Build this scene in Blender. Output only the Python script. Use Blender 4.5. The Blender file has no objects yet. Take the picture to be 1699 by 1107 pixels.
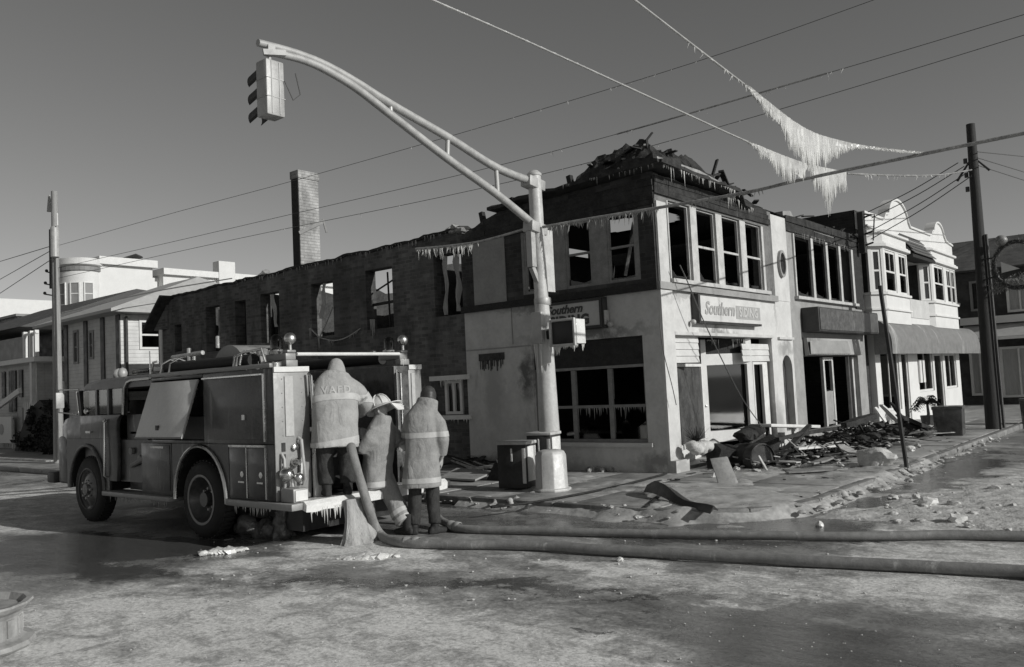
import bpy, bmesh, math, random
from mathutils import Vector, Matrix, noise
from mathutils.bvhtree import BVHTree
random.seed(7)
S = bpy.context.scene
COL = S.collection
rad = math.radians
# ---------------------------------------------------------------- camera
YAW, PITCH, ROLL, CAMH = rad(39.78), rad(3.55), rad(2.72), 1.7
FPX, PW, PH = 1396.0, 1699.0, 1107.0
fw = Vector((-math.sin(YAW)*math.cos(PITCH), math.cos(YAW)*math.cos(PITCH), math.sin(PITCH)))
rt0 = Vector((math.cos(YAW), math.sin(YAW), 0)); up0 = rt0.cross(fw)
rt = math.cos(ROLL)*rt0 - math.sin(ROLL)*up0
up = math.sin(ROLL)*rt0 + math.cos(ROLL)*up0
CAM = Vector((0, 0, CAMH))
cd = bpy.data.cameras.new('camera'); cam = bpy.data.objects.new('camera', cd); COL.objects.link(cam)
m = Matrix((rt, up, -fw)).transposed().to_4x4(); m.translation = CAM
cam.matrix_world = m
cd.sensor_width = 36; cd.lens = FPX/PW*36; cd.clip_end = 5000; cd.clip_start = .05
S.camera = cam
# ---------------------------------------------------------------- light
SUN_AZ, SUN_EL = rad(9), rad(23)          # azimuth measured from +X towards +Y
w = bpy.data.worlds.new('World'); S.world = w; w.use_nodes = True
nt = w.node_tree; nt.nodes.clear()
out = nt.nodes.new('ShaderNodeOutputWorld'); bg = nt.nodes.new('ShaderNodeBackground')
sky = nt.nodes.new('ShaderNodeTexSky'); sky.sky_type = 'NISHITA'; sky.sun_disc = False
sky.sun_elevation = SUN_EL; sky.sun_rotation = math.pi/2 - SUN_AZ
sky.air_density = 1.0; sky.dust_density = 0.25; sky.ozone_density = 1.0
bw = nt.nodes.new('ShaderNodeSeparateColor')      # black-and-white film: one tone from the sky colour
mixn = nt.nodes.new('ShaderNodeMath'); mixn.operation = 'MULTIPLY_ADD'; mixn.inputs[1].default_value = .45
mul = nt.nodes.new('ShaderNodeMath'); mul.operation = 'MULTIPLY'; mul.inputs[1].default_value = .55
cmb = nt.nodes.new('ShaderNodeCombineColor')
nt.links.new(sky.outputs[0], bw.inputs[0])
nt.links.new(bw.outputs[0], mul.inputs[0]); nt.links.new(bw.outputs[1], mixn.inputs[0]); nt.links.new(mul.outputs[0], mixn.inputs[2])
tn = nt.nodes.new('ShaderNodeMath'); tn.operation = 'MULTIPLY'; tn.inputs[1].default_value = .985
nt.links.new(mixn.outputs[0], tn.inputs[0])
nt.links.new(mixn.outputs[0], cmb.inputs[0]); nt.links.new(mixn.outputs[0], cmb.inputs[1]); nt.links.new(tn.outputs[0], cmb.inputs[2])
nt.links.new(cmb.outputs[0], bg.inputs[0]); bg.inputs[1].default_value = .074
nt.links.new(bg.outputs[0], out.inputs[0])
ld = bpy.data.lights.new('sun', 'SUN'); ld.energy = 3.3; ld.angle = rad(.5); ld.color = (1, .995, .97)
sun = bpy.data.objects.new('sun', ld); COL.objects.link(sun)
SDIR = Vector((math.cos(SUN_EL)*math.cos(SUN_AZ), math.cos(SUN_EL)*math.sin(SUN_AZ), math.sin(SUN_EL)))
sun.rotation_euler = SDIR.to_track_quat('Z', 'Y').to_euler()
S.view_settings.view_transform = 'Standard'; S.view_settings.look = 'None'
S.view_settings.exposure = 0; S.view_settings.gamma = 1; S.view_settings.use_curve_mapping = False
# ---------------------------------------------------------------- measuring helpers
def ray(px, py): return fw + rt*((px-PW/2)/FPX) - up*((py-PH/2)/FPX)
def on(px, py, ax, v):
    d = ray(px, py); return CAM + d*((v-CAM[ax])/d[ax])
def onX(px, py, x): return on(px, py, 0, x)
def onY(px, py, y): return on(px, py, 1, y)
def onZ(px, py, z=0.): return on(px, py, 2, z)
def atD(px, py, d): return CAM + ray(px, py)*d
def V(*a): return Vector(a)
def rnd(a, b): return random.uniform(a, b)
# ---------------------------------------------------------------- mesh builder
class MB:
    def __init__(s): s.v = []; s.f = []
    def add(s, vs, fs):
        n = len(s.v); s.v += [Vector(p) for p in vs]; s.f += [[i+n for i in f] for f in fs]; return s
    def join(s, o): return s.add(o.v, o.f)
    def boxb(s, x0, x1, y0, y1, z0, z1):
        vs = [(x, y, z) for z in (z0, z1) for y in (y0, y1) for x in (x0, x1)]
        return s.add(vs, [(0,2,3,1),(4,5,7,6),(0,1,5,4),(2,6,7,3),(0,4,6,2),(1,3,7,5)])
    def box(s, c, size, R=None):
        c = Vector(c); hx, hy, hz = [q/2 for q in size]
        vs = [Vector((x, y, z)) for z in (-hz, hz) for y in (-hy, hy) for x in (-hx, hx)]
        if R is not None: vs = [R @ p for p in vs]
        return s.add([c+p for p in vs], [(0,2,3,1),(4,5,7,6),(0,1,5,4),(2,6,7,3),(0,4,6,2),(1,3,7,5)])
    def beam(s, p, q, wd, ht, upv=(0, 0, 1), taper=1.):
        p, q = Vector(p), Vector(q); d = (q-p).normalized(); upv = Vector(upv)
        if abs(d.dot(upv)) > .98: upv = Vector((1, 0, 0)) if abs(d.x) < .9 else Vector((0, 1, 0))
        a = d.cross(upv).normalized(); b = a.cross(d)
        vs = []
        for o, k in ((p, 1), (q, taper)):
            vs += [o + a*(i*wd/2*k) + b*(j*ht/2*k) for j in (-1, 1) for i in (-1, 1)]
        return s.add(vs, [(0,2,3,1),(4,5,7,6),(0,1,5,4),(2,6,7,3),(0,4,6,2),(1,3,7,5)])
    def tube(s, pts, r, n=8, caps=True, flat=1., upv=None):
        pts = [Vector(p) for p in pts]
        if not isinstance(r, (list, tuple)): r = [r]*len(pts)
        prev = None; rings = []
        for i, p in enumerate(pts):
            d = (pts[min(i+1, len(pts)-1)] - pts[max(i-1, 0)])
            d = d.normalized() if d.length > 1e-9 else Vector((0, 0, 1))
            if prev is None:
                a = Vector(upv) if upv is not None else Vector((0, 0, 1))
                if abs(a.dot(d)) > .95: a = Vector((1, 0, 0)) if abs(d.x) < .9 else Vector((0, 1, 0))
            else: a = prev
            a = (a - d*a.dot(d)).normalized(); prev = a; b = d.cross(a)
            rings.append([p + a*(math.cos(t)*r[i]*flat) + b*(math.sin(t)*r[i]) for t in [2*math.pi*k/n for k in range(n)]])
        return s.rings(rings, caps)
    def rings(s, rings, caps=True, close=True):
        n = len(rings[0]); vs = [p for R_ in rings for p in R_]; fs = []
        for i in range(len(rings)-1):
            for k in range(n if close else n-1):
                k2 = (k+1) % n
                fs.append((i*n+k, i*n+k2, (i+1)*n+k2, (i+1)*n+k))
        if caps and close:
            fs.append(tuple(range(n-1, -1, -1))); fs.append(tuple(range((len(rings)-1)*n, len(rings)*n)))
        return s.add(vs, fs)
    def lathe(s, c, prof, n=16, axis=(0, 0, 1), caps=True):
        c = Vector(c); q = Vector((0, 0, 1)).rotation_difference(Vector(axis).normalized())
        return s.rings([[c + q @ Vector((math.cos(2*math.pi*k/n)*max(r, 1e-4), math.sin(2*math.pi*k/n)*max(r, 1e-4), z)) for k in range(n)] for r, z in prof], caps)
    def prism(s, poly, vec):
        n = len(poly); vec = Vector(vec); poly = [Vector(p) for p in poly]
        return s.add(poly + [p+vec for p in poly], [tuple(range(n))[::-1], tuple(range(n, 2*n))] + [(i, (i+1) % n, n+(i+1) % n, n+i) for i in range(n)])
    def ball(s, c, r, n=12, sx=1, sy=1, sz=1):
        k = max(4, n//2)
        prof = [(math.sin(math.pi*i/k), -math.cos(math.pi*i/k)) for i in range(k+1)]
        c = Vector(c)
        return s.rings([[c + Vector((math.cos(2*math.pi*j/n)*max(a, .01)*r*sx, math.sin(2*math.pi*j/n)*max(a, .01)*r*sy, z*r*sz)) for j in range(n)] for a, z in prof])
    def rock(s, c, r, seed=0, sz=.6, lv=1):
        bm = bmesh.new(); bmesh.ops.create_icosphere(bm, subdivisions=lv, radius=1)
        off = Vector((seed*3.1, seed*1.7, seed*.9)); c = Vector(c)
        bm.verts.ensure_lookup_table()
        vs = []
        for v in bm.verts:
            k = 1 + .55*noise.noise(v.co*1.3+off)
            vs.append(c + Vector((v.co.x*k*r, v.co.y*k*r, v.co.z*k*r*sz)))
        fs = [[v.index for v in f.verts] for f in bm.faces]; bm.free()
        return s.add(vs, fs)
    def icicle(s, p, L, r, lean=.0):
        p = Vector(p); n = 5
        k1, k2 = rnd(.2, .4), rnd(.55, .8)
        dx, dy = rnd(-lean, lean), rnd(-lean, lean)
        rg = []
        for t, q in ((0, 1), (k1, rnd(.55, .85)), (k2, rnd(.25, .45)), (1, .06)):
            rg.append([p + Vector((dx*t+math.cos(6.283*k/n)*r*q, dy*t+math.sin(6.283*k/n)*r*q, -L*t)) for k in range(n)])
        return s.rings(rg)
    def fringe(s, p, q, n, l0, l1, r0=.008, r1=.018, prof=None):
        p, q = Vector(p), Vector(q)
        for i in range(n):
            t = (i + rnd(0, 1))/n
            k = prof(t) if prof else 1
            if noise.noise((p.lerp(q, t))*5.3) < -.18: continue
            L = (l0 + (l1-l0)*random.random()**2.2)*k*(1+.9*noise.noise(p.lerp(q, t)*3.1))
            if L > .01: s.icicle(p.lerp(q, t), L, rnd(r0, r1)*(.6+.4*min(1, k)), L*.04)
        return s
ORI = {}
NOSPLIT = {'icicles', 'icicle_curtain', 'tinsel', 'foliage', 'lettering', 'frond', 'tread', 'ice_crust', 'folded_hose', 'branches', 'bow', 'scorched_vent', 'housing_rib', 'ice_rim'}
STUFFY = {'icicles', 'icicle_curtain', 'tinsel', 'foliage', 'tread', 'ice_crust', 'frond'}
def clusters(mb):
    """pieces of a mesh that stand apart from each other"""
    n = len(mb.v); pa = list(range(n))
    def fd(a):
        while pa[a] != a: pa[a] = pa[pa[a]]; a = pa[a]
        return a
    for f in mb.f:
        for i in f[1:]: pa[fd(i)] = fd(f[0])
    gr = {}
    for i in range(n): gr.setdefault(fd(i), []).append(i)
    bx = [[ix, [min(mb.v[i][k] for i in ix)-.004 for k in range(3)], [max(mb.v[i][k] for i in ix)+.004 for k in range(3)]] for ix in gr.values()]
    done = False
    while not done:
        done = True
        for i in range(len(bx)):
            for j in range(i+1, len(bx)):
                a, b = bx[i], bx[j]
                if all(a[1][k] <= b[2][k] and b[1][k] <= a[2][k] for k in range(3)):
                    a[0] += b[0]; a[1] = [min(x, y) for x, y in zip(a[1], b[1])]; a[2] = [max(x, y) for x, y in zip(a[2], b[2])]; bx.pop(j); done = False; break
            if not done: break
    return [set(b[0]) for b in bx]
def build(name, mb, mat, parent=None, smooth=False, bevel=0, loc=None, label=None):
    if parent is not None and name not in NOSPLIT and len(mb.f) < 900:
        cl = clusters(mb)
        if 1 < len(cl) <= 30:
            nm = name[:-1] if name.endswith('s') and not name.endswith('ss') else name; res = None
            for c in cl:
                ix = {v: i for i, v in enumerate(sorted(c))}; q = MB(); q.v = [mb.v[i] for i in sorted(c)]; q.f = [[ix[i] for i in f] for f in mb.f if f[0] in c]
                o = build1(nm, q, mat, parent, smooth, bevel, loc, label); res = res or o
            return res
    o = build1(name, mb, mat, parent, smooth, bevel, loc, label)
    if name in STUFFY: o['kind'] = 'stuff'
    return o
def build1(name, mb, mat, parent=None, smooth=False, bevel=0, loc=None, label=None):
    o0 = Vector(loc) if loc is not None else (ORI[parent.name] if parent is not None else Vector((0, 0, 0)))
    me = bpy.data.meshes.new(name)
    bm = bmesh.new()
    vs = [bm.verts.new(p - o0) for p in mb.v]
    for f in mb.f:
        try: bm.faces.new([vs[i] for i in f])
        except ValueError: pass
    bmesh.ops.recalc_face_normals(bm, faces=bm.faces)
    if bevel:
        es = [e for e in bm.edges if len(e.link_faces) == 2 and e.calc_face_angle(0) > .6]
        bmesh.ops.bevel(bm, geom=es, offset=bevel, segments=2, affect='EDGES', clamp_overlap=True, profile=.5)
    bm.to_mesh(me); bm.free()
    if smooth or bevel:
        me.polygons.foreach_set('use_smooth', [True]*len(me.polygons))
        me.set_sharp_from_angle(angle=rad(40 if smooth is True else 30))
    me.materials.append(M[mat] if isinstance(mat, str) else mat)
    o = bpy.data.objects.new(name, me); COL.objects.link(o)
    if parent is not None: o.parent = parent
    if loc is not None or parent is None: o.location = o0
    ORI[o.name] = o0
    if label: o['label'] = label
    return o
def tagit(o, label, cat, group=None, kind=None):
    o['label'] = label; o['category'] = cat
    if group: o['group'] = group
    if kind: o['kind'] = kind
    return o
def thing(name, label, cat, loc, group=None):
    o = bpy.data.objects.new(name, None); COL.objects.link(o); o.location = Vector(loc)
    o.empty_display_size = .2
    ORI[o.name] = Vector(loc)
    return tagit(o, label, cat, group)
def single(name, mb, mat, label, cat, loc, group=None, kind=None, smooth=False, bevel=0):
    return tagit(build(name, mb, mat, None, smooth, bevel, loc), label, cat, group, kind)
def struct(name, mb, mat, parent=None, **k):
    o = build(name, mb, mat, parent, **k)
    if parent is None: o['kind'] = 'structure'
    return o
def lookalike(src, name, parent, delta):
    """another piece with the same mesh, shifted"""
    c = src.copy(); COL.objects.link(c); c.parent = parent; c.location = Vector(src.location) + Vector(delta); ORI[c.name] = ORI[src.name] + Vector(delta)
    return c
def dup(root, loc, rotz=0, label=None, scale=None):
    r = root.copy(); COL.objects.link(r); r.location = loc; r.rotation_euler = (0, 0, rotz)
    if label: r['label'] = label
    if scale: r.scale = (scale,)*3
    for ch in root.children:
        c = ch.copy(); COL.objects.link(c); c.parent = r
        for g in ch.children:
            d = g.copy(); COL.objects.link(d); d.parent = c
    return r
def wall(mb, o, u, n, us, zs, holes, t=.25, top=None):
    """wall with rectangular holes: o origin, u along, n outward normal; holes (u0,u1,z0,z1); top(u) replaces the last z"""
    o, u, n = Vector(o), Vector(u), Vector(n)
    us = sorted(set([round(x, 4) for x in us] + [round(x, 4) for h in holes for x in h[:2]]))
    zs = sorted(set([round(x, 4) for x in zs] + [round(x, 4) for h in holes for x in h[2:]]))
    nu, nz = len(us)-1, len(zs)-1
    def solid(i, j):
        if i < 0 or j < 0 or i >= nu or j >= nz: return False
        cu, cz = (us[i]+us[i+1])/2, (zs[j]+zs[j+1])/2
        return not any(h[0] < cu < h[1] and h[2] < cz < h[3] for h in holes)
    def P(i, j, d):
        z = zs[j] if (j < nz or top is None) else top(us[i])
        return o + u*us[i] + Vector((0, 0, z)) - n*d
    for i in range(nu):
        for j in range(nz):
            if not solid(i, j): continue
            c = [(i, j), (i+1, j), (i+1, j+1), (i, j+1)]
            mb.add([P(a, b, 0) for a, b in c], [(0, 1, 2, 3)]); mb.add([P(a, b, t) for a, b in c], [(3, 2, 1, 0)])
            for k, (di, dj) in enumerate(((0, -1), (1, 0), (0, 1), (-1, 0))):
                if not solid(i+di, j+dj):
                    a, b = c[k], c[(k+1) % 4]
                    mb.add([P(*a, 0), P(*b, 0), P(*b, t), P(*a, t)], [(0, 1, 2, 3)])
    return mb
def frange(a, b, s):
    k = max(1, int(round((b-a)/s))); return [a+(b-a)*i/k for i in range(k+1)]
def frame_rect(mb, o, u, n, u0, u1, z0, z1, w, d, off=0.):
    """a rectangular frame: four butted bars"""
    o, u, n = Vector(o), Vector(u), Vector(n)
    def bar(a0, a1, b0, b1):
        pts = [o+u*a0+Vector((0, 0, b0))+n*off, o+u*a1+Vector((0, 0, b0))+n*off, o+u*a1+Vector((0, 0, b1))+n*off, o+u*a0+Vector((0, 0, b1))+n*off]
        mb.prism(pts, n*d)
    bar(u0, u0+w, z0, z1); bar(u1-w, u1, z0, z1); bar(u0+w, u1-w, z0, z0+w); bar(u0+w, u1-w, z1-w, z1)
    return mb
def slab(mb, o, u, n, u0, u1, z0, z1, d, off=0.):
    o, u, n = Vector(o), Vector(u), Vector(n)
    return mb.prism([o+u*a+Vector((0, 0, b))+n*off for a, b in ((u0, z0), (u1, z0), (u1, z1), (u0, z1))], n*d)
def fused(mb, voxel, amp=0., fr=6., stretch=(1, 1, 1), smooth_it=3):
    me = bpy.data.meshes.new('tmp'); bm = bmesh.new()
    vs = [bm.verts.new(p) for p in mb.v]
    for f in mb.f:
        try: bm.faces.new([vs[i] for i in f])
        except ValueError: pass
    bmesh.ops.recalc_face_normals(bm, faces=bm.faces); bm.to_mesh(me); bm.free()
    o = bpy.data.objects.new('tmp', me); COL.objects.link(o)
    r = o.modifiers.new('r', 'REMESH'); r.mode = 'VOXEL'; r.voxel_size = voxel
    if smooth_it:
        q = o.modifiers.new('s', 'SMOOTH'); q.iterations = smooth_it; q.factor = .5
    dg = bpy.context.evaluated_depsgraph_get(); dg.update()
    e = o.evaluated_get(dg); m2 = e.to_mesh()
    res = MB()
    st = Vector(stretch)
    for v in m2.vertices:
        p = v.co.copy()
        if amp:
            q = Vector((p.x*st.x, p.y*st.y, p.z*st.z))*fr
            k = noise.noise(q) + .5*noise.noise(q*2.3+Vector((5, 2, 1)))
            p += v.normal*(amp*k)
        res.v.append(p)
    res.f = [list(p.vertices) for p in m2.polygons]
    e.to_mesh_clear(); bpy.data.objects.remove(o); bpy.data.meshes.remove(me)
    return res
def text_mb(body, size, shear=0., offset=0., ext=.004, spacing=1.):
    cu = bpy.data.curves.new('t', 'FONT'); cu.body = body; cu.size = size; cu.shear = shear; cu.offset = offset; cu.extrude = ext
    cu.align_x = 'CENTER'; cu.align_y = 'CENTER'; cu.resolution_u = 3; cu.space_character = spacing
    o = bpy.data.objects.new('t', cu); COL.objects.link(o)
    dg = bpy.context.evaluated_depsgraph_get(); dg.update()
    me = bpy.data.meshes.new_from_object(o.evaluated_get(dg))
    mb = MB(); mb.v = [v.co.copy() for v in me.vertices]; mb.f = [list(p.vertices) for p in me.polygons]
    bpy.data.objects.remove(o); bpy.data.curves.remove(cu); bpy.data.meshes.remove(me)
    return mb
def place(mb, o, ux, uy):
    o, ux, uy = Vector(o), Vector(ux), Vector(uy); uz = ux.cross(uy)
    mb.v = [o+ux*p.x+uy*p.y+uz*p.z for p in mb.v]; return mb
# ---------------------------------------------------------------- materials (all greys: the place as black-and-white film shows it)
M = {}
def G(v): return (v, v, v*.985, 1)
class N:
    def __init__(s, name):
        s.m = bpy.data.materials.new(name); s.m.use_nodes = True; s.t = s.m.node_tree; s.b = s.t.nodes['Principled BSDF']
        s.tc = s.t.nodes.new('ShaderNodeTexCoord'); M[name] = s.m
    def n(s, kind, **k):
        q = s.t.nodes.new('ShaderNode'+kind)
        for a, v in k.items(): setattr(q, a, v)
        return q
    def l(s, a, b): s.t.links.new(a, b)
    def pos(s, sc=(1, 1, 1), loc=(0, 0, 0), rot=(0, 0, 0)):
        mp = s.n('Mapping'); mp.inputs['Scale'].default_value = sc; mp.inputs['Location'].default_value = loc; mp.inputs['Rotation'].default_value = rot
        s.l(s.tc.outputs['Object'], mp.inputs[0]); return mp.outputs[0]
    def noise(s, scale, detail=4, rough=.6, sc=(1, 1, 1), loc=(0, 0, 0), dist=0):
        q = s.n('TexNoise'); q.inputs['Scale'].default_value = scale; q.inputs['Detail'].default_value = detail; q.inputs['Roughness'].default_value = rough
        q.inputs['Distortion'].default_value = dist
        s.l(s.pos(sc, loc), q.inputs['Vector']); return q.outputs[0]
    def ramp(s, x, a, b, lo=0., hi=1.):
        q = s.n('MapRange'); q.inputs[1].default_value = a; q.inputs[2].default_value = b; q.inputs[3].default_value = lo; q.inputs[4].default_value = hi
        q.interpolation_type = 'SMOOTHSTEP'; s.l(x, q.inputs[0]); return q.outputs[0]
    def math(s, op, a, b):
        q = s.n('Math', operation=op)
        for i, x in enumerate((a, b)):
            if isinstance(x, (int, float)): q.inputs[i].default_value = x
            else: s.l(x, q.inputs[i])
        return q.outputs[0]
    def mix(s, f, a, b):
        q = s.n('Mix'); q.data_type = 'FLOAT'
        for i, x in ((0, f), (2, a), (3, b)):
            if isinstance(x, (int, float)): q.inputs[i].default_value = x
            else: s.l(x, q.inputs[i])
        return q.outputs[0]
    def color(s, val):
        c = s.n('CombineColor'); s.l(val, c.inputs[0]); s.l(val, c.inputs[1]); s.l(s.math('MULTIPLY', val, .985), c.inputs[2]); s.l(c.outputs[0], s.b.inputs['Base Color'])
    def rough(s, x):
        if isinstance(x, (int, float)): s.b.inputs['Roughness'].default_value = x
        else: s.l(x, s.b.inputs['Roughness'])
    def bump(s, h, dist, strength=1.):
        q = s.n('Bump'); q.inputs['Distance'].default_value = dist; q.inputs['Strength'].default_value = strength
        s.l(h, q.inputs['Height']); s.l(q.outputs[0], s.b.inputs['Normal'])
def mat(name, v, var=.25, scale=6., r=.7, bump=.004, spec=.4, metal=0., stain=None, sc=(1, 1, 1), coat=0., bscale=None):
    """plain grey with mottling, optional darker/lighter drips: stain=(value, threshold, scale)"""
    q = N(name)
    a = q.noise(scale, 5, .65, sc); fine = q.noise(scale*7, 3, .6, sc, (3, 1, 2))
    f = q.math('ADD', q.math('MULTIPLY', a, .7), q.math('MULTIPLY', fine, .3))
    val = q.ramp(f, .3, .7, v*(1-var), v*(1+var))
    if stain:
        sv, th, ss = stain
        k = q.ramp(q.noise(ss, 5, .7, (1, 1, .22), (7, 3, 1), .4), th, th+.16)
        val = q.mix(k, val, sv)
    q.color(val); q.rough(q.ramp(a, .3, .7, max(.05, r-.12), min(1, r+.12)))
    q.b.inputs['Specular IOR Level'].default_value = spec; q.b.inputs['Metallic'].default_value = metal
    q.b.inputs['Coat Weight'].default_value = coat; q.b.inputs['Coat Roughness'].default_value = .12
    if bump: q.bump(q.noise(bscale or scale*4, 4, .6, sc), bump)
    return q
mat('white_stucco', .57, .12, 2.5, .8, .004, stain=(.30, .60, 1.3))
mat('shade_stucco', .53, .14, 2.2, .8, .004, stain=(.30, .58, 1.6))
mat('clean_stucco', .66, .06, 2., .8, .004, stain=(.55, .68, 1.))
mat('grey_stucco', .30, .18, 3., .8, .005, stain=(.10, .62, 1.4))
mat('scorched_stucco', .16, .35, 3., .85, .006, stain=(.05, .58, 1.8))
mat('char', .030, .6, 9., .75, .02, .3)
mat('charred_wood', .036, .7, 5., .75, .014, .25, sc=(1, 1, 1), stain=(.15, .64, 3.))
mat('soot_plaster', .055, .7, 3., .85, .01, stain=(.16, .66, 2.))
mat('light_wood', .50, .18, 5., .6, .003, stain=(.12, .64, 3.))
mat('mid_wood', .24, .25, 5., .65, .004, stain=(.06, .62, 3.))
mat('white_paint', .66, .10, 5., .55, .003, stain=(.4, .68, 3.))
mat('grey_paint', .22, .15, 4., .55, .003)
mat('dark_paint', .05, .3, 4., .5, .003)
mat('black_metal', .03, .4, 6., .45, .002)
mat('galvanised', .42, .14, 7., .5, .0006, .4, .2)
mat('iced_metal', .50, .16, 4., .4, .004, .5, stain=(.34, .64, 2.))
mat('concrete', .30, .40, 2., .55, .008, stain=(.55, .57, .9))
mat('kerb_stone', .20, .4, 3., .6, .01, stain=(.42, .58, 1.5))
mat('truck_paint', .052, .6, 8., .4, .001, .5, coat=.3, stain=(.26, .55, 4.5))
mat('truck_dusty', .075, .6, 9., .45, .001, .5, coat=.2, stain=(.24, .55, 4.5))
mat('truck_door_inside', .62, .12, 5., .5, .001, .5)
mat('aluminium', .28, .14, 4., .5, .001, .4, .25, stain=(.22, .62, 2.))
mat('chrome', .60, .12, 5., .26, 0, .5, 1.)
mat('rubber', .022, .4, 10., .75, .003)
mat('coat_cloth', .34, .16, 9., .9, .004, .2, stain=(.2, .66, 5.))
mat('coat_cloth_dark', .28, .2, 9., .9, .004, .2, stain=(.12, .64, 5.))
mat('reflective', .44, .12, 20., .5, .001, .4)
mat('coat_print', .46, .1, 20., .7, .0, .2)
mat('trousers', .045, .4, 9., .9, .004, .2)
mat('skin', .36, .08, 9., .55, .001, .4)
mat('glove', .10, .3, 12., .8, .003, .2)
mat('helmet_shell', .62, .1, 5., .3, .001, .5)
mat('hose_jacket', .22, .22, 14., .7, .003, .3, stain=(.48, .57, 6.))
mat('ice', .74, .10, 5., .22, .012, .6, bscale=14.)
M['ice'].node_tree.nodes['Principled BSDF'].inputs['Subsurface Weight'].default_value = .25
M['ice'].node_tree.nodes['Principled BSDF'].inputs['Subsurface Radius'].default_value = (.05, .05, .05)
mat('grey_slush', .09, .6, 4., .35, .02, .5, bscale=9., stain=(.34, .62, 4.))
mat('dirty_ice', .30, .4, 3., .3, .02, .6, bscale=8., stain=(.55, .6, 3.))
mat('pale_litter', .42, .5, 8., .6, .004, .3)
mat('pavement_ice', .40, .45, 2.4, .35, .012, .5, bscale=7., stain=(.14, .62, 2.6))
mat('snow', .50, .25, 6., .8, .02, .3, bscale=18., stain=(.25, .62, 2.))
mat('roof_light', .42, .1, 4., .8, .004)
mat('roof_tile', .12, .3, 8., .7, .01)
mat('awning', .19, .25, 5., .75, .004, stain=(.46, .57, 1.6))
mat('pole_wood_light', .30, .25, 6., .8, .008, sc=(4, 4, .4))
mat('pole_wood_dark', .035, .5, 6., .8, .008, sc=(4, 4, .4))
mat('wire', .09, .2, 6., .6, 0)
mat('foliage', .035, .6, 8., .7, 0, .2)
mat('foliage_pale', .11, .5, 8., .6, 0, .3)
mat('tinsel', .24, .7, 12., .45, 0, .5)
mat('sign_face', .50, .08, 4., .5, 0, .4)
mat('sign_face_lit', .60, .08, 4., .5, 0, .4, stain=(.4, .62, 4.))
mat('sign_faded', .36, .14, 14., .6, 0, .3)
mat('sign_ink', .07, .15, 8., .6, 0, .3)
mat('curtain', .42, .15, 6., .9, .01, .1, sc=(5, 5, .5))
for nm in ('coat_cloth', 'coat_cloth_dark', 'trousers'):
    t_ = M[nm].node_tree; b_ = t_.nodes['Principled BSDF']
    old = b_.inputs['Normal'].links[0].from_socket
    tc_ = t_.nodes.new('ShaderNodeTexCoord'); mp_ = t_.nodes.new('ShaderNodeMapping'); mp_.inputs['Scale'].default_value = (1, 1, .55); mp_.inputs['Rotation'].default_value = (.3, .5, 0)
    no_ = t_.nodes.new('ShaderNodeTexNoise'); no_.inputs['Scale'].default_value = 5.5; no_.inputs['Detail'].default_value = 3; no_.inputs['Distortion'].default_value = .7
    ab = t_.nodes.new('ShaderNodeMath'); ab.operation = 'PINGPONG'; ab.inputs[1].default_value = .5
    mu = t_.nodes.new('ShaderNodeMath'); mu.operation = 'MULTIPLY'; mu.inputs[1].default_value = 2.
    bu = t_.nodes.new('ShaderNodeBump'); bu.inputs['Distance'].default_value = .020; bu.inputs['Strength'].default_value = .75
    t_.links.new(tc_.outputs['Object'], mp_.inputs[0]); t_.links.new(mp_.outputs[0], no_.inputs['Vector']); t_.links.new(no_.outputs[0], mu.inputs[0]); t_.links.new(mu.outputs[0], ab.inputs[0]); t_.links.new(ab.outputs[0], bu.inputs['Height'])
    t_.links.new(old, bu.inputs['Normal']); t_.links.new(bu.outputs[0], b_.inputs['Normal'])
def stained(name, patches):
    """scorch marks and water runs that belong to one wall: (x, y, z, rx, ry, rz, value)"""
    t = M[name].node_tree; b = t.nodes['Principled BSDF']; cc = b.inputs['Base Color'].links[0].from_node
    src = cc.inputs[0].links[0].from_socket
    tc_ = t.nodes.new('ShaderNodeTexCoord'); nz = t.nodes.new('ShaderNodeTexNoise'); nz.inputs['Scale'].default_value = 3.2; nz.inputs['Detail'].default_value = 8; nz.inputs['Roughness'].default_value = .7
    t.links.new(tc_.outputs['Object'], nz.inputs[0])
    wv = t.nodes.new('ShaderNodeVectorMath'); wv.operation = 'MULTIPLY_ADD'; wv.inputs[1].default_value = (.7, .7, .9); wv.inputs[2].default_value = (-.35, -.35, -.45); t.links.new(nz.outputs[1], wv.inputs[0])
    ad = t.nodes.new('ShaderNodeVectorMath'); ad.operation = 'ADD'; t.links.new(tc_.outputs['Object'], ad.inputs[0]); t.links.new(wv.outputs[0], ad.inputs[1])
    for x, y, z, rx, ry, rz, v in patches:
        mp = t.nodes.new('ShaderNodeMapping'); mp.vector_type = 'TEXTURE'; mp.inputs['Location'].default_value = (x, y, z); mp.inputs['Scale'].default_value = (rx, ry, rz); t.links.new(ad.outputs[0], mp.inputs[0])
        le = t.nodes.new('ShaderNodeVectorMath'); le.operation = 'LENGTH'; t.links.new(mp.outputs[0], le.inputs[0])
        mr = t.nodes.new('ShaderNodeMapRange'); mr.inputs[1].default_value = .35; mr.inputs[2].default_value = 1.1; mr.inputs[3].default_value = .85; mr.inputs[4].default_value = 0; t.links.new(le.outputs[1], mr.inputs[0])
        mx = t.nodes.new('ShaderNodeMix'); mx.data_type = 'FLOAT'; t.links.new(mr.outputs[0], mx.inputs[0]); t.links.new(src, mx.inputs[2]); mx.inputs[3].default_value = v; src = mx.outputs[0]
    for k in (0, 1): t.links.new(src, cc.inputs[k])
    ml = cc.inputs[2].links[0].from_node; t.links.new(src, ml.inputs[0])
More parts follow.
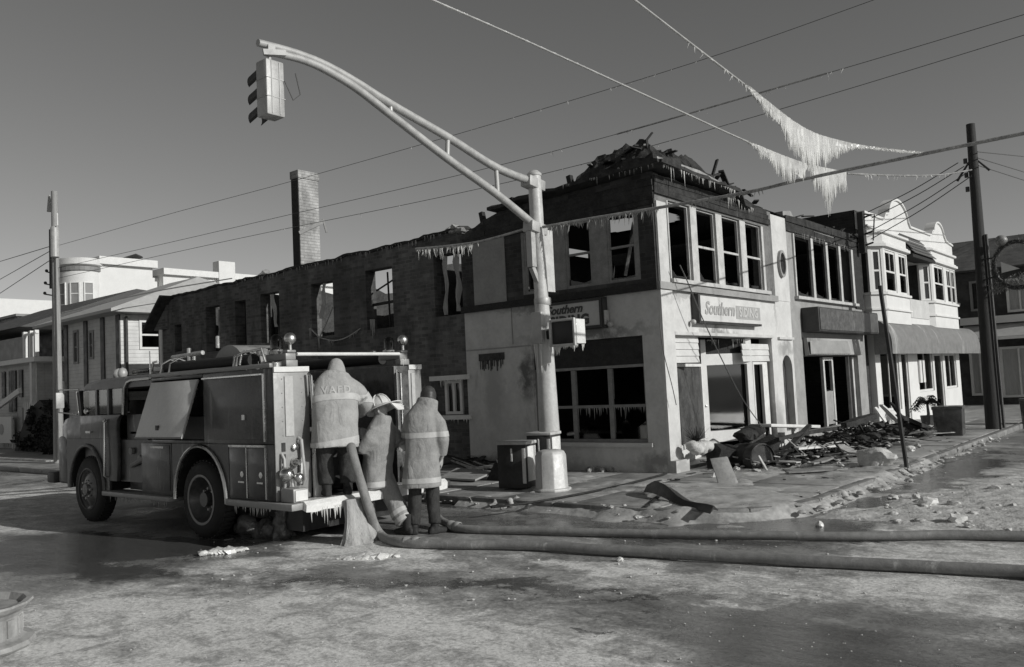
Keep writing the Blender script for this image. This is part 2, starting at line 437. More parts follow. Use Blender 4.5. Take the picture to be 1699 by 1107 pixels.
stained('shade_stucco', [(-2.95, 0, 1.75, .22, 1, .55, .07), (-1.6, 0, 2.42, 1.6, 1, .14, .16), (-3.8, 0, 1.5, .30, 1, 1.0, .36), (-.2, 0, .15, .5, 1, .22, .22), (-3.2, 0, .05, 1.6, 1, .2, .2), (-2.5, 0, 3.05, 1.2, 1, .12, .25)])
stained('white_stucco', [(0, 2.2, 2.36, 1, 1.0, .12, .2), (0, 5.35, 2.1, 1, .5, .22, .25), (0, 4.9, 3.0, 1, .12, .5, .36), (0, .2, .1, 1, .6, .25, .3), (0, 4.75, .6, 1, .3, .5, .3), (0, 1.3, 3.0, 1, 1.2, .10, .34)])
def thin_ice(name, v, tl):
    q = N(name); t = q.t
    a = q.noise(9., 4, .6, (1, 1, .25)); val = q.ramp(a, .3, .7, v*.85, min(.95, v*1.1)); q.color(val); q.rough(.3)
    tr = q.n('BsdfTranslucent'); c = q.b.inputs['Base Color'].links[0].from_socket; q.l(c, tr.inputs[0])
    mx = q.n('MixShader'); mx.inputs[0].default_value = tl; q.l(q.b.outputs[0], mx.inputs[1]); q.l(tr.outputs[0], mx.inputs[2]); q.l(mx.outputs[0], t.nodes['Material Output'].inputs[0])
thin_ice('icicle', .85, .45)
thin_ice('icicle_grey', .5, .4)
mat('column_ice', .30, .35, 7., .35, .010, .5, sc=(3, 3, .25), stain=(.55, .6, 4.))
def brick(name, v, mortar, var=.35, bw=.21, bh=.075, r=.85, sootv=None):
    q = N(name)
    # x or y runs along the wall: use x+y so that both wall directions get courses
    sep = q.n('SeparateXYZ'); q.l(q.tc.outputs['Object'], sep.inputs[0])
    cx = q.n('CombineXYZ'); q.l(q.math('ADD', sep.outputs[0], sep.outputs[1]), cx.inputs[0]); q.l(sep.outputs[2], cx.inputs[1])
    b = q.n('TexBrick'); q.l(cx.outputs[0], b.inputs['Vector'])
    b.inputs['Scale'].default_value = 1; b.inputs['Brick Width'].default_value = bw; b.inputs['Row Height'].default_value = bh
    b.inputs['Mortar Size'].default_value = .008; b.inputs['Mortar Smooth'].default_value = .2
    b.inputs['Color1'].default_value = G(v*(1-var)); b.inputs['Color2'].default_value = G(v*(1+var)); b.inputs['Mortar'].default_value = G(mortar)
    x = q.n('RGBToBW'); q.l(b.outputs[0], x.inputs[0])
    val = x.outputs[0]
    k = q.ramp(q.noise(.8, 6, .7, (1, 1, .5)), .35, .7, .45, 1.35)
    val = q.math('MULTIPLY', val, k)
    if sootv: val = q.mix(q.ramp(q.noise(1.3, 5, .7, (1, 1, .3), (4, 4, 4)), .56, .72), val, sootv)
    q.color(val); q.rough(r); q.bump(q.math('ADD', q.math('MULTIPLY', b.outputs[1], -1.), q.math('MULTIPLY', q.noise(30, 3), .4)), .006)
    return q
brick('burnt_brick', .115, .15, sootv=.04)
brick('dark_brick', .065, .09, sootv=.03)
brick('party_brick', .03, .04)
brick('chimney_brick', .42, .34, .12, sootv=.55)
def boards(name, v, pitch, r=.7, var=.12):
    q = N(name); sep = q.n('SeparateXYZ'); q.l(q.tc.outputs['Object'], sep.inputs[0])
    fr = q.math('FRACT', q.math('MULTIPLY', sep.outputs[2], 1/pitch), 0.)
    a = q.noise(2.5, 5, .65)
    val = q.math('MULTIPLY', q.ramp(a, .3, .7, v*(1-var), v*(1+var)), q.ramp(fr, 0., .12, .75, 1.))
    q.color(val); q.rough(r); q.bump(q.math('SUBTRACT', 1., fr), .012)
    return q
boards('clapboard', .58, .13)
boards('shingle', .05, .11, .85, .4)
boards('shingle_roof', .11, .12, .85, .3)
def glass(name, tint, refl):
    q = N(name); t = q.t; t.nodes.remove(q.b)
    gl = q.n('BsdfGlossy'); gl.inputs['Roughness'].default_value = .04; gl.inputs['Color'].default_value = G(.9)
    tr = q.n('BsdfTransparent'); tr.inputs['Color'].default_value = G(tint)
    fr = q.n('LayerWeight'); fr.inputs['Blend'].default_value = .35
    mx = q.n('MixShader'); k = q.math('ADD', q.math('MULTIPLY', fr.outputs['Facing'], .22), refl)
    q.l(k, mx.inputs[0]); q.l(tr.outputs[0], mx.inputs[1]); q.l(gl.outputs[0], mx.inputs[2])
    q.l(mx.outputs[0], t.nodes['Material Output'].inputs[0])
glass('glass', .55, .10)
glass('dirty_glass', .22, .03)
# ================================================================= GROUND
def road_material():
    q = N('icy_road')
    n1 = q.noise(.55, 6, .65, (1, 1, 1), (2, 5, 0), .6)          # broad patches of frost
    n2 = q.noise(1.6, 6, .7, (.6, 1.6, 1), (9, 1, 0), .4)      # streaks along the street
    n3 = q.noise(26., 4, .7)                                     # grit
    n4 = q.noise(90., 2, .6)
    f = q.math('ADD', q.math('MULTIPLY', n1, .6), q.math('MULTIPLY', n2, .4))
    sep = q.n('SeparateXYZ'); q.l(q.tc.outputs['Object'], sep.inputs[0])
    tot = None
    # salted / frosted and wet areas of the carriageway, plus painted engine shadow: (x, y, rx, ry, rotation, amount)
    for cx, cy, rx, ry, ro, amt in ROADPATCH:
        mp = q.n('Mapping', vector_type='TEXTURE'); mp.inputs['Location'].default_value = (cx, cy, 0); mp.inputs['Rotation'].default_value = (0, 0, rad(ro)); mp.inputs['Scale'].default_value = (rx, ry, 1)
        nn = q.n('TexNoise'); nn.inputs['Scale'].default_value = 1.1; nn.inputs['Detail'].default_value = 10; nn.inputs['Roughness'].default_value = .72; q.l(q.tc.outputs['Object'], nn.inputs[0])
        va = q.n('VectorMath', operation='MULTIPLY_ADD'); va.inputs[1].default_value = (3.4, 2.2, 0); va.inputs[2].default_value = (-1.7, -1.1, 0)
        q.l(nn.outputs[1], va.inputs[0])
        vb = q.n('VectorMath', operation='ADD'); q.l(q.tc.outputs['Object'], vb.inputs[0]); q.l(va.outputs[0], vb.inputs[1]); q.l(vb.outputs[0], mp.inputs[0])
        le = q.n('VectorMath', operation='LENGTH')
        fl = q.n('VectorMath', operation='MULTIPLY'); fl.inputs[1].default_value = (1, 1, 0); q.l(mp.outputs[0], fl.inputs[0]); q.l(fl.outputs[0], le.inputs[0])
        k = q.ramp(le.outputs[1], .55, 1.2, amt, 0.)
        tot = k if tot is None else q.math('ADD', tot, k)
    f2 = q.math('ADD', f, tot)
    frost = q.ramp(f2, .28, .88)
    grit = q.math('ADD', q.math('MULTIPLY', n3, .7), q.math('MULTIPLY', n4, .3))
    streak = q.noise(2.2, 7, .72, (.7, 1.5, 1), (3, 8, 0), .9)      # smears dragged along the street
    blotch = q.noise(3.1, 6, .7, (1, 1, 1), (6, 6, 0), 1.)
    mid = q.math('ADD', q.math('MULTIPLY', streak, .45), q.math('MULTIPLY', blotch, .55))
    frost2 = q.math('MULTIPLY', frost, q.ramp(mid, .34, .64, .35, 1.2))
    frost2 = q.math('MULTIPLY', frost2, q.ramp(grit, .25, .6, .8, 1.1))
    val = q.mix(frost2, .085, .72)
    val = q.math('MULTIPLY', val, q.ramp(grit, .3, .7, .68, 1.32))
    q.color(val)
    q.rough(q.ramp(q.math('ADD', f2, q.math('MULTIPLY', mid, .3)), .42, .9, .12, .7))
    q.b.inputs['Specular IOR Level'].default_value = .45
    q.bump(q.math('ADD', q.math('MULTIPLY', grit, .25), q.math('ADD', n2, q.math('MULTIPLY', mid, .5))), .010)
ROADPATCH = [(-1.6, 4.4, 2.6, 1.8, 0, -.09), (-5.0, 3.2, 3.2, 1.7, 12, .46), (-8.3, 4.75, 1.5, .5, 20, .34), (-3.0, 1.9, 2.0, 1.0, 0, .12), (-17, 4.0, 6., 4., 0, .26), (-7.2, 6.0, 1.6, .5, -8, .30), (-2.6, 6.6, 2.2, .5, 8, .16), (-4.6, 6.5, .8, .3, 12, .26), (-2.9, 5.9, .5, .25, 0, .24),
             (-10.6, 4.3, 3.0, 1.1, 8, -.34), (-14.5, 6.5, 3.5, 1.5, 0, -.12), (-5, 9.0, 6, .35, 0, -.25), (-3.4, 14, .5, 5.5, 0, -.2), (-5.2, 5.3, 2.0, .16, 24, -.18), (-3.0, 5.9, 1.2, .12, 28, -.16), (-1.9, 11.5, 1.2, 5.5, 0, .30), (-6, 8.2, 4, .5, 0, -.08), (-3.5, 4.75, .18, .10, 30, -.25), (-6.3, 3.0, 1.6, 1.1, 20, .25)]  # row opens with shade painted on the road beside the fire engine
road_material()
mat('earth', .16, .3, .5, .9, .0)
g = MB(); g.add([(-2500, -2500, -.05), (2500, -2500, -.05), (2500, 2500, -.05), (-2500, 2500, -.05)], [(0, 1, 2, 3)])
struct('ground', g, 'earth')
g = MB(); xs = frange(-60, 12, .25); ys = frange(-8, 11.3, .25)
def road_z(x, y): return .012*noise.noise(Vector((x*.5, y*.5, 0))) + .006*noise.noise(Vector((x*1.7, y*1.7, 4)))
xs = frange(-60, -16, 1.0)+frange(-16, 4, .16)[1:]+frange(4, 14, .8)[1:]; ys = frange(-10, 0, 1.)+frange(0, 14, .16)[1:]+frange(14, 70, 1.)[1:]
g.add([(x, y, road_z(x, y)) for y in ys for x in xs], [(j*len(xs)+i, j*len(xs)+i+1, (j+1)*len(xs)+i+1, (j+1)*len(xs)+i) for j in range(len(ys)-1) for i in range(len(xs)-1)])
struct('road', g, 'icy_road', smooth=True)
# corner pavement: slabs with open joints on a bed, kerb stones round the corner
KX, KY, KR = -3.88, 8.95, 1.5
PZ = .12
def inside_pav(x, y):
    if x > KX-.16 or y < KY+.16: return False
    cx, cy = KX-KR, KY+KR
    if x > cx and y < cy: return math.hypot(x-cx, y-cy) < KR-.16
    return True
bed = MB()
arc = [V(KX-KR+math.cos(a)*KR, KY+KR+math.sin(a)*KR, 0) for a in [rad(-90+90*i/8) for i in range(9)]]
poly = [V(-60, KY, 0)] + arc + [V(KX, 75, 0), V(-60, 75, 0)]
inner = lambda p: V(min(p.x, KX-.02), max(p.y, KY+.02), -.03)
bed.prism([V(p.x-(.05 if p.x > -50 else 0), p.y+(.05 if p.y < 70 else 0), -.04) for p in poly], (0, 0, .135))
pav = struct('pavement', bed, 'concrete')
slab_mats = ['concrete']
sx = frange(KX-.18-1.3*15, KX-.18, 1.3); sy = frange(KY+.18, KY+.18+1.3*14, 1.3)
cnt = 0
for i in range(len(sx)-1):
    for j in range(len(sy)-1):
        x0, x1, y0, y1 = sx[i]+.01, sx[i+1]-.01, sy[j]+.01, sy[j+1]-.01
        if x1 < -7.1 and y0 > 12.3: continue
        if y0 > 12.4 and x0 < -7.1: x0 = -7.1
        cs = [(x0, y0), (x1, y0), (x1, y1), (x0, y1)]
        if not all(inside_pav(*c) for c in cs):
            # the corner slab follows the rounded kerb
            c0 = V(KX-KR, KY+KR, 0)
            cs2 = []
            for c in cs:
                p = V(c[0], c[1], 0); d = p-c0
                if d.x > 0 and d.y < 0 and d.length > KR-.17: p = c0 + d.normalized()*(KR-.17)
                cs2.append((p.x, p.y))
            cs = cs2
        tz = rnd(-.006, .006)
        b = MB(); b.prism([V(c[0], c[1], .06) for c in cs], (0, 0, PZ-.06+tz))
        build('slab', b, 'concrete', pav, bevel=.008); cnt += 1
def kerb_run(pts, name='kerb'):
    root = None
    for a, b in zip(pts[:-1], pts[1:]):
        d = (b-a).normalized(); nrm = V(-d.y, d.x, 0)
        q = MB(); q.prism([a+d*.006, b-d*.006, b-d*.006+nrm*.15, a+d*.006+nrm*.15], (0, 0, PZ+.012))
        if root is None: root = struct('kerb', q, 'kerb_stone', bevel=.02)
        else: build('kerb_stone', q, 'kerb_stone', root, bevel=.02)
kp = [V(x, KY, 0) for x in frange(-26.5, KX-KR, 1.5)] + arc[2::2] + [V(KX, y, 0) for y in frange(KY+KR, 40, 1.5)[1:]]
kerb_run(kp)
# ================================================================= BURNT CORNER BUILDING
XC, YC = -7.16, 12.52            # street corner of the building
FA = dict(o=V(XC, YC, 0), u=V(-1, 0, 0), n=V(0, -1, 0))     # side wall, u runs left
FB = dict(o=V(XC, YC, 0), u=V(0, 1, 0), n=V(1, 0, 0))       # front, u runs right
bb = thing('burnt_building', 'burnt-out two-storey corner shop with white ground floor, charred eaves and empty upper windows', 'building', (XC, YC, PZ))
Z1 = 3.26                        # string course
def noisy(x, s, a, seed=0): return a*noise.noise(Vector((x*s, seed*7.3, 1.1)))
# --- side wall, white lower storey with the big shop window
mb = MB(); wall(mb, n=FA['n'], o=FA['o'], u=FA['u'], us=[.003, 4.5], zs=[0, Z1], holes=[(.36, 2.80, .62, 2.46)], t=.28)
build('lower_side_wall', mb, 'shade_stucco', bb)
# --- side wall upper storey
WZ0, WZ1 = 3.42, 4.64
wA = [(.36, .98), (1.28, 1.90), (2.22, 2.88)]
mb = MB(); wall(mb, o=FA['o']+FA['n']*.03, u=FA['u'], n=FA['n'], us=[0]+frange(.3, 4.5, .21), zs=[Z1+.003, 4.8], holes=[(a, b, WZ0, WZ1) for a, b in [(.30, 2.92)]], t=.26, top=lambda u: 5.27-.03*u-(max(0, u-3.3)*.28)+noisy(u, 3, .05))
build('upper_side_wall', mb, 'dark_brick', bb)
mb = MB(); slab(mb, FA['o'], FA['u'], FA['n'], 3.32, 4.16, Z1+.01, 4.66, .02, .033); build('stucco_panel', mb, 'grey_stucco', bb)
mb = MB(); slab(mb, FA['o'], FA['u'], FA['n'], -.03, 4.52, Z1-.05, Z1+.08, .05, .033); build('string_course', mb, 'char', bb)
# wooden window group on the side wall
wf = MB()
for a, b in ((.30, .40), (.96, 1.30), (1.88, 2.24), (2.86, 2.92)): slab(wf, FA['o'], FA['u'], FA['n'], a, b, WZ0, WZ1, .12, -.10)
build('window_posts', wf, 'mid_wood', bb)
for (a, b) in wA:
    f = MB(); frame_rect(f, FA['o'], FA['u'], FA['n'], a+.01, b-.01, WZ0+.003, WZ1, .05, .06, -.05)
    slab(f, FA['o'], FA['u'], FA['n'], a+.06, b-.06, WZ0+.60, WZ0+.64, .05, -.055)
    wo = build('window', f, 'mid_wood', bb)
    gshape = MB(); z0 = WZ0+.05; pts = [V(a+.06, 0, z0), V(b-.06, 0, z0), V(b-.06, 0, z0+rnd(.04, .14)), V((a+b)/2+rnd(-.1, .1), 0, z0+rnd(.02, .06)), V(a+.09, 0, z0+rnd(.04, .1)), V(a+.06, 0, z0+rnd(.15, .4))]
    gshape.prism([FA['o']+FA['u']*p.x+FA['n']*-.03+V(0, 0, p.z) for p in pts], FA['n']*.004)
    build('broken_pane', gshape, 'dirty_glass', wo)
# big shop window below: hood (charred shutter box), frame, mullions
hood = MB(); slab(hood, FA['o'], FA['u'], FA['n'], .37, 2.79, 1.98, 2.45, .10, -.16); build('charred_shutter_box', hood, 'char', bb)
f = MB(); frame_rect(f, FA['o'], FA['u'], FA['n'], .365, 2.795, .625, 1.975, .05, .07, -.14)
shopwin = build('shop_window', f, 'mid_wood', bb)
for a in (1.12, 1.92, 2.50):
    q = MB(); slab(q, FA['o'], FA['u'], FA['n'], a-.045, a+.045, .68, 1.92, .06, -.138); build('mullion', q, 'mid_wood', shopwin)
q = MB()
for a, b in ((.42, 1.07), (1.17, 1.87), (1.97, 2.45), (2.55, 2.74)): slab(q, FA['o'], FA['u'], FA['n'], a, b, 1.23, 1.28, .06, -.136)
build('transom_bar', q, 'mid_wood', shopwin)
for a, b, z0, z1 in ((1.17, 1.87, .68, 1.02), (.42, 1.07, .68, 1.05), (.42, 1.07, 1.28, 1.45)):
    q = MB(); m_ = (a+b)/2
    q.prism([FA['o']+FA['u']*x+FA['n']*-.11+V(0, 0, z) for x, z in ((a, z0), (b, z0), (b, z0+.1), (m_+.1, z1), (m_-.05, z0+.15), (a, z1-.05))], FA['n']*.005)
    build('broken_pane', q, 'dirty_glass', shopwin)
q = MB(); q.fringe(FA['o']+FA['u']*.42+V(0, .1, 1.24), FA['o']+FA['u']*1.07+V(0, .1, 1.24), 16, .05, .22, .006, .014)
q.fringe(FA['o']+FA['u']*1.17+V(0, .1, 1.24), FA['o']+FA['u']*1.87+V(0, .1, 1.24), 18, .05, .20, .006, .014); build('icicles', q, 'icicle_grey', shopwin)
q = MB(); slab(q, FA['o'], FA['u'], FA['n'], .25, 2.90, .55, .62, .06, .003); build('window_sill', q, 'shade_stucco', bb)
# scorched louvre with runs of soot on the blank bay
q = MB(); slab(q, FA['o'], FA['u'], FA['n'], 3.48, 4.15, 2.22, 2.36, .012, .003)
for i in range(26):
    u0 = rnd(3.5, 4.12); slab(q, FA['o'], FA['u'], FA['n'], u0, u0+rnd(.012, .03), 2.222-rnd(.03, .22), 2.221, .006, .002+i*.0002)
build('scorched_vent', q, 'soot_plaster', bb)
q = MB()
for u in (1.15, 3.25): slab(q, FA['o'], FA['u'], FA['n'], u-.006, u+.006, 2.5, Z1-.06, .01, .003)
slab(q, FA['o'], FA['u'], FA['n'], 2.82, 4.48, 2.44, 2.46, .012, .003)
build('panel_moulding', q, 'grey_stucco', bb)
# --- front wall, ground floor with the recessed shop front (u = metres from the corner)
mb = MB(); wall(mb, o=FB['o'], u=FB['u'], n=FB['n'], us=[.004, 5.78], zs=[0, Z1], holes=[(.44, 4.62, -.001, 2.44), (5.12, 5.66, .45, 2.08)], t=.28)
build('lower_front_wall', mb, 'white_stucco', bb)
mb = MB(); slab(mb, FB['o'], FB['u'], FB['n'], 0., .40, .004, Z1-.053, .05, .002); slab(mb, FB['o'], FB['u'], FB['n'], 0., .46, .0, .32, .10, .052)
build('corner_pier', mb, 'white_stucco', bb)
# arched door: spandrels close the top of the rectangular hole
q = MB(); ca, ra = 5.39, .27
pts = [(5.12, 2.08)]+[(ca-ra*math.cos(rad(t)), 1.81+ra*math.sin(rad(t))) for t in (0, 15, 30, 45, 60, 75, 90)]+[(5.39, 2.08)]
for sgn in (1, -1):
    pl = [FB['o']+FB['u']*(ca+(x-ca)*sgn)+FB['n']*-.002+V(0, 0, z) for x, z in pts]
    q.prism(pl, FB['n']*-.27)
build('arch_spandrel', q, 'white_stucco', bb)
q = MB(); slab(q, FB['o'], FB['u'], FB['n'], 5.12, 5.66, .45, 2.08, .04, -.2); ad = build('arched_door', q, 'soot_plaster', bb)
q = MB(); slab(q, FB['o'], FB['u'], FB['n'], 5.28, 5.38, .7, 1.75, .012, -.158); build('door_panel', q, 'mid_wood', ad)
# trim moulding across the front
q = MB(); slab(q, FB['o'], FB['u'], FB['n'], .41, 4.66, 2.445, 2.50, .05, .003); slab(q, FB['o'], FB['u'], FB['n'], 4.95, 5.75, 2.42, 2.47, .05, .003)
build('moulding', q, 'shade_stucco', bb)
# shop front set back behind the opening: show window angled to a door that faces the corner
def shop(pu, pd): return FB['o'] + FB['u']*pu - FB['n']*pd
def panel(mb, a, b, z0, z1, t=.05):
    d = (b-a).normalized(); nn = V(d.y, -d.x, 0)
    return mb.prism([a+V(0, 0, z0), b+V(0, 0, z0), b+V(0, 0, z1), a+V(0, 0, z1)], nn*t)
def flat(v): return V(v.x, v.y, 0)
P0, P1, P2, P3 = shop(.46, .16), flat(onX(1162, 640, -7.85)), flat(onX(1246, 640, -7.28)), shop(4.56, .16)
d12 = (P2-P1).normalized(); LD = (P2-P1).length
for i in range(4):
    for (u0, u1) in ((.46, 1.46), (3.30, 4.60)):
        if u0 > 2 and i == 3: continue
        q = MB(); z0 = 1.962+i*.12
        q.prism([FB['o']+FB['u']*a+FB['n']*(-.10+dd)+V(0, 0, z) for a, z, dd in ((u0, z0, .02), (u1, z0, .02), (u1, min(2.438, z0+.118), 0), (u0, min(2.438, z0+.118), 0))], FB['n']*.025)
        build('siding_board', q, 'white_stucco', bb)
# door leaf with its frame
q = MB()
for a, b, z0, z1 in ((0, .12, .30, 2.43), (LD-.13, LD, .30, 2.43), (.12, LD-.13, 1.92, 2.14), (.12, LD-.13, .40, .62)): panel(q, P1+d12*a, P1+d12*b, z0, z1, .08)
dr = build('shop_door', q, 'white_paint', bb)
q = MB(); panel(q, P1+d12*.12+V(-.03, 0, 0), P1+d12*(LD-.13)+V(-.03, 0, 0), .62, 1.92, .006); build('door_glass', q, 'dirty_glass', dr)
q = MB(); q.ball(P1+d12*.06+V(.06, -.04, 1.12), .03, 8); build('handle', q, 'chrome', dr)
q = MB(); panel(q, P1+d12*.12, P1+d12*(LD-.13), 2.14, 2.43, .05); build('burnt_transom', q, 'char', dr)
q = MB(); a = P1+d12*.12+V(.12, -.08, 2.42); q.fringe(a, P1+d12*(LD-.13)+V(.12, -.08, 2.42), 30, .04, .2, .006, .014); build('icicles', q, 'icicle', dr)
# left show window (iced over) and right show window
q = MB(); d01 = (P1-P0).normalized(); L01 = (P1-P0).length
for a, b, z0, z1 in ((0, .05, .42, 1.955), (L01-.10, L01-.01, .42, 1.955), (.05, L01-.10, .42, .50), (.05, L01-.10, 1.90, 1.955)): panel(q, P0+d01*a, P0+d01*b, z0, z1, .06)
sw = build('show_window', q, 'white_paint', bb)
q = MB(); panel(q, P0+d01*.05+V(.02, 0, 0), P0+d01*(L01-.10)+V(.02, 0, 0), .50, 1.90, .008); build('smoked_pane', q, 'soot_plaster', sw)
q = MB(); panel(q, P0+d01*.1+V(-.05, 0, 0), P1-d01*.08+V(-.05, 0, 0), .0, .415, .06); build('stall_riser', q, 'white_paint', sw)
d23 = (P3-P2).normalized(); L23 = (P3-P2).length; q = MB()
e0 = P2+d12*.004
d23 = (P3-e0).normalized(); L23 = (P3-e0).length
for a, b, z0, z1 in ((0, .06, .42, 1.95), (L23-.30, L23-.02, .42, 1.95), (.06, L23-.30, .42, .50), (.06, L23-.30, 1.90, 1.95)): panel(q, e0+d23*a, e0+d23*b, z0, z1, .06)
sw = build('show_window', q, 'white_paint', bb)
q = MB(); panel(q, e0+d23*.06+V(-.03, 0, 0), e0+d23*(L23-.30)+V(-.03, 0, 0), .50, 1.90, .008); build('pane', q, 'dirty_glass', sw)
q = MB(); panel(q, e0+V(-.03, 0, 0), e0+d23*L23+V(-.03, 0, 0), .0, .415, .06); build('stall_riser', q, 'white_paint', sw)
q = MB(); q.prism([P0+V(.12, 0, .10), P3+V(.1, 0, .10), P3+V(-.1, 0, .10), P2+V(-.1, 0, .1), P1+V(-.1, 0, .10)], (0, 0, .06)); build('shop_step', q, 'concrete', bb)
# --- front wall, upper floor
BZ1 = 4.80
mb = MB(); wall(mb, o=FB['o']+FB['n']*.03, u=FB['u'], n=FB['n'], us=[.004]+frange(.4, 4.92, .22), zs=[Z1+.003, 5.0], holes=[(.40, 4.46, WZ0, BZ1)], t=.26, top=lambda u: 5.20+noisy(u, 2.2, .05, 3))
build('upper_front_wall', mb, 'scorched_stucco', bb)
q = MB(); slab(q, FB['o'], FB['u'], FB['n'], .02, .34, Z1+.09, 4.74, .02, .033); build('corner_post', q, 'shade_stucco', bb)
mb = MB(); slab(mb, FB['o'], FB['u'], FB['n'], -.05, 4.94, Z1-.04, Z1+.085, .05, .033); build('string_course', mb, 'grey_stucco', bb)
wB = [(.43, 1.25), (1.47, 2.28), (2.51, 3.34), (3.57, 4.38)]
f = MB()
for a, b in ((.40, .44), (1.24, 1.48), (2.26, 2.52), (3.32, 3.58), (4.36, 4.46)): slab(f, FB['o'], FB['u'], FB['n'], a, b, WZ0+.003, BZ1-.003, .10, -.06)
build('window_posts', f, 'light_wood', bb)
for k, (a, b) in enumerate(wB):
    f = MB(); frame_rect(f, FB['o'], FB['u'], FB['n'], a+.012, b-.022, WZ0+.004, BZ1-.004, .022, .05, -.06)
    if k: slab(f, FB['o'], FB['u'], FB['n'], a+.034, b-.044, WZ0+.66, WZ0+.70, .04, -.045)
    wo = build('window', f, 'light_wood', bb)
    g_ = MB(); z0 = WZ0+.05
    pts = [(a+.06, z0), (b-.07, z0), (b-.07, z0+rnd(.05, .3)), (b-.12, z0+rnd(.02, .06)), (a+.3, z0+rnd(.02, .06)), (a+.06, z0+rnd(.1, .25))]
    g_.prism([FB['o']+FB['u']*x+FB['n']*-.03+V(0, 0, z) for x, z in pts], FB['n']*.004); build('broken_pane', g_, 'dirty_glass', wo)
q = MB(); slab(q, FB['o'], FB['u'], FB['n'], .36, 4.50, WZ0-.07, WZ0, .09, .033); build('window_sill', q, 'light_wood', bb)
# white pilaster with the oval vent
mb = MB(); slab(mb, FB['o'], FB['u'], FB['n'], 4.94, 5.78, Z1+.003, 5.14, .26, -.25); pil = build('pilaster', mb, 'white_stucco', bb)
q = MB(); c = V(XC+.012, YC+5.36, 4.08)
rg = []
for k in range(24):
    t = 2*math.pi*k/24
    rg.append([c+V(0, math.cos(t)*r_*.62, math.sin(t)*r_)+V(dx, 0, 0) for r_, dx in ((.30, 0), (.30, .06), (.24, .06), (.24, 0))])
rg.append(rg[0]); q.rings(rg, caps=False); ov = build('oval_window', q, 'grey_stucco', bb)
q = MB(); q.prism([c+V(.002, math.cos(2*math.pi*k/20)*.24*.62, math.sin(2*math.pi*k/20)*.24) for k in range(20)], (.01, 0, 0)); build('dark_opening', q, 'char', ov)
# --- charred cornice: fascia boards, projecting eaves, collapsed hip roof
def fascia(Fc, u0, u1, zf, dz, off, seg=.9):
    k = 0; u = u0
    while u < u1-.05:
        e = min(u1, u+rnd(1.2, 2.2)); q = MB(); z = zf(u)
        q.prism([Fc['o']+Fc['u']*a+Fc['n']*(off+rnd(0, .012))+V(0, 0, zz) for a, zz in ((u+.002, z+rnd(-.02, .01)), (e-.002, zf(e)+rnd(-.02, .01)), (e-.002, zf(e)+dz+rnd(-.01, .02)), (u+.002, z+dz+rnd(-.01, .02)))], Fc['n']*.03)
        build('charred_board', q, 'charred_wood', bb); u = e
for k in range(4): fascia(FA, -.05, 4.4-.2*k, lambda u: 4.68+.10*k-.02*u, .11, .036+.008*k)
for k in range(3): fascia(FB, -.05, 4.8-.1*k, lambda u: 4.86+.10*k, .11, .036+.008*k)
# eave: plates of the projecting roof edge, lifted at the corner
def eave(Fc, u0, u1, zf, w, other=None):
    q = MB(); us = frange(u0, u1, .22); rg = []
    for i, u in enumerate(us):
        z = zf(u); ww = w(u); j = noisy(u, 4, .05, 5)
        rg.append([Fc['o']+Fc['u']*u+Fc['n']*d+V(0, 0, zz) for d, zz in ((-.30, z-.02), (ww+j, z), (ww+j, z+.06+noisy(u, 6, .03, 2)), (.1, z+.12), (-.30, z+.16+noisy(u, 5, .08, 8)))])
    q.rings(rg); return q
build('charred_eave', eave(FA, -.42, 3.55, lambda u: 5.26-.035*max(0, u)+noisy(u, 2, .03), lambda u: .38 if u < 2.2 else .38-.10*(u-2.2)), 'charred_wood', bb)
build('charred_eave', eave(FB, -.42, 4.4, lambda u: 5.262-.02*max(0, u)+noisy(u, 2, .03, 4)-(.12 if u > 3.2 else 0), lambda u: .38 if u < 2.6 else max(.02, .38-.22*(u-2.6))), 'charred_wood', bb)
q = MB(); q.fringe(FB['o']+V(.37, -.35, 5.27), FB['o']+V(.37, 2.5, 5.22), 62, .03, .27, .005, .012); q.fringe(FB['o']+V(.2, 2.5, 5.2), FB['o']+V(.10, 3.9, 5.1), 26, .03, .26, .006, .014)
build('icicles', q, 'icicle', bb)
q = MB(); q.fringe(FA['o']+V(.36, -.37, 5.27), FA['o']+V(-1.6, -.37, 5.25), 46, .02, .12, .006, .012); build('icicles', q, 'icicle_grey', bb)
q = MB(); q.rings([[p+V(0, 0, z+noisy(p.x*2+p.y, 3, .05)) for p in (V(XC+.3, YC-.3, 0), V(XC+.3, YC+1.2, 0), V(XC+.1, YC+2.7, 0), V(XC-.2, YC+2.9, 0))] for z in (5.34, 5.40)])
build('icy_flashing', q, 'dirty_ice', bb)
# collapsed roof heap on the corner
q = MB(); hx, hy = 22, 30; pts = []
for i in range(hx+1):
    for j in range(hy+1):
        x = XC+.10-1.75*i/hx; y = YC-.05+2.75*j/hy
        ex = min(i/hx, 1-i/hx)*2; ey = min(j/hy, 1-j/hy)*2
        h_ = min(1, 2.4*min(ex*.95, ey*1.1))**.8
        z = 5.30 + .62*h_*(1-.18*j/hy) + .16*noise.noise(Vector((x*2.6, y*2.6, 2)))*(.3+h_) + .09*noise.noise(Vector((x*8, y*8, 5)))*(.3+h_) + .05*noise.noise(Vector((x*17, y*17, 9)))
        pts.append(V(x+.06*noise.noise(Vector((x*4, y*4, 9))), y+.06*noise.noise(Vector((x*4, y*4, 19))), z))
q.add(pts, [(i*(hy+1)+j, (i+1)*(hy+1)+j, (i+1)*(hy+1)+j+1, i*(hy+1)+j+1) for i in range(hx) for j in range(hy)])
build('collapsed_roof', q, 'charred_wood', bb)
q = MB(); hx, hy = 16, 44; pts = []
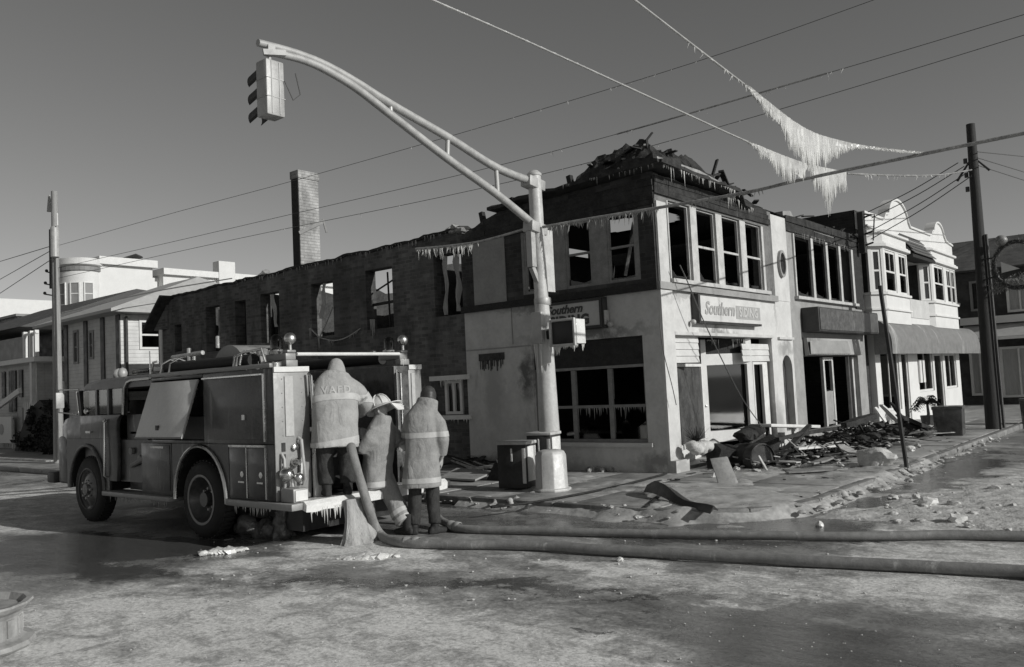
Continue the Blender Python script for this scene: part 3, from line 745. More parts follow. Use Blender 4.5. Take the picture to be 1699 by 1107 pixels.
for i in range(hx+1):
    for j in range(hy+1):
        x = XC+.06-1.5*i/hx; t = j/hy; y = YC+2.45+3.3*t
        e = min(1, 3*min(i/hx, 1-i/hx)); z = 5.18+(.50*(1-t)**.9+.06)*e+.13*e*noise.noise(Vector((x*3, y*3, 6)))+.08*noise.noise(Vector((x*9, y*9, 2)))*e
        pts.append(V(x, y, z))
q.add(pts, [(i*(hy+1)+j, (i+1)*(hy+1)+j, (i+1)*(hy+1)+j+1, i*(hy+1)+j+1) for i in range(hx) for j in range(hy)])
build('charred_roof_slope', q, 'charred_wood', bb)
for i in range(12):
    q = MB(); t = rnd(0, 1); a = V(XC-.1-rnd(0, .5), YC+2.5+3.2*t, 5.25+.42*(1-t)+rnd(-.03, .06)); d = V(rnd(-.5, .5), rnd(-1, 1), rnd(-.25, .25)).normalized()
    q.beam(a-d*rnd(.1, .35), a+d*rnd(.1, .35), rnd(.04, .12), rnd(.02, .04)); build('charred_slat', q, 'charred_wood', bb)
for i in range(42):
    q = MB(); a = V(XC-.1-rnd(0, 1.5), YC+rnd(.1, 2.4), 5.5+rnd(0, .30)); d = V(rnd(-1, 1), rnd(-1, 1), rnd(-.10, .10)).normalized()
    q.beam(a-d*rnd(.1, .32), a+d*rnd(.1, .32), rnd(.03, .12), rnd(.015, .03)); build('charred_slat', q, 'charred_wood' if i % 9 else 'mid_wood', bb)
q = MB(); a = V(XC-.25, YC+.35, 5.72); q.beam(a, a+V(-.02, 0, .2), .07, .05); q.beam(a+V(-.02, 0, .18), a+V(.05, .12, .34), .05, .03); q.beam(V(XC-.1, YC+2.5, 5.55), V(XC-.02, YC+2.62, 5.92), .09, .03)
build('roof_stub', q, 'char', bb)
for u, z in ((3.1, 5.2), (3.9, 5.05), (2.55, 5.28), (1.7, 5.36)):
    q = MB(); q.beam(FA['o']+FA['u']*u+V(0, .05, z-.1), FA['o']+FA['u']*(u+.05)+V(0, .05, z+.16), .10, .09); build('roof_stub', q, 'char', bb)
# --- floors, partitions, remains of the ceiling (the fire opened the roof)
q = MB(); q.boxb(XC-4.4, XC-.3, YC+.3, YC+5.7, 2.86, 3.16); build('upper_floor', q, 'char', bb)
q = MB(); q.boxb(XC-4.5, XC-.3, YC+5.5, YC+5.75, 0, 4.6); q.boxb(XC-4.55, XC-4.32, YC+.3, YC+5.45, 0, 4.7); build('inner_wall', q, 'char', bb)
def ceil_piece(poly): q = MB(); q.prism([V(XC-a, YC+b, 4.9) for a, b in poly], (0, 0, .10)); build('charred_ceiling', q, 'char', bb)
CEIL_HOLES = []
# ceiling of the corner shop with the holes burnt through it
CEIL_HOLES = [[(2.0, 1.55), (1.42, 1.75), (2.30, 3.2), (3.0, 3.1)], [(2.65, .95), (2.3, .85), (2.95, 1.6), (3.02, 1.65)], [(.56, 1.42), (.40, 1.6), (1.15, 3.05), (1.52, 3.25)]]
def inpoly(x, y, P_):
    c = False
    for i in range(len(P_)):
        (x0, y0), (x1, y1) = P_[i-1], P_[i]
        if (y0 > y) != (y1 > y) and x < (x1-x0)*(y-y0)/(y1-y0)+x0: c = not c
    return c
q = MB(); st = .085
for i in range(int(4.3/st)):
    for j in range(int(5.4/st)):
        u, y = .2+(i+.5)*st, .2+(j+.5)*st
        if any(inpoly(u, y, h) for h in CEIL_HOLES): continue
        q.add([(XC-u-st/2, YC+y-st/2, 4.9), (XC-u+st/2, YC+y-st/2, 4.9), (XC-u+st/2, YC+y+st/2, 4.9), (XC-u-st/2, YC+y+st/2, 4.9)], [(0, 1, 2, 3)])
        q.add([(XC-u-st/2, YC+y-st/2, 4.97), (XC-u+st/2, YC+y-st/2, 4.97), (XC-u+st/2, YC+y+st/2, 4.97), (XC-u-st/2, YC+y+st/2, 4.97)], [(3, 2, 1, 0)])
build('charred_ceiling', q, 'char', bb)
for a, b in (((-.5, 1.2, 4.86), (-1.1, 2.4, 3.6)), ((-1.5, .9, 4.75), (-2.2, 2.0, 3.5)), ((-.6, .35, 4.5), (-.95, .5, 3.6)), ((-1.6, .45, 4.86), (-1.35, .32, 4.35))):
    q = MB(); q.beam(V(XC, YC, 0)+V(*a), V(XC, YC, 0)+V(*b), .07, .04); build('fallen_lath', q, 'mid_wood' if a[0] == -1.6 else 'charred_wood', bb)
# ================================================================= REAR WING (roofless brick)
wg = thing('burnt_wing', 'long roofless burnt brick wing behind the fire engine with empty window openings', 'building', (-17.5, YC+.06, PZ))
WX0, WX1, WY = -11.69, -23.35, YC+.06
FW = dict(o=V(WX0, WY, 0), u=V(-1, 0, 0), n=V(0, -1, 0))
wh = [(.03, .86, 3.22, 4.52), (2.16, 3.06, 3.12, 4.48), (4.25, 5.10, 3.10, 4.40), (6.42, 7.24, 3.10, 4.38), (7.92, 8.44, 3.06, 4.32), (9.20, 9.92, 3.04, 4.30), (11.25, 11.64, 3.15, 3.95), (.14, .66, 1.16, 1.88)]
def wtop(u): return 4.92-.0125*u + (.05 if u < 1.2 else 0) + noisy(u, 1.6, .05, 6) + noisy(u, 6, .03, 9)
mb = MB(); wall(mb, FW['o'], FW['u'], FW['n'], frange(0, 11.66, .2), [0, 4.6], wh, .30, top=wtop); build('brick_wall', mb, 'burnt_brick', wg)
q = MB(); q.prism([V(WX1-.005, WY+d, z) for d, z in ((0, 0), (0, 4.72), (0, 4.72), (5.7, 4.72), (5.7, 0))], (-.3, 0, 0)); build('end_wall', q, 'burnt_brick', wg)
q = MB(); q.prism([V(WX1-.31, WY-.05, 3.86), V(WX1-.31, WY-.05, 4.70), V(WX1-1.12, WY-.05, 3.86)], (0, .3, 0)); build('gable_wing', q, 'burnt_brick', wg)
q = MB(); q.beam(V(WX1-.1, WY-.12, 4.80), V(WX1-1.2, WY-.12, 3.86), .5, .07); build('rake_board', q, 'charred_wood', wg)
q = MB(); q.prism([V(WX1-.305, WY, 0), V(WX1-.95, WY, 0), V(WX1-.95, WY, 3.85), V(WX1-.305, WY, 3.85)], (0, 3, 0)); build('lean_to_wall', q, 'burnt_brick', wg)
mb = MB(); wall(mb, V(WX0, WY+5.9, 0), V(-1, 0, 0), V(0, -1, 0), frange(0, 11.6, .3), [0, 4.3], [(2.0, 3.0, 3.1, 4.2), (8.2, 9.2, 3.1, 4.2)], .25, top=lambda u: 4.52+noisy(u, 1.3, .16, 12)); build('back_wall', mb, 'burnt_brick', wg)
q = MB(); q.boxb(WX1, WX0, WY+.32, WY+5.85, 2.75, 2.95); build('upper_floor', q, 'char', wg)
for u, h in ((1.35, 4.55), (3.75, 4.1), (5.75, 4.35), (7.5, 4.5), (8.8, 4.55), (10.4, 4.3)):
    q = MB(); mbw = wall(MB(), V(WX0-u, WY+.6, 0), V(0, 1, 0), V(1, 0, 0), frange(0, 4.6, .3), [2.96, 4.0], [], .12, top=lambda s, h=h: h+noisy(s, 2, .2, h)); build('partition', mbw, 'soot_plaster', wg)
# coping along the wing top with ice hanging from it
q = MB(); us = frange(0.0, 11.7, .15)
q.rings([[FW['o']+FW['u']*u+FW['n']*d+V(0, 0, wtop(u)+z+noisy(u, 5, .02, 3)) for d, z in ((.05, .0), (.07, .05), (-.2, .08), (-.34, .02))] for u in us]); build('coping', q, 'charred_wood', wg)
q = MB()
for i in range(150):
    u = rnd(.1, 8.5); q.icicle(FW['o']+FW['u']*u+FW['n']*.05+V(0, 0, wtop(u)+.02), .02+.13*random.random()**2, rnd(.006, .014))
build('icicles', q, 'icicle_grey', wg)
for a in (.35, 7.1): 
    q = MB()
    for k in range(5): q.rock(FW['o']+FW['u']*(a+rnd(-.3, .3))+FW['n']*rnd(-.2, .05)+V(0, 0, wtop(a)+rnd(0, .1)), rnd(.07, .18), k+a, .6)
    build('ice_lump', q, 'dirty_ice', wg)
# torn hangings and strips in the openings
def rag(u0, z0, u1, z1, w, d=.12, m='curtain'):
    q = MB(); rg = []
    for i in range(9):
        t = i/8; c = FW['o']+FW['u']*(u0+(u1-u0)*t+.03*math.sin(t*9))+FW['n']*-d+V(0, 0, z0+(z1-z0)*t); ww = w*(.6+.5*noise.noise(Vector((u0*3, t*4, 2))))
        rg.append([c+V(-ww/2, 0, 0), c+V(0, .03*math.sin(t*7), 0), c+V(ww/2, .02, 0), c+V(0, .05, 0)])
    q.rings(rg); build('torn_curtain', q, m, wg)
rag(.30, 4.50, .28, 3.3, .22); rag(.62, 4.5, .66, 3.26, .16); rag(4.72, 4.40, 4.86, 3.55, .24); rag(6.55, 4.36, 6.62, 3.2, .10, m='soot_plaster'); rag(6.9, 4.36, 6.75, 3.5, .20); rag(9.45, 4.2, 9.5, 3.1, .05)
q = MB(); q.beam(FW['o']+FW['u']*2.2+V(0, .2, 3.72), FW['o']+FW['u']*3.05+V(0, .2, 3.70), .05, .06); q.beam(FW['o']+FW['u']*2.5+V(0, .2, 3.14), FW['o']+FW['u']*2.53+V(0, .2, 4.4), .03, .03); q.beam(FW['o']+FW['u']*2.2+V(0, .2, 4.25), FW['o']+FW['u']*2.95+V(0, .22, 4.02), .03, .03); build('burnt_sash', q, 'charred_wood', wg)
# frozen cable looped under the middle opening
q = MB(); a = onY(515, 545, WY-.04); b = onY(552, 510, WY-.04); c = onY(530, 560, WY-.04)
q.tube([b, b.lerp(c, .5)+V(0, -.02, -.06), c], .018, 6); q.tube([a, c], .016, 6)
lp = [c.lerp(onY(598, 545, WY-.04), t/10)+V(0, 0, -.16*math.sin(math.pi*t/10)) for t in range(11)]
q.tube(lp, .014, 6); build('frozen_cable', q, 'dirty_ice', wg)
q = MB()
for i in range(10): q.fringe(lp[i], lp[i+1], 4, .04, .14, .006, .012)
for p_ in (a, c): q.fringe(p_+V(-.05, 0, 0), p_+V(.05, 0, 0), 5, .08, .3, .008, .016)
for i in range(5): q.icicle(onY(618+rnd(-3, 3), 530, WY-.04), rnd(.2, .45), .02)
build('icicles', q, 'icicle_grey', wg)
# white ground-floor window with a heavy hood and sill, iced
q = MB(); frame_rect(q, FW['o'], FW['u'], FW['n'], .16, .64, 1.17, 1.87, .06, .10, -.06); slab(q, FW['o'], FW['u'], FW['n'], .37, .43, 1.23, 1.81, .08, -.05)
wn = build('window', q, 'white_paint', wg)
q = MB(); slab(q, FW['o'], FW['u'], FW['n'], -.10, .90, 1.875, 1.97, .22, .003); build('window_hood', q, 'white_paint', wn)
q = MB(); slab(q, FW['o'], FW['u'], FW['n'], -.10, .90, 1.07, 1.155, .18, .003); build('window_sill', q, 'white_paint', wn)
q = MB(); slab(q, FW['o'], FW['u'], FW['n'], .22, .58, 1.23, 1.81, .01, -.03); build('pane', q, 'dirty_glass', wn)
q = MB(); q.fringe(FW['o']+V(.08, -.2, 1.88), FW['o']+V(-.88, -.2, 1.88), 26, .03, .22, .008, .018); q.fringe(FW['o']+V(.08, -.17, 1.07), FW['o']+V(-.88, -.17, 1.07), 16, .02, .1, .006, .014); build('icicles', q, 'icicle', wn)
q = MB(); q.tube([V(-23.95, WY-.1, 3.85), V(-23.95, WY-.1, .3)], .05, 8); build('downpipe', q, 'white_paint', wg)
# chimney
cx1, cy1 = -17.72, 13.0
ch = MB(); ch.boxb(cx1-.30, cx1, cy1, cy1+.62, 2.96, 7.30); cho = build('chimney', ch, 'chimney_brick', wg)
q = MB(); q.boxb(cx1-.325, cx1+.025, cy1-.025, cy1+.645, 7.30, 7.50); build('chimney_cap', q, 'chimney_brick', cho)
q = MB(); q.boxb(cx1-.302, cx1-.02, cy1-.012, cy1-.001, 2.97, 7.29); build('sooted_side', q, 'char', cho)  # dark sheet paints the shade on the face turned from the sun
q = MB(); q.beam(V(cx1+.03, cy1-.05, 5.85), V(cx1+.03, cy1+.75, 6.25), .02, .09); q.beam(V(cx1+.03, cy1+.72, 6.3), V(cx1+.06, cy1+.80, 5.95), .04, .05); build('fallen_strap', q, 'mid_wood', cho)
# ================================================================= SECOND BURNT SHOP
bs = thing('burnt_shop', 'narrow grey burnt-out shop with open doorway and dark sign box beside the white corner shop', 'building', (XC, 20.8, PZ))
U0, U1 = 5.79, 10.85
FS = dict(o=V(XC-.03, YC, 0), u=V(0, 1, 0), n=V(1, 0, 0))
mb = MB(); wall(mb, FS['o'], FS['u'], FS['n'], frange(U0, U1, .24), [0, 5.0], [(6.42, 10.22, -.001, 2.06), (6.2, 10.30, 3.42, 4.86)], .28, top=lambda u: 5.24+noisy(u, 1.8, .10, 21)+(.1 if u < 6.3 else 0)); build('front_wall', mb, 'grey_stucco', bs)
q = MB(); slab(q, FS['o'], FS['u'], FS['n'], 10.32, U1, 3.3, 5.3, .03, .003); build('burnt_pier', q, 'char', bs)
def fascia2(u0, u1, z, dz, off):
    u = u0
    while u < u1-.05:
        e = min(u1, u+rnd(1.2, 2.0)); q = MB()
        q.prism([FS['o']+FS['u']*a+FS['n']*(off+rnd(0, .01))+V(0, 0, zz) for a, zz in ((u+.008, z), (e-.008, z), (e-.008, z+dz+rnd(-.03, .05)), (u+.008, z+dz+rnd(-.03, .05)))], FS['n']*.03); build('charred_board', q, 'charred_wood', bs); u = e
fascia2(U0, U1, 4.88, .18, .004); fascia2(U0, U1, 5.09, .15, .02)
for i in range(14):
    q = MB(); u = rnd(U0, U1-.4); a = FS['o']+FS['u']*u+V(rnd(-.3, .15), 0, 5.22+rnd(0, .12)); q.beam(a, a+V(rnd(-.1, .1), rnd(.2, .6), rnd(-.1, .12)), rnd(.04, .1), rnd(.02, .05)); build('charred_slat', q, 'charred_wood', bs)
q = MB(); q.fringe(FS['o']+V(.06, 6.2, 4.9), FS['o']+V(.06, 9.8, 4.9), 50, .02, .16, .005, .012); build('icicles', q, 'icicle_grey', bs)
f = MB()
for a, b in ((6.2, 6.27), (7.28, 7.42), (8.27, 8.41), (9.2, 9.34), (10.16, 10.30)): slab(f, FS['o'], FS['u'], FS['n'], a, b, 3.425, 4.855, .10, -.06)
build('window_posts', f, 'light_wood', bs)
for a, b in ((6.28, 7.27), (7.43, 8.26), (8.42, 9.19), (9.35, 10.15)):
    f = MB(); frame_rect(f, FS['o'], FS['u'], FS['n'], a, b, 3.43, 4.85, .04, .05, -.05); wo = build('window', f, 'charred_wood', bs)
    g_ = MB(); g_.prism([FS['o']+FS['u']*x+FS['n']*-.04+V(0, 0, z) for x, z in ((a+.04, 3.47), (b-.04, 3.47), (b-.04, 3.5+rnd(.02, .2)), ((a+b)/2+.2, 3.5), ((a+b)/2-.1, 3.5+rnd(0, .05)), (a+.04, 3.5+rnd(.1, .3)))], FS['n']*.004); build('broken_pane', g_, 'dirty_glass', wo)
q = MB(); slab(q, FS['o'], FS['u'], FS['n'], 6.15, 10.34, 3.35, 3.418, .10, .003); build('window_sill', q, 'light_wood', bs)
q = MB(); slab(q, FS['o'], FS['u'], FS['n'], 6.45, 10.80, 2.60, 3.16, .40, .003); sb = build('sign_box', q, 'dark_paint', bs, bevel=.015)
q = MB(); slab(q, FS['o'], FS['u'], FS['n'], 6.50, 10.75, 2.64, 3.12, .015, .405); build('blank_sign_face', q, 'truck_dusty', sb)
q = MB()
us = frange(6.44, 10.2, .08); q.rings([[FS['o']+FS['u']*u+FS['n']*(d+.02*math.sin(u*40))+V(0, 0, z) for d, z in ((.02, 2.48), (.10, 2.47), (.14, 2.08), (.04, 2.06))] for u in us]); build('corrugated_valance', q, 'aluminium', bs)
q = MB(); q.prism([FS['o']+FS['u']*a+FS['n']*.165+V(0, 0, z) for a, z in ((6.46, 2.40), (9.0, 2.42), (9.2, 2.1), (6.46, 2.1))], FS['n']*.004); build('sooty_patch', q, 'grey_stucco', bs)
q = MB()
for a, b, z0, z1 in ((7.95, 8.05, .36, 2.03), (8.55, 8.65, .36, 2.03), (8.05, 8.55, 1.95, 2.03), (9.78, 9.86, .2, 2.04), (10.08, 10.2, .2, 2.04)): slab(q, FS['o'], FS['u'], FS['n'], a, b, z0, z1, .07, -.18)
dr = build('door_frame', q, 'light_wood', bs)
q = MB(); slab(q, FS['o'], FS['u'], FS['n'], 8.06, 8.54, .4, 1.2, .04, -.16); slab(q, FS['o'], FS['u'], FS['n'], 8.66, 8.98, .38, 1.2, .04, -.30); build('door_leaf', q, 'grey_stucco', dr)
q = MB(); slab(q, FS['o'], FS['u'], FS['n'], 6.42, 10.2, .08, .34, .20, -.26); build('threshold', q, 'concrete', bs)
q = MB(); q.boxb(XC-5, XC-4.8, YC+5.85, YC+10.8, 0, 5.1); q.boxb(XC-4.8, XC-.32, YC+5.8, YC+5.84, 0, 5.0); build('inner_wall', q, 'char', bs)
q = MB(); q.boxb(XC-4.75, XC-.33, YC+5.86, YC+10.75, 2.6, 2.9); build('upper_floor', q, 'char', bs)
q = MB(); q.boxb(XC-4.75, XC-.33, YC+5.86, YC+10.75, 4.98, 5.08); build('charred_ceiling', q, 'char', bs)
q = MB(); q.beam(V(XC-.4, YC+6.5, 1.4), V(XC-.5, YC+7.1, 1.75), .06, .03); q.beam(V(XC-.5, YC+8.8, .2), V(XC-.7, YC+9.7, 1.2), .08, .05); build('fallen_lath', q, 'mid_wood', bs)
# ================================================================= WHITE SPANISH-STYLE BUILDING
wb = thing('white_building', 'white stucco two-storey building with two bay windows, curved parapets and rounded awning', 'building', (-7.2, 28.5, PZ))
q = MB(); q.boxb(-16, -7.22, 23.42, 23.72, 0, 6.02); build('party_wall', q, 'party_brick', wb)
q = MB(); q.boxb(-16, -7.68, 23.73, 33.4, 2.9, 5.85); build('upper_block', q, 'clean_stucco', wb)
# parapet with two curved gables
prof = [(23.42, 5.90), (25.2, 5.92)]
prof += [(25.4, 6.10)] + [(26.75+1.05*math.cos(rad(t)), 6.0+.68*math.sin(rad(t))) for t in range(168, 11, -12)] + [(27.95, 6.0)]
prof += [(30.4, 6.02), (30.7, 6.2)] + [(31.55+.72*math.cos(rad(t)), 6.07+.5*math.sin(rad(t))) for t in range(165, 14, -15)] + [(32.5, 6.02), (33.4, 5.95)]
q = MB(); q.prism([V(-7.0, 23.42, 5.5)]+[V(-7.0, y, z) for y, z in prof]+[V(-7.0, 33.4, 5.5)], (-.24, 0, 0)); pp = build('parapet', q, 'clean_stucco', wb)
rg = [[V(-6.95, y, z), V(-6.95, y, z+.06), V(-7.27, y, z+.06), V(-7.27, y, z)] for y, z in prof]; q = MB(); q.rings(rg); build('coping', q, 'clean_stucco', pp)
q = MB(); q.boxb(-6.97, -6.90, 23.42, 33.4, 5.52, 5.58); build('ledge', q, 'clean_stucco', pp)
def bay(y0, y1, wins):
    x0, x1, c = -7.67, -6.75, .35
    def ringpts(e=0): return [V(x0, y0-e*.0, 0), V(x1-.30+e*.5, y0-e, 0), V(x1+e, y0+c-e*.5, 0), V(x1+e, y1-c+e*.5, 0), V(x1-.30+e*.5, y1+e, 0), V(x0, y1, 0)]
    base = MB(); rp = ringpts()
    def band(m, e, za, zb): m.prism([p+V(0, 0, za) for p in ringpts(e)], (0, 0, zb-za))
    band(base, 0, 2.92, 3.70); b0 = build('bay_base', base, 'clean_stucco', wb)
    q = MB(); band(q, .05, 3.28, 3.33); band(q, .06, 3.703, 3.77); build('bay_ledge', q, 'clean_stucco', b0)
    q = MB(); band(q, 0, 4.95, 5.498); b1 = build('bay_head', q, 'clean_stucco', wb)
    q = MB(); band(q, .10, 5.02, 5.10); band(q, .05, 5.103, 5.15); band(q, .08, 5.40, 5.46); build('cornice', q, 'clean_stucco', b1)
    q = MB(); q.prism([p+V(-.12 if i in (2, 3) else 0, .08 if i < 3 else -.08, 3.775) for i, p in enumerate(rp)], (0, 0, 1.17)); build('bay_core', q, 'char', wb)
    piers = MB(); last = y0
    for a, b in wins: pass
    segs = [(rp[1], rp[2]), (rp[2], rp[3]), (rp[3], rp[4])]
    for si, (p, r_) in enumerate(segs):
        d = (r_-p); L = d.length; d.normalize(); n_ = V(d.y, -d.x, 0)
        holes = []
        if si == 1: holes = [(a-p.y, b-p.y) for a, b in wins]
        elif L > .3: holes = [(.10, L-.08)]
        cur = 0
        for a, b in holes+[(L, L)]:
            if a-cur > .01: piers.prism([p+d*cur+V(0, 0, 3.78), p+d*a+V(0, 0, 3.78), p+d*a+V(0, 0, 4.945), p+d*cur+V(0, 0, 4.945)], n_*-.1)
            cur = b
        for a, b in holes:
            f = MB(); frame_rect(f, p, d, n_, a+.005, b-.005, 3.785, 4.94, .06, .05, -.07); slab(f, p, d, n_, a+.065, b-.065, 4.34, 4.39, .045, -.068)
            wo = build('window', f, 'white_paint', wb)
            g_ = MB(); slab(g_, p, d, n_, a+.065, b-.065, 4.39, 4.88, .006, -.05); slab(g_, p, d, n_, a+.065, b-.065, 3.85, 4.34, .006, -.055); build('pane', g_, 'dirty_glass', wo)
            g_ = MB(); slab(g_, p, d, n_, a+.065, b-.065, 4.1+rnd(-.1, .25), 4.88, .004, -.085); build('blind', g_, 'curtain', wo)
            if b-a > .8 or si == 1:
                g_ = MB(); mid = (a+b)/2; slab(g_, p, d, n_, mid-.015, mid+.015, 4.392, 4.878, .02, -.042); build('glazing_bar', g_, 'white_paint', wo)
    build('bay_pier', piers, 'clean_stucco', wb)
bay(23.75, 26.75, [(24.25, 25.2), (25.55, 26.3)])
bay(28.9, 32.7, [(29.5, 30.7), (31.1, 31.7), (31.75, 32.3)])
# recess: balcony door, tiled pent roof, balcony rail
f = MB(); frame_rect(f, V(-7.64, 0, 0), V(0, 1, 0), V(1, 0, 0), 27.0, 27.8, 3.3, 5.0, .09, .05); slab(f, V(-7.64, 0, 0), V(0, 1, 0), V(1, 0, 0), 27.09, 27.71, 4.15, 4.2, .045); bd = build('balcony_door', f, 'white_paint', wb)
q = MB(); slab(q, V(-7.66, 0, 0), V(0, 1, 0), V(1, 0, 0), 27.09, 27.71, 3.39, 4.91, .02); build('door_glass', q, 'dirty_glass', bd)
q = MB(); slab(q, V(-7.66, 0, 0), V(0, 1, 0), V(1, 0, 0), 27.85, 28.8, 3.3, 4.9, .03); build('dark_shutter', q, 'grey_paint', wb)
q = MB(); q.boxb(-7.66, -6.85, 26.78, 28.88, 2.95, 3.15); build('balcony_floor', q, 'clean_stucco', wb)
q = MB(); q.boxb(-6.90, -6.84, 26.78, 28.88, 3.16, 3.72); build('balcony_rail', q, 'shade_stucco', wb)
q = MB(); rg = []
for t in range(13):
    y = 26.6+2.6*t/12
    rg.append([V(-7.18, y, 5.88), V(-6.62, y, 5.02), V(-6.62, y, 4.94), V(-7.18, y, 5.0)])
q.rings(rg); rf = build('pent_roof', q, 'char', wb)
for r_ in range(7):
    for k in range(9):
        t0 = r_/7; a = V(-7.16, 26.62, 5.90).lerp(V(-6.60, 26.62, 5.05), t0); b = V(-7.16, 26.62, 5.90).lerp(V(-6.60, 26.62, 5.05), t0+.165)
        y = .283*k + (.14 if r_ % 2 else 0)
        if y+.27 > 2.62: continue
        q = MB(); q.prism([a+V(0, y, .0), a+V(0, y+.27, .0), b+V(.01, y+.27, .035), b+V(.01, y, .035)], (.01, 0, .016)); build('roof_tile', q, 'roof_tile', rf)
# ground floor: rounded awning, shop windows, door
q = MB(); ys = frange(23.55, 34.4, .3); rg = []
for y in ys:
    rg.append([V(-7.0+.46*math.sin(rad(a)), y, 2.35+.66*math.cos(rad(a))+.008*math.sin(y*20)) for a in range(0, 91, 10)]+[V(-6.54, y, 2.07), V(-6.60, y, 2.07)])
q.rings(rg, close=False); aw = build('awning', q, 'awning', wb, smooth=True)
for y in (23.55, 34.4):
    q = MB(); q.prism([V(-7.0, y, 2.07)]+[V(-7.0+.455*math.sin(rad(a)), y, 2.35+.655*math.cos(rad(a))) for a in range(0, 91, 10)]+[V(-6.545, y, 2.07)], (0, .01, 0)); build('awning_end', q, 'awning', aw)
mb = MB(); wall(mb, V(-7.05, 23.72, 0), V(0, 1, 0), V(1, 0, 0), [0, 9.7], [0, 2.88], [(.45, 2.2, .5, 2.2), (2.45, 3.15, .13, 2.15), (4.2, 6.0, .9, 2.2), (6.2, 7.3, .13, 2.1), (7.6, 9.2, .9, 2.1)], .2); build('shop_wall', mb, 'clean_stucco', wb)
for a, b, z0, z1, k in ((.45, 2.2, .5, 2.2, 'w'), (2.45, 3.15, .13, 2.15, 'd'), (4.2, 6.0, .9, 2.2, 'w'), (6.2, 7.3, .13, 2.1, 'd'), (7.6, 9.2, .9, 2.1, 'w')):
    f = MB(); frame_rect(f, V(-7.05, 23.72, 0), V(0, 1, 0), V(1, 0, 0), a+.005, b-.005, z0+.005, z1-.005, .07, .06, -.1)
    if k == 'w': slab(f, V(-7.05, 23.72, 0), V(0, 1, 0), V(1, 0, 0), (a+b)/2-.02, (a+b)/2+.02, z0+.075, z1-.075, .05, -.095)
    wo = build('shop_window' if k == 'w' else 'door', f, 'white_paint', wb)
    g_ = MB(); slab(g_, V(-7.05, 23.72, 0), V(0, 1, 0), V(1, 0, 0), a+.075, b-.075, z0+.075, z1-.075, .01, -.08); build('pane', g_, 'dirty_glass', wo)
q = MB(); q.boxb(-11, -8.2, 23.75, 33.3, 0, 2.85); build('shop_interior', q, 'mid_wood', wb)
for y in (28.0, 28.35): 
    q = MB(); q.boxb(-7.04, -6.99, y-.12, y+.12, 1.2, 1.9) ; build('white_notice', q, 'white_paint', wb)
# ================================================================= DARK SHINGLED BUILDING FURTHER ON
db = thing('shingled_building', 'dark shingled building with mansard roof and light shop windows behind the right utility pole', 'building', (-8, 38, 0))
mb = MB(); wall(mb, V(-13, 37, 0), V(1, 0, 0), V(0, -1, 0), [0, 10.2], [0, 5.35], [(5.75, 6.45, 3.75, 4.95), (7.0, 7.9, 3.6, 4.9), (5.55, 6.3, .45, 2.3), (6.6, 7.9, .35, 2.3), (8.3, 9.8, .5, 2.3)], .25); build('wall', mb, 'shingle', db)
q = MB(); q.boxb(-13, -3.0, 37.26, 46, 0, 5.3); build('block', q, 'shingle', db)
q = MB(); q.prism([V(-13.2, 36.85, 5.38), V(-13.2, 38.6, 6.75), V(-13.2, 45, 6.75), V(-13.2, 46, 5.38)], (10.6, 0, 0)); build('roof', q, 'shingle_roof', db)
q = MB(); q.boxb(-13.2, -2.6, 36.8, 36.99, 5.30, 5.375); build('eave', q, 'shingle', db)
for a, b, z0, z1, mt in ((5.75, 6.45, 3.75, 4.95, 'grey_paint'), (7.0, 7.9, 3.6, 4.9, 'white_paint'), (5.55, 6.3, .45, 2.3, 'white_paint'), (6.6, 7.9, .35, 2.3, 'white_paint'), (8.3, 9.8, .5, 2.3, 'white_paint')):
    f = MB(); frame_rect(f, V(-13, 37, 0), V(1, 0, 0), V(0, -1, 0), a+.005, b-.005, z0+.005, z1-.005, .09, .12, -.08); slab(f, V(-13, 37, 0), V(1, 0, 0), V(0, -1, 0), (a+b)/2-.03, (a+b)/2+.03, z0+.1, z1-.1, .08, -.06); wo = build('window' if z0 > 3 else 'shop_window', f, mt, db)
    g_ = MB(); slab(g_, V(-13, 37, 0), V(1, 0, 0), V(0, -1, 0), a+.095, b-.095, z0+.095, z1-.095, .02, -.10); build('pane', g_, 'curtain' if (mt == 'white_paint') else 'dirty_glass', wo)
q = MB(); q.boxb(-7.62, -2.5, 36.72, 36.98, 3.22, 3.50); build('fascia', q, 'clean_stucco', db)
q = MB(); q.prism([V(-7.55, 36.95, 3.2), V(-7.55, 35.8, 2.68), V(-7.55, 35.8, 2.6), V(-7.55, 36.95, 2.6)], (5.1, 0, 0)); build('awning_roof', q, 'roof_light', db)
q = MB(); q.boxb(-7.6, -2.4, 35.70, 35.795, 2.56, 2.66); build('gutter', q, 'clean_stucco', db)
q = MB(); q.boxb(-6.62, -6.50, 36.0, 36.12, 0.12, 2.55); build('awning_post', q, 'white_paint', db)
q = MB(); q.boxb(-7.9, -7.6, 36.75, 36.98, 4.02, 4.12); build('lamp_bracket', q, 'white_paint', db)
# ================================================================= LEFT SIDE, ALONG THE STREET
q = MB(); q.boxb(-90, -24.9, 11.0, 60, -.03, PZ-.01); struct('pavement_far', q, 'concrete')
q = MB(); q.boxb(-90, -27, 10.4, 10.55, 0, PZ+.02); struct('kerb_far', q, 'kerb_stone', bevel=.02)
q = MB(); q.boxb(-90, -27, 10.551, 10.995, -.03, PZ-.005); struct('verge', q, 'snow')
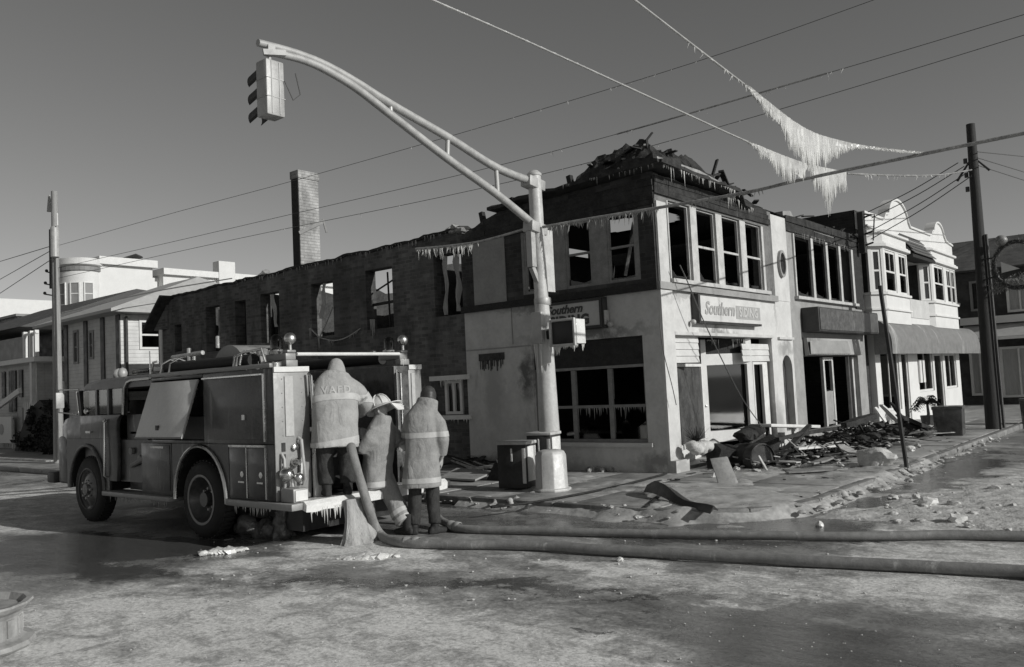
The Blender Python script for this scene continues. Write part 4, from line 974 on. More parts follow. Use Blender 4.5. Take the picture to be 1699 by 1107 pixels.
# --- grey clapboard house
gh = thing('clapboard_house', 'grey clapboard house with hipped roof and dark pilaster strips, left of the burnt wing', 'house', (-29.7, 14.5, PZ))
hx0, hx1, hy0, hy1 = -31.9, -27.6, 13.0, 20.0
q = MB(); wall(q, V(hx0, hy0, 0), V(1, 0, 0), V(0, -1, 0), [0, 4.3], [.1, 4.72], [(.75, 1.15, 3.2, 4.4), (2.0, 2.35, 3.3, 4.3)], .2); build('front_wall', q, 'clapboard', gh)
q = MB(); wall(q, V(hx1, hy0+.2, 0), V(0, 1, 0), V(1, 0, 0), [0, 6.8], [.1, 4.72], [(.42, 1.35, 3.5, 4.5)], .2); build('side_wall', q, 'clapboard', gh)
q = MB(); q.boxb(hx0+.02, hx1-.5, hy0+.6, hy1, .1, 4.7); build('inner_block', q, 'grey_paint', gh)
q = MB()
ex = .55; e0, e1, e2, e3 = V(hx0-ex*2.6, hy0-ex, 4.72), V(hx1+ex, hy0-ex, 4.80), V(hx1+ex, hy1+ex, 4.80), V(hx0-ex*2.6, hy1+ex, 4.72)
r0, r1 = V(hx0+1.0, (hy0+hy1)/2, 6.3), V(hx1-1.2, (hy0+hy1)/2, 6.3)
q.add([e0, e1, e2, e3, r0, r1], [(0, 1, 5, 4), (1, 2, 5), (2, 3, 4, 5), (3, 0, 4)]); q.add([p+V(0, 0, -.10) for p in (e0, e1, e2, e3)], [(3, 2, 1, 0)])
for a, b in ((e0, e1), (e1, e2), (e2, e3), (e3, e0)): q.add([a, b, b+V(0, 0, -.10), a+V(0, 0, -.10)], [(0, 3, 2, 1)])
build('roof', q, 'roof_light', gh)
for x in (-31.75, -30.15, -28.85, -27.72):
    q = MB(); q.boxb(x-.13, x+.13, hy0-.05, hy0-.003, .12, 4.66); build('pilaster_strip', q, 'dark_paint', gh)
for a, b, z0, z1, o_, u_, n_, mt in ((.75, 1.15, 3.2, 4.4, V(hx0, hy0, 0), V(1, 0, 0), V(0, -1, 0), 'grey_paint'), (2.0, 2.35, 3.3, 4.3, V(hx0, hy0, 0), V(1, 0, 0), V(0, -1, 0), 'grey_paint'), (.42, 1.35, 3.5, 4.5, V(hx1, hy0+.2, 0), V(0, 1, 0), V(1, 0, 0), 'white_paint')):
    f = MB(); frame_rect(f, o_, u_, n_, a+.003, b-.003, z0+.003, z1-.003, .08, .12, -.08); slab(f, o_, u_, n_, a+.083, b-.083, (z0+z1)/2-.03, (z0+z1)/2+.03, .08, -.07); wo = build('window', f, mt, gh)
    g_ = MB(); slab(g_, o_, u_, n_, a+.083, b-.083, z0+.083, z1-.083, .01, -.08); build('pane', g_, 'dirty_glass', wo)
    if mt == 'white_paint':
        g_ = MB(); slab(g_, o_, u_, n_, a+.1, (a+b)/2-.08, z0+.09, z1-.09, .01, -.10); slab(g_, o_, u_, n_, (a+b)/2+.08, b-.1, z0+.09, z1-.09, .01, -.10); build('curtain', g_, 'curtain', wo)
for y in (12.95+.21,):
    q = MB(); q.tube([V(hx1+.08, y, 4.6), V(hx1+.08, y, .3)], .05, 8); build('downpipe', q, 'dark_paint', gh)
# --- white hotel with the rounded bay: its sunlit long side faces the same way as the shop fronts
ho = thing('white_hotel', 'large white hotel with rounded corner bay rising behind the clapboard house', 'building', (-54, 27, 0))
q = MB(); q.boxb(-51.4, -50, 22.3, 25.6, 0, 10.0); q.boxb(-54, -51.2, 25.603, 26.6, 0, 9.6); q.boxb(-60, -50.6, 26.603, 42, 0, 9.75); q.boxb(-60, -51.402, 24.5, 25.6, 0, 9.99); build('wall', q, 'clean_stucco', ho)
q = MB(); q.boxb(-51.5, -49.7, 22.25, 25.8, 10.003, 10.45); q.boxb(-60.1, -50.3, 26.5, 42.1, 9.753, 10.15); build('cornice', q, 'white_paint', ho)
q = MB(); q.boxb(-51.0, -50.25, 30.3, 31.5, 7.5, 10.9); build('parapet_pier', q, 'clean_stucco', ho)
q = MB()
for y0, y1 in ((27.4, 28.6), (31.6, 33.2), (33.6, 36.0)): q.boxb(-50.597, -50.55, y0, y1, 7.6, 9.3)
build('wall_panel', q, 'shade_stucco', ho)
q = MB(); q.beam(V(-52.6, 24.6, 10.6), V(-51.6, 25.6, 11.0), 1.2, .1); build('roof_hatch', q, 'dark_paint', ho)
bc = V(-51.0, 21.65, 0); BR = 1.12
def bring(r_, z): return [bc+V(math.cos(rad(a))*r_*1.15, math.sin(rad(a))*r_, z) for a in range(0, 360, 12)]
q = MB(); q.rings([bring(BR, 0), bring(BR, 9.95)]); by = build('round_bay', q, 'clean_stucco', ho, smooth=True)
q = MB(); q.rings([bring(BR+.02, 9.78), bring(BR+.16, 9.9), bring(BR+.18, 10.25), bring(BR, 10.26)]); build('cornice', q, 'white_paint', by, smooth=True)
q = MB(); q.rings([bring(BR+.005, 9.5), bring(BR+.07, 9.55), bring(BR+.07, 9.775), bring(BR+.005, 9.777)]); build('frieze', q, 'grey_paint', by)
for a in (-75, -38, -2):
    a_ = rad(a); n_ = V(math.cos(a_)/1.15, math.sin(a_), 0).normalized(); ctr = bc+V(math.cos(a_)*BR*1.15, math.sin(a_)*BR, 0)+n_*.01; u_ = V(-n_.y, n_.x, 0)
    f = MB(); frame_rect(f, ctr, u_, n_, -.26, .26, 7.55, 8.85, .05, .10, -.06); slab(f, ctr, u_, n_, -.21, .21, 8.16, 8.21, .07, -.05); wo = build('window', f, 'white_paint', by)
    g_ = MB(); slab(g_, ctr, u_, n_, -.21, .21, 7.6, 8.80, .06, -.06); build('pane', g_, 'grey_paint', wo)
# --- porch house
ph = thing('porch_house', 'grey house with upper porch balcony, dark shutters and white outside stair at far left', 'house', (-38.5, 14.5, PZ))
q = MB(); wall(q, V(-46, 14, 0), V(1, 0, 0), V(0, -1, 0), [0, 8.9], [.1, 3.6], [], .3); q.boxb(-46, -37.1, 14.31, 20, .1, 3.6); build('front_wall', q, 'clapboard', ph)
q = MB(); q.boxb(-46, -36.9, 13.4, 13.55, 3.75, 4.62); build('balcony_board', q, 'grey_paint', ph)
q = MB(); q.boxb(-46, -35.6, 13.35, 16, 3.55, 3.74); build('balcony_floor', q, 'white_paint', ph)
q = MB()
for x in (-36.85, -36.2, -35.72): q.boxb(x-.08, x+.08, 13.4, 13.55, 3.75, 4.8)
q.boxb(-36.9, -35.6, 13.42, 13.53, 4.65, 4.72); build('balcony_rail', q, 'white_paint', ph)
q = MB(); q.boxb(-46, -36, 15.5, 22, 3.76, 5.7); build('upper_wall', q, 'dark_paint', ph)
q = MB(); q.prism([V(-47, 13.2, 5.0), V(-47, 18, 6.8), V(-47, 24, 6.2), V(-47, 24, 5.0)], (10.4, 0, 0)); build('roof', q, 'dark_paint', ph)
for x in (-40.55, -39.75, -39.35, -38.65):
    q = MB(); q.boxb(x-.17, x+.17, 13.93, 13.995, 1.6 if x in (-39.75, -39.35) else 2.2, 3.35); build('shutter', q, 'dark_paint', ph)
q = MB(); q.boxb(-36.35, -36.15, 13.45, 13.6, 1.9, 3.54); build('porch_post', q, 'white_paint', ph)
q = MB(); q.boxb(-37.05, -35.5, 14.6, 14.7, 1.95, 2.75); build('porch_panel', q, 'white_paint', ph)
q = MB(); q.boxb(-37.1, -35.4, 13.5, 14.5, 1.7, 1.9); build('porch_floor', q, 'grey_paint', ph)
for i in range(9):
    q = MB(); q.boxb(-36.95+i*.18, -36.88+i*.18, 13.44, 13.5, 1.2, 1.95); build('baluster', q, 'white_paint', ph)
q = MB(); q.beam(V(-41.6, 13.3, 1.25), V(-36.9, 13.3, 2.45), .12, .22); build('stair_rail', q, 'white_paint', ph)
for i in range(8):
    q = MB(); q.boxb(-41.0+i*.5, -40.55+i*.5, 13.42, 14.0, .1, .35+i*.2); build('step', q, 'concrete', ph)
fb = thing('white_block', 'plain white flat-roofed block far off beyond the porch house', 'building', (-108, 39, 0))
q = MB(); q.boxb(-125, -104, 33, 41.5, 0, 14.2); build('wall', q, 'clean_stucco', fb); q = MB(); q.boxb(-103.99, -103.9, 34, 39.0, 9.0, 11.4); build('window_strip', q, 'grey_paint', fb)
nb = thing('dark_block', 'dark flat-roofed block between the porch house and white hotel', 'building', (-80, 28.5, 0))
q = MB(); q.boxb(-90, -75, 26.9, 30.5, 0, 9.3); build('wall', q, 'dark_paint', nb); q = MB(); q.boxb(-90.2, -74.8, 26.7, 30.7, 9.3, 9.5); build('roof_edge', q, 'grey_paint', nb)
# --- hedge, little box hedge, board sign, white box
def leaves(mb, c, rx, ry, rz, n, s, flt=None):
    c = Vector(c)
    for i in range(n):
        while True:
            d = V(rnd(-1, 1), rnd(-1, 1), rnd(-1, 1))
            if d.length <= 1: break
        d = d*(.55+.45*(d.length**.3)) if random.random() < .7 else d
        p = c+V(d.x*rx, d.y*ry, d.z*rz)
        if flt and not flt(p): continue
        a = V(rnd(-1, 1), rnd(-1, 1), rnd(-1, 1)).normalized(); b = a.cross(V(rnd(-1, 1), rnd(-1, 1), rnd(-1, 1))).normalized(); k = s*rnd(.6, 1.4)
        mb.add([p-a*k, p+b*k*.5, p+a*k, p-b*k*.5], [(0, 1, 2, 3)])
    return mb
hd = thing('hedge', 'dark evergreen hedge sloping down under the white stair rail', 'hedge', (-34.2, 12.9, PZ))
q = MB(); q.prism([V(-35.6, 12.6, .12), V(-31.9, 12.6, .12), V(-31.9, 12.6, 1.5), V(-33.2, 12.6, 2.0), V(-34.3, 12.6, 1.6)], (0, .5, 0)); build('branches', q, 'foliage', hd)
q = MB(); [leaves(q, (x_, 12.8, z_), .32, .42, .26, 150, .09) for x_, z_ in [(-35.4+3.6*rnd(0, 1), .15+rnd(0, 1)*(.9+.42*k_)) for k_ in [rnd(0, 3) for _ in range(46)]] if z_ < .75+.50*(x_+35.4) and z_ < 2.2]; build('foliage', q, 'foliage', hd)
bh = thing('shrub', 'low round clipped shrub beside the white box behind the engine bumper', 'shrub', (-30.9, 12.2, PZ))
q = MB(); q.ball((-30.9, 12.2, .5), .42, 10, sz=.9); build('branches', q, 'foliage', bh); q = MB(); leaves(q, (-30.9, 12.2, .52), .62, .62, .5, 900, .07); build('foliage', q, 'foliage', bh)
bx = MB(); bx.boxb(-29.9, -29.35, 12.0, 12.5, PZ, .85); single('utility_box', bx, 'white_paint', 'white waist-high box beside low shrub in front of grey house', 'box', (-29.6, 12.2, PZ), bevel=.02)
sg = thing('board_sign', 'pale square board sign on two short legs at left edge pavement', 'sign', (-38.2, 13.2, PZ))
q = MB(); q.boxb(-39.3, -37.5, 13.17, 13.22, .34, 1.42); build('board', q, 'sign_face_lit', sg); q = MB(); q.boxb(-39.2, -39.1, 13.225, 13.29, PZ, 1.3); build('leg', q, 'light_wood', sg); q = MB(); q.boxb(-37.62, -37.52, 13.225, 13.29, PZ, 1.3); build('leg', q, 'light_wood', sg)
q = MB(); q.lathe((-38.55, 13.165, .9), [(.22, 0), (.22, .01), (.001, .01)], 16, (0, -1, 0)); build('emblem', q, 'sign_faded', sg)
# ================================================================= UTILITY POLES
lp_ = thing('utility_pole', 'pale weathered utility pole with transformer can, left of the fire engine', 'utility pole', (-25.8, 10.3, PZ))
q = MB(); q.tube([V(-25.8, 10.3, .1), V(-25.85, 10.3, 8.05)], [.14, .09], 12); build('pole', q, 'pole_wood_light', lp_, smooth=True)
q = MB(); q.lathe((-25.56, 10.18, 6.02), [(.05, 0), (.12, .03), (.12, .85), (.10, .92), (.03, .93)], 14); tr_ = build('transformer', q, 'galvanised', lp_)
q = MB(); q.tube([V(-25.38, 10.18, 6.95), V(-25.34, 10.16, 7.3)], .025, 6); build('bushing', q, 'white_paint', tr_)
q = MB(); q.tube([V(-26.18, 10.28, 7.5), V(-26.17, 10.28, 8.0)], [.07, .03], 8); q.tube([V(-26.1, 10.28, 7.8), V(-25.85, 10.3, 7.95)], .03, 6); build('insulator', q, 'galvanised', lp_)
q = MB(); q.tube([V(-26.12, 10.3, 5.2), V(-26.1, 10.3, 6.95)], .07, 8); build('cable_riser', q, 'dark_paint', lp_)
for z, L in ((5.6, .5), (5.25, .6), (4.95, .65)):
    q = MB(); q.tube([V(-25.85, 10.3, z), V(-25.85-L, 10.25, z+.12)], .02, 6); q.ball(V(-25.85-L, 10.25, z+.15), .05, 8); build('bracket', q, 'dark_paint', lp_)
q = MB(); q.tube([V(-25.62, 10.2, .2), V(-25.64, 10.2, 5.95)], .03, 6); build('conduit', q, 'dark_paint', lp_)
rp_ = thing('utility_pole', 'dark wooden utility pole on the right pavement past the planter', 'utility pole', (-4.21, 22.9, PZ))
q = MB(); q.tube([V(-4.21, 22.9, .1), V(-4.17, 22.9, 7.55)], [.175, .10], 12); build('pole', q, 'pole_wood_dark', rp_, smooth=True)
q = MB(); q.tube([V(-4.55, 22.85, 6.2), V(-4.18, 22.9, 6.75), V(-3.85, 22.95, 6.35)], .03, 6)
for z in (5.9, 6.25, 6.6): q.tube([V(-4.34, 22.86, z), V(-4.34, 22.86, z+.12)], .045, 8)
build('insulator_rack', q, 'dark_paint', rp_)
q = MB(); q.tube([V(-3.98, 22.85, .15), V(-4.02, 22.85, 4.8)], .035, 6); build('conduit', q, 'dark_paint', rp_)
# Christmas wreath on the pole
wr = thing('wreath', 'dark tinsel Christmas wreath with pale globe on top, hung on the right utility pole', 'wreath', (-3.45, 22.75, 4.0))
q = MB(); cw = V(-3.42, 22.75, 3.98)
ctr = [cw+V(math.cos(rad(a))*.48, 0, math.sin(rad(a))*.55) for a in range(0, 361, 15)]; q.tube(ctr, .05, 6, caps=False); build('ring_frame', q, 'black_metal', wr)
q = MB()
for i in range(1500):
    a = rnd(0, 6.283); r_ = rnd(.0, .10); b = rnd(0, 6.283)
    p = cw+V(math.cos(a)*(.48+r_*math.cos(b)), r_*math.sin(b), math.sin(a)*(.55+r_*math.cos(b))); d = V(rnd(-1, 1), rnd(-1, 1), rnd(-1, 1)).normalized()*.07; e = d.cross(V(0, 0, 1)).normalized()*.008
    q.add([p, p+d+e, p+d-e], [(0, 1, 2)])
for i in range(900):
    t = rnd(-1, 1); p = cw+V(t*.62, rnd(-.06, .06), -.38+rnd(-.12, .12)+.14*t); d = V(rnd(-1, 1), rnd(-1, 1), rnd(-1, 1)).normalized()*.09; e = d.cross(V(0, 0, 1)).normalized()*.01
    q.add([p, p+d+e, p+d-e], [(0, 1, 2)])
build('tinsel', q, 'tinsel', wr)
q = MB(); q.ball(cw+V(-.28, 0, .60), .14, 14); build('globe', q, 'tinsel', wr, smooth=True)
q = MB(); q.prism([cw+V(-.32, -.03, .10), cw+V(.05, -.03, -.10), cw+V(-.32, -.03, -.16)], (0, .04, 0)); q.prism([cw+V(.02, -.04, -.30), cw+V(.3, -.04, -.22), cw+V(.12, -.04, -.42)], (0, .04, 0)); build('bow', q, 'white_paint', wr)
q = MB(); q.tube([V(-4.15, 22.8, 4.2), V(-3.88, 22.76, 4.2)], .02, 6); q.tube([V(-4.15, 22.8, 3.7), V(-3.88, 22.76, 3.75)], .02, 6); build('bracket', q, 'black_metal', wr)
# leaning sign post at the kerb
pb = onZ(1505, 776, PZ); pt = atD(1460, 474, (pb-CAM).dot(fw)+.1)
q = MB(); q.beam(pb-V(0, 0, .1), pt, .075, .045, (1, 0, 0)); so = single('sign_post', q, 'black_metal', 'leaning dark steel post at the kerb before the rubble', 'post', pb)
# ================================================================= TRAFFIC SIGNAL ON ITS MAST ARM
PX_, PY_ = -7.70, 9.98
ts = thing('traffic_signal', 'iced steel traffic signal pole with curved truss mast arm at the corner', 'traffic signal', (PX_, PY_, PZ))
q = MB(); q.tube([V(PX_, PY_+.03, 1.0), V(PX_, PY_+.02, 2.1), V(PX_, PY_, 3.1), V(PX_, PY_-.03, 4.85)], [.155, .135, .105, .10], 20); po = build('pole', q, 'iced_metal', ts, smooth=True)
q = MB(); q.lathe((PX_, PY_-.03, 4.85), [(.11, 0), (.115, .03), (.06, .08), (.01, .09)], 16); build('pole_cap', q, 'iced_metal', po, smooth=True)
q = MB(); q.lathe((PX_, PY_+.02, 2.88), [(.118, 0), (.128, .02), (.128, .10), (.118, .12)], 20, caps=False); build('pole_band', q, 'galvanised', po, smooth=True)
q = MB(); q.lathe((PX_, PY_+.03, PZ), [(.29, 0), (.29, .04), (.245, .045), (.235, .52), (.205, .58), (.155, .60), (.12, .605)], 8); bs_ = build('base', q, 'iced_metal', ts, bevel=.012)
up_pts = [onX(*p, PX_) for p in ((890, 304), (825, 279), (745, 229), (650, 174), (590, 136), (540, 108), (490, 88), (428, 71))]
lo_pts = [onX(*p, PX_) for p in ((890, 377), (825, 323), (742, 263), (650, 192), (590, 146), (540, 116), (500, 99), (450, 87))]
def smooth_path(P_, n=5):
    P_ = [P_[0]]+P_+[P_[-1]]; o_ = []
    for i in range(1, len(P_)-2):
        for k in range(n):
            t = k/n; a, b, c, d = P_[i-1], P_[i], P_[i+1], P_[i+2]
            o_.append(.5*((2*b)+(c-a)*t+(2*a-5*b+4*c-d)*t*t+(3*b-a-3*c+d)*t**3))
    return o_+[P_[-2]]
U_ = smooth_path(up_pts); L_ = smooth_path(lo_pts)
q = MB(); q.tube(U_, [.062-.022*i/len(U_) for i in range(len(U_))], 14); ua = build('upper_arm', q, 'galvanised', ts, smooth=True)
q = MB(); q.tube(L_, [.062-.022*i/len(L_) for i in range(len(L_))], 14); la = build('lower_arm', q, 'galvanised', ts, smooth=True)
for a, b in (((648, 176), (648, 190)), ((743, 231), (742, 262)), ((823, 279), (826, 322))):
    q = MB(); q.tube([onX(*a, PX_), onX(*b, PX_)], .032, 10); build('strut', q, 'galvanised', ts, smooth=True)
q = MB()
for p_ in (up_pts[0], lo_pts[0]): q.beam(V(PX_, PY_-.25, p_.z), V(PX_, PY_+.12, p_.z-.05), .19, .16)
build('arm_clamp', q, 'galvanised', ts, bevel=.015)
q = MB(); a = onX(470, 90, PX_); b = onX(432, 88, PX_); q.beam(a+V(.05, 0, 0), b+V(.05, 0, 0), .02, .06); build('gusset', q, 'galvanised', ts)
q = MB(); q.boxb(PX_-.03, PX_+.02, PY_+.12, PY_+.33, 3.10, 4.05); build('cable_plate', q, 'iced_metal', po)
q = MB(); q.boxb(PX_-.05, PX_+.05, PY_-.24, PY_-.14, 3.45, 4.1); q.beam(V(PX_, PY_-.2, 3.45), V(PX_, PY_-.05, 3.2), .07, .07); build('cable_box', q, 'galvanised', po)
# hanging three-lamp head, facing -X
sh = thing('signal_head', 'three-lamp traffic signal head hanging from the tip of the mast arm', 'signal head', (PX_, 5.32, 4.73))
HX, HY, HZ = PX_+.0, 5.32, 4.74
q = MB(); q.boxb(HX-.10, HX+.10, HY-.115, HY+.115, HZ, HZ+.62); hs = build('housing', q, 'galvanised', sh, bevel=.02)
q = MB()
for y in (-.05, .05): q.boxb(HX+.101, HX+.107, HY+y-.006, HY+y+.006, HZ+.02, HZ+.60)
for z in (.205, .41): q.boxb(HX-.098, HX+.104, HY-.12, HY+.12, HZ+z-.004, HZ+z+.004)
build('housing_rib', q, 'galvanised', hs)
for k in range(3):
    z = HZ+.105+.205*k
    q = MB(); rg = []
    for t in (0, 1):
        rg.append([V(HX-.102-t*.20, HY+math.cos(rad(a))*.085, z-t*.05+math.sin(rad(a))*.085) for a in range(-40, 221, 20)])
    q.rings(rg, close=False)
    rg2 = [[p+(p-V(p.x, HY, z)).normalized()*.006 for p in R_] for R_ in rg]; q.rings(rg2, close=False); build('visor', q, 'black_metal', sh)
    q = MB(); q.lathe((HX-.101, HY, z), [(.085, 0), (.07, .02), (.03, .035), (.001, .038)], 16, (-1, 0, 0)); build('lens', q, 'dirty_glass', sh, smooth=True)
q = MB(); q.tube([V(HX, HY, HZ+.62), V(HX, HY, HZ+.74)], .02, 8); q.boxb(HX-.05, HX+.05, HY-.045, HY+.045, HZ+.70, HZ+.80); build('hanger', q, 'galvanised', sh)
q = MB(); q.tube([V(HX+.05, HY+.30, 5.30), V(HX+.1, HY+.32, 5.05), V(HX+.13, HY+.2, 4.95), V(HX+.12, HY+.1, 5.15)], .007, 6); build('feed_cable', q, 'wire', sh)
# pedestrian signal on the pole
ps = thing('pedestrian_signal', 'iced square pedestrian signal box on the pole, hung with icicles', 'signal', (PX_, PY_+.1, 2.45))
q = MB()
x0, x1 = PX_+.28, PX_+.68
q = MB(); q.boxb(x0, x1, PY_-.16, PY_+.06, 2.27, 2.60); q.boxb(PX_+.08, x0, PY_-.06, PY_+.0, 2.36, 2.5); hs = build("housing", q, "black_metal", ps, bevel=.02)
q = MB(); frame_rect(q, V(0, PY_-.163, 0), V(1, 0, 0), V(0, -1, 0), x0-.03, x1+.03, 2.235, 2.635, .035, .05, -.02); build('visor_frame', q, 'iced_metal', hs, bevel=.01)
q = MB(); q.boxb(x1+.005, x1+.035, PY_-.14, PY_+.08, 2.26, 2.62); build('ice_sheet', q, 'ice', hs, bevel=.012)
q = MB(); q.fringe(V(x0-.05, PY_-.17, 2.25), V(x1+.02, PY_-.17, 2.25), 26, .05, .24, .014, .028); q.fringe(V(x1+.02, PY_-.14, 2.25), V(x1+.02, PY_+.05, 2.25), 8, .05, .18, .012, .02); q.fringe(V(x0-.02, PY_-.15, 2.25), V(x0+.12, PY_-.15, 2.25), 10, .15, .34, .02, .035)
for a in (-2.4, -1.9, -1.3): q.icicle(V(PX_+math.cos(a)*.125, PY_+math.sin(a)*.125, 2.3), rnd(.25, .45), .03)
build('icicles', q, 'icicle', ps)
q = MB(); q.boxb(PX_-.10, PX_+.09, PY_-.15, PY_-.06, 2.30, 2.78); build('terminal_box', q, 'galvanised', ps, bevel=.015)
# ================================================================= FIRE ENGINE (faces -X)
fe = thing('fire_engine', 'dark pumper fire engine with iced tailboard and one side locker door propped open', 'fire engine', (-11, 6.7, 0))
T0, T1 = 5.55, 7.85           # near and far side
XR = -8.16
RWX, FWX, WR = -9.75, -12.90, .475
# chassis
q = MB(); q.boxb(-13.9, XR, 6.1, 6.25, .45, .62); q.boxb(-13.9, XR, 7.15, 7.3, .45, .62); q.boxb(-9.85, -9.65, 5.9, 7.5, .42, .55); q.boxb(-13.0, -12.85, 5.9, 7.5, .42, .52); q.boxb(-12.2, -10.6, 6.3, 7.1, .4, .7); build('chassis', q, 'black_metal', fe)
def arch_panel(cx, x0, x1, z0, zt, y, th, rx, rz, cz=.48, n=18):
    """side panel with a wheel arch cut out of its lower edge"""
    m_ = MB(); pts = [V(cx-rx*math.cos(math.pi*i/n), 0, cz+rz*math.sin(math.pi*i/n)) for i in range(n+1)]
    outer = []
    for p in pts:
        t = (p.x-(cx-rx))/(2*rx); outer.append(V(x0+(x1-x0)*t, 0, zt))
    for s in (0, th):
        pass
    ring = [[V(p.x, y, p.z), V(o_.x, y, o_.z), V(o_.x, y+th, o_.z), V(p.x, y+th, p.z)] for p, o_ in zip(pts, outer)]
    m_.rings(ring)
    for xa, xb in ((x0, cx-rx), (cx+rx, x1)):
        pass
    m_.prism([V(x0, y, z0), V(cx-rx, y, z0), V(cx-rx, y, cz), V(x0, y, zt)], (0, th, 0)); m_.prism([V(cx+rx, y, z0), V(x1, y, z0), V(x1, y, zt), V(cx+rx, y, cz)], (0, th, 0))
    return m_, pts
def arch_side(cx, x0, x1, z0, zt, rx, rz, matn, trim, inward=.55):
    for y, th, s in ((T0, .03, 1), (T1-.03, .03, -1)):
        m_, pts = arch_panel(cx, x0, x1, z0, zt, y, th, rx, rz); o_ = build('wheel_arch_panel', m_, matn, fe)
        yo = T0-.012 if s == 1 else T1+.012
        q = MB(); q.tube([V(cx-rx, yo, z0)]+[V(p.x, yo, p.z) for p in pts]+[V(cx+rx, yo, z0)], .026, 8); build('arch_trim', q, trim, o_, smooth=True)
        q = MB(); rg = [[V(p.x, T0+.032 if s == 1 else T1-.032, p.z), V(p.x, T0+inward if s == 1 else T1-inward, p.z), V(p.x*1.0, T0+inward if s == 1 else T1-inward, p.z+.02), V(p.x, T0+.032 if s == 1 else T1-.032, p.z+.02)] for p in pts]; q.rings(rg); build('wheel_well', q, 'black_metal', o_)
# --- rear body
arch_side(RWX, -10.43, -9.10, .46, 1.165, .60, .66, 'truck_paint', 'chrome')
body = MB()
body.boxb(-10.95, -9.64, T0, T0+.03, 1.168, 1.21); body.boxb(-9.64, XR-.01, T0, 6.03, 1.168, 2.03)
body.boxb(-10.95, -9.65, T0+.42, 6.03, 1.168, 2.03); body.boxb(-10.95, -9.65, T0+.001, T0+.42, 1.985, 2.03); body.boxb(-10.95, -10.90, T0+.001, T0+.42, 1.211, 1.984)
body.boxb(-9.09, XR-.01, T0, 6.03, .53, 1.165); body.boxb(-11.25, -10.45, T0, 6.03, .48, 1.165)
build('side_body', body, 'truck_paint', fe, bevel=.008)
body = MB(); body.boxb(-10.95, XR-.01, 7.37, T1, 1.168, 2.03); body.boxb(-9.09, XR-.01, 7.37, T1, .53, 1.165); body.boxb(-11.25, -10.45, 7.37, T1, .48, 1.165); build('side_body', body, 'truck_paint', fe, bevel=.008)
q = MB(); q.boxb(-10.95, XR-.02, 6.033, 7.367, .95, 1.05); q.boxb(-10.95, -10.85, 6.033, 7.367, 1.051, 2.02); q.boxb(-9.0, -8.9, 6.033, 7.367, .5, .949); build('hose_bed', q, 'black_metal', fe)
q = MB(); 
for k in range(7): q.tube([V(-10.8, 6.15+k*.18, 1.15+.05*(k % 2)), V(-8.4, 6.13+k*.18, 1.12+.06*(k % 2))], .08, 8)
build('folded_hose', q, 'hose_jacket', fe)
# aluminium rear ends of the side lockers, hand tread, vents
q = MB(); q.boxb(XR-.008, XR+.012, 7.37, 7.615, .53, 2.028); build('far_rear_panel', q, 'truck_dusty', fe, bevel=.006)
q = MB(); q.boxb(XR+.013, XR+.02, 7.40, 7.42, 1.2, 1.98); build('edge_trim', q, 'chrome', fe)
for y0, y1 in ((T0+.002, 6.03), (7.62, T1-.002)):
    q = MB(); q.boxb(XR-.008, XR+.012, y0, y1, .53, 2.028); re_ = build('rear_panel', q, 'aluminium', fe, bevel=.006)
    q = MB(); q.boxb(XR+.013, XR+.026, y0+(.14 if y0 < 7 else .04), y0+(.25 if y0 < 7 else .10), 1.25, 1.93); build('reflective_strip', q, 'reflective', re_)
    q = MB(); q.boxb(XR+.013, XR+.03, y0, y1, 1.98, 2.04); build('top_trim', q, 'white_paint', re_)
    q = MB()
    for k in range(3): q.boxb(XR+.013, XR+.02, y0+.08, y0+.13, .82+.13*k, .92+.13*k)
    build('step_slot', q, 'black_metal', re_)
    q = MB(); q.lathe((XR+.02, y0+.24, .95), [(.05, 0), (.05, .06), (.03, .1), (.001, .1)], 12, (1, 0, 0)); q.lathe((XR+.02, y0+.24, 1.12), [(.035, 0), (.035, .04), (.001, .05)], 12, (1, 0, 0)); q.tube([V(XR+.05, y0+.3, .7), V(XR+.05, y0+.33, 1.1), V(XR+.02, y0+.3, 1.2)], .025, 8); build('valve', q, 'chrome', re_, smooth=True)
q = MB(); q.rings([[V(XR+.03, 6.035, z), V(XR+.03, 6.035+wd, z), V(XR+.10, 6.04+wd*.6, z), V(XR+.09, 6.02, z)] for z, wd in ((.52, .14), (.7, .10), (.95, .06), (1.15, .03))]); build('ice_flow', q, 'ice', fe)
q = MB(); q.tube([V(XR+.06, 5.99, 1.95), V(XR+.10, 6.0, 1.93), V(XR+.10, 6.04, 1.05), V(XR+.04, 6.04, 1.0)], .018, 8); build('grab_rail', q, 'chrome', fe, smooth=True)
q = MB(); q.tube([V(XR+.06, 7.40, 1.95), V(XR+.10, 7.40, 1.93), V(XR+.10, 7.40, 1.05), V(XR+.04, 7.40, 1.0)], .018, 8); build('grab_rail', q, 'chrome', fe, smooth=True)
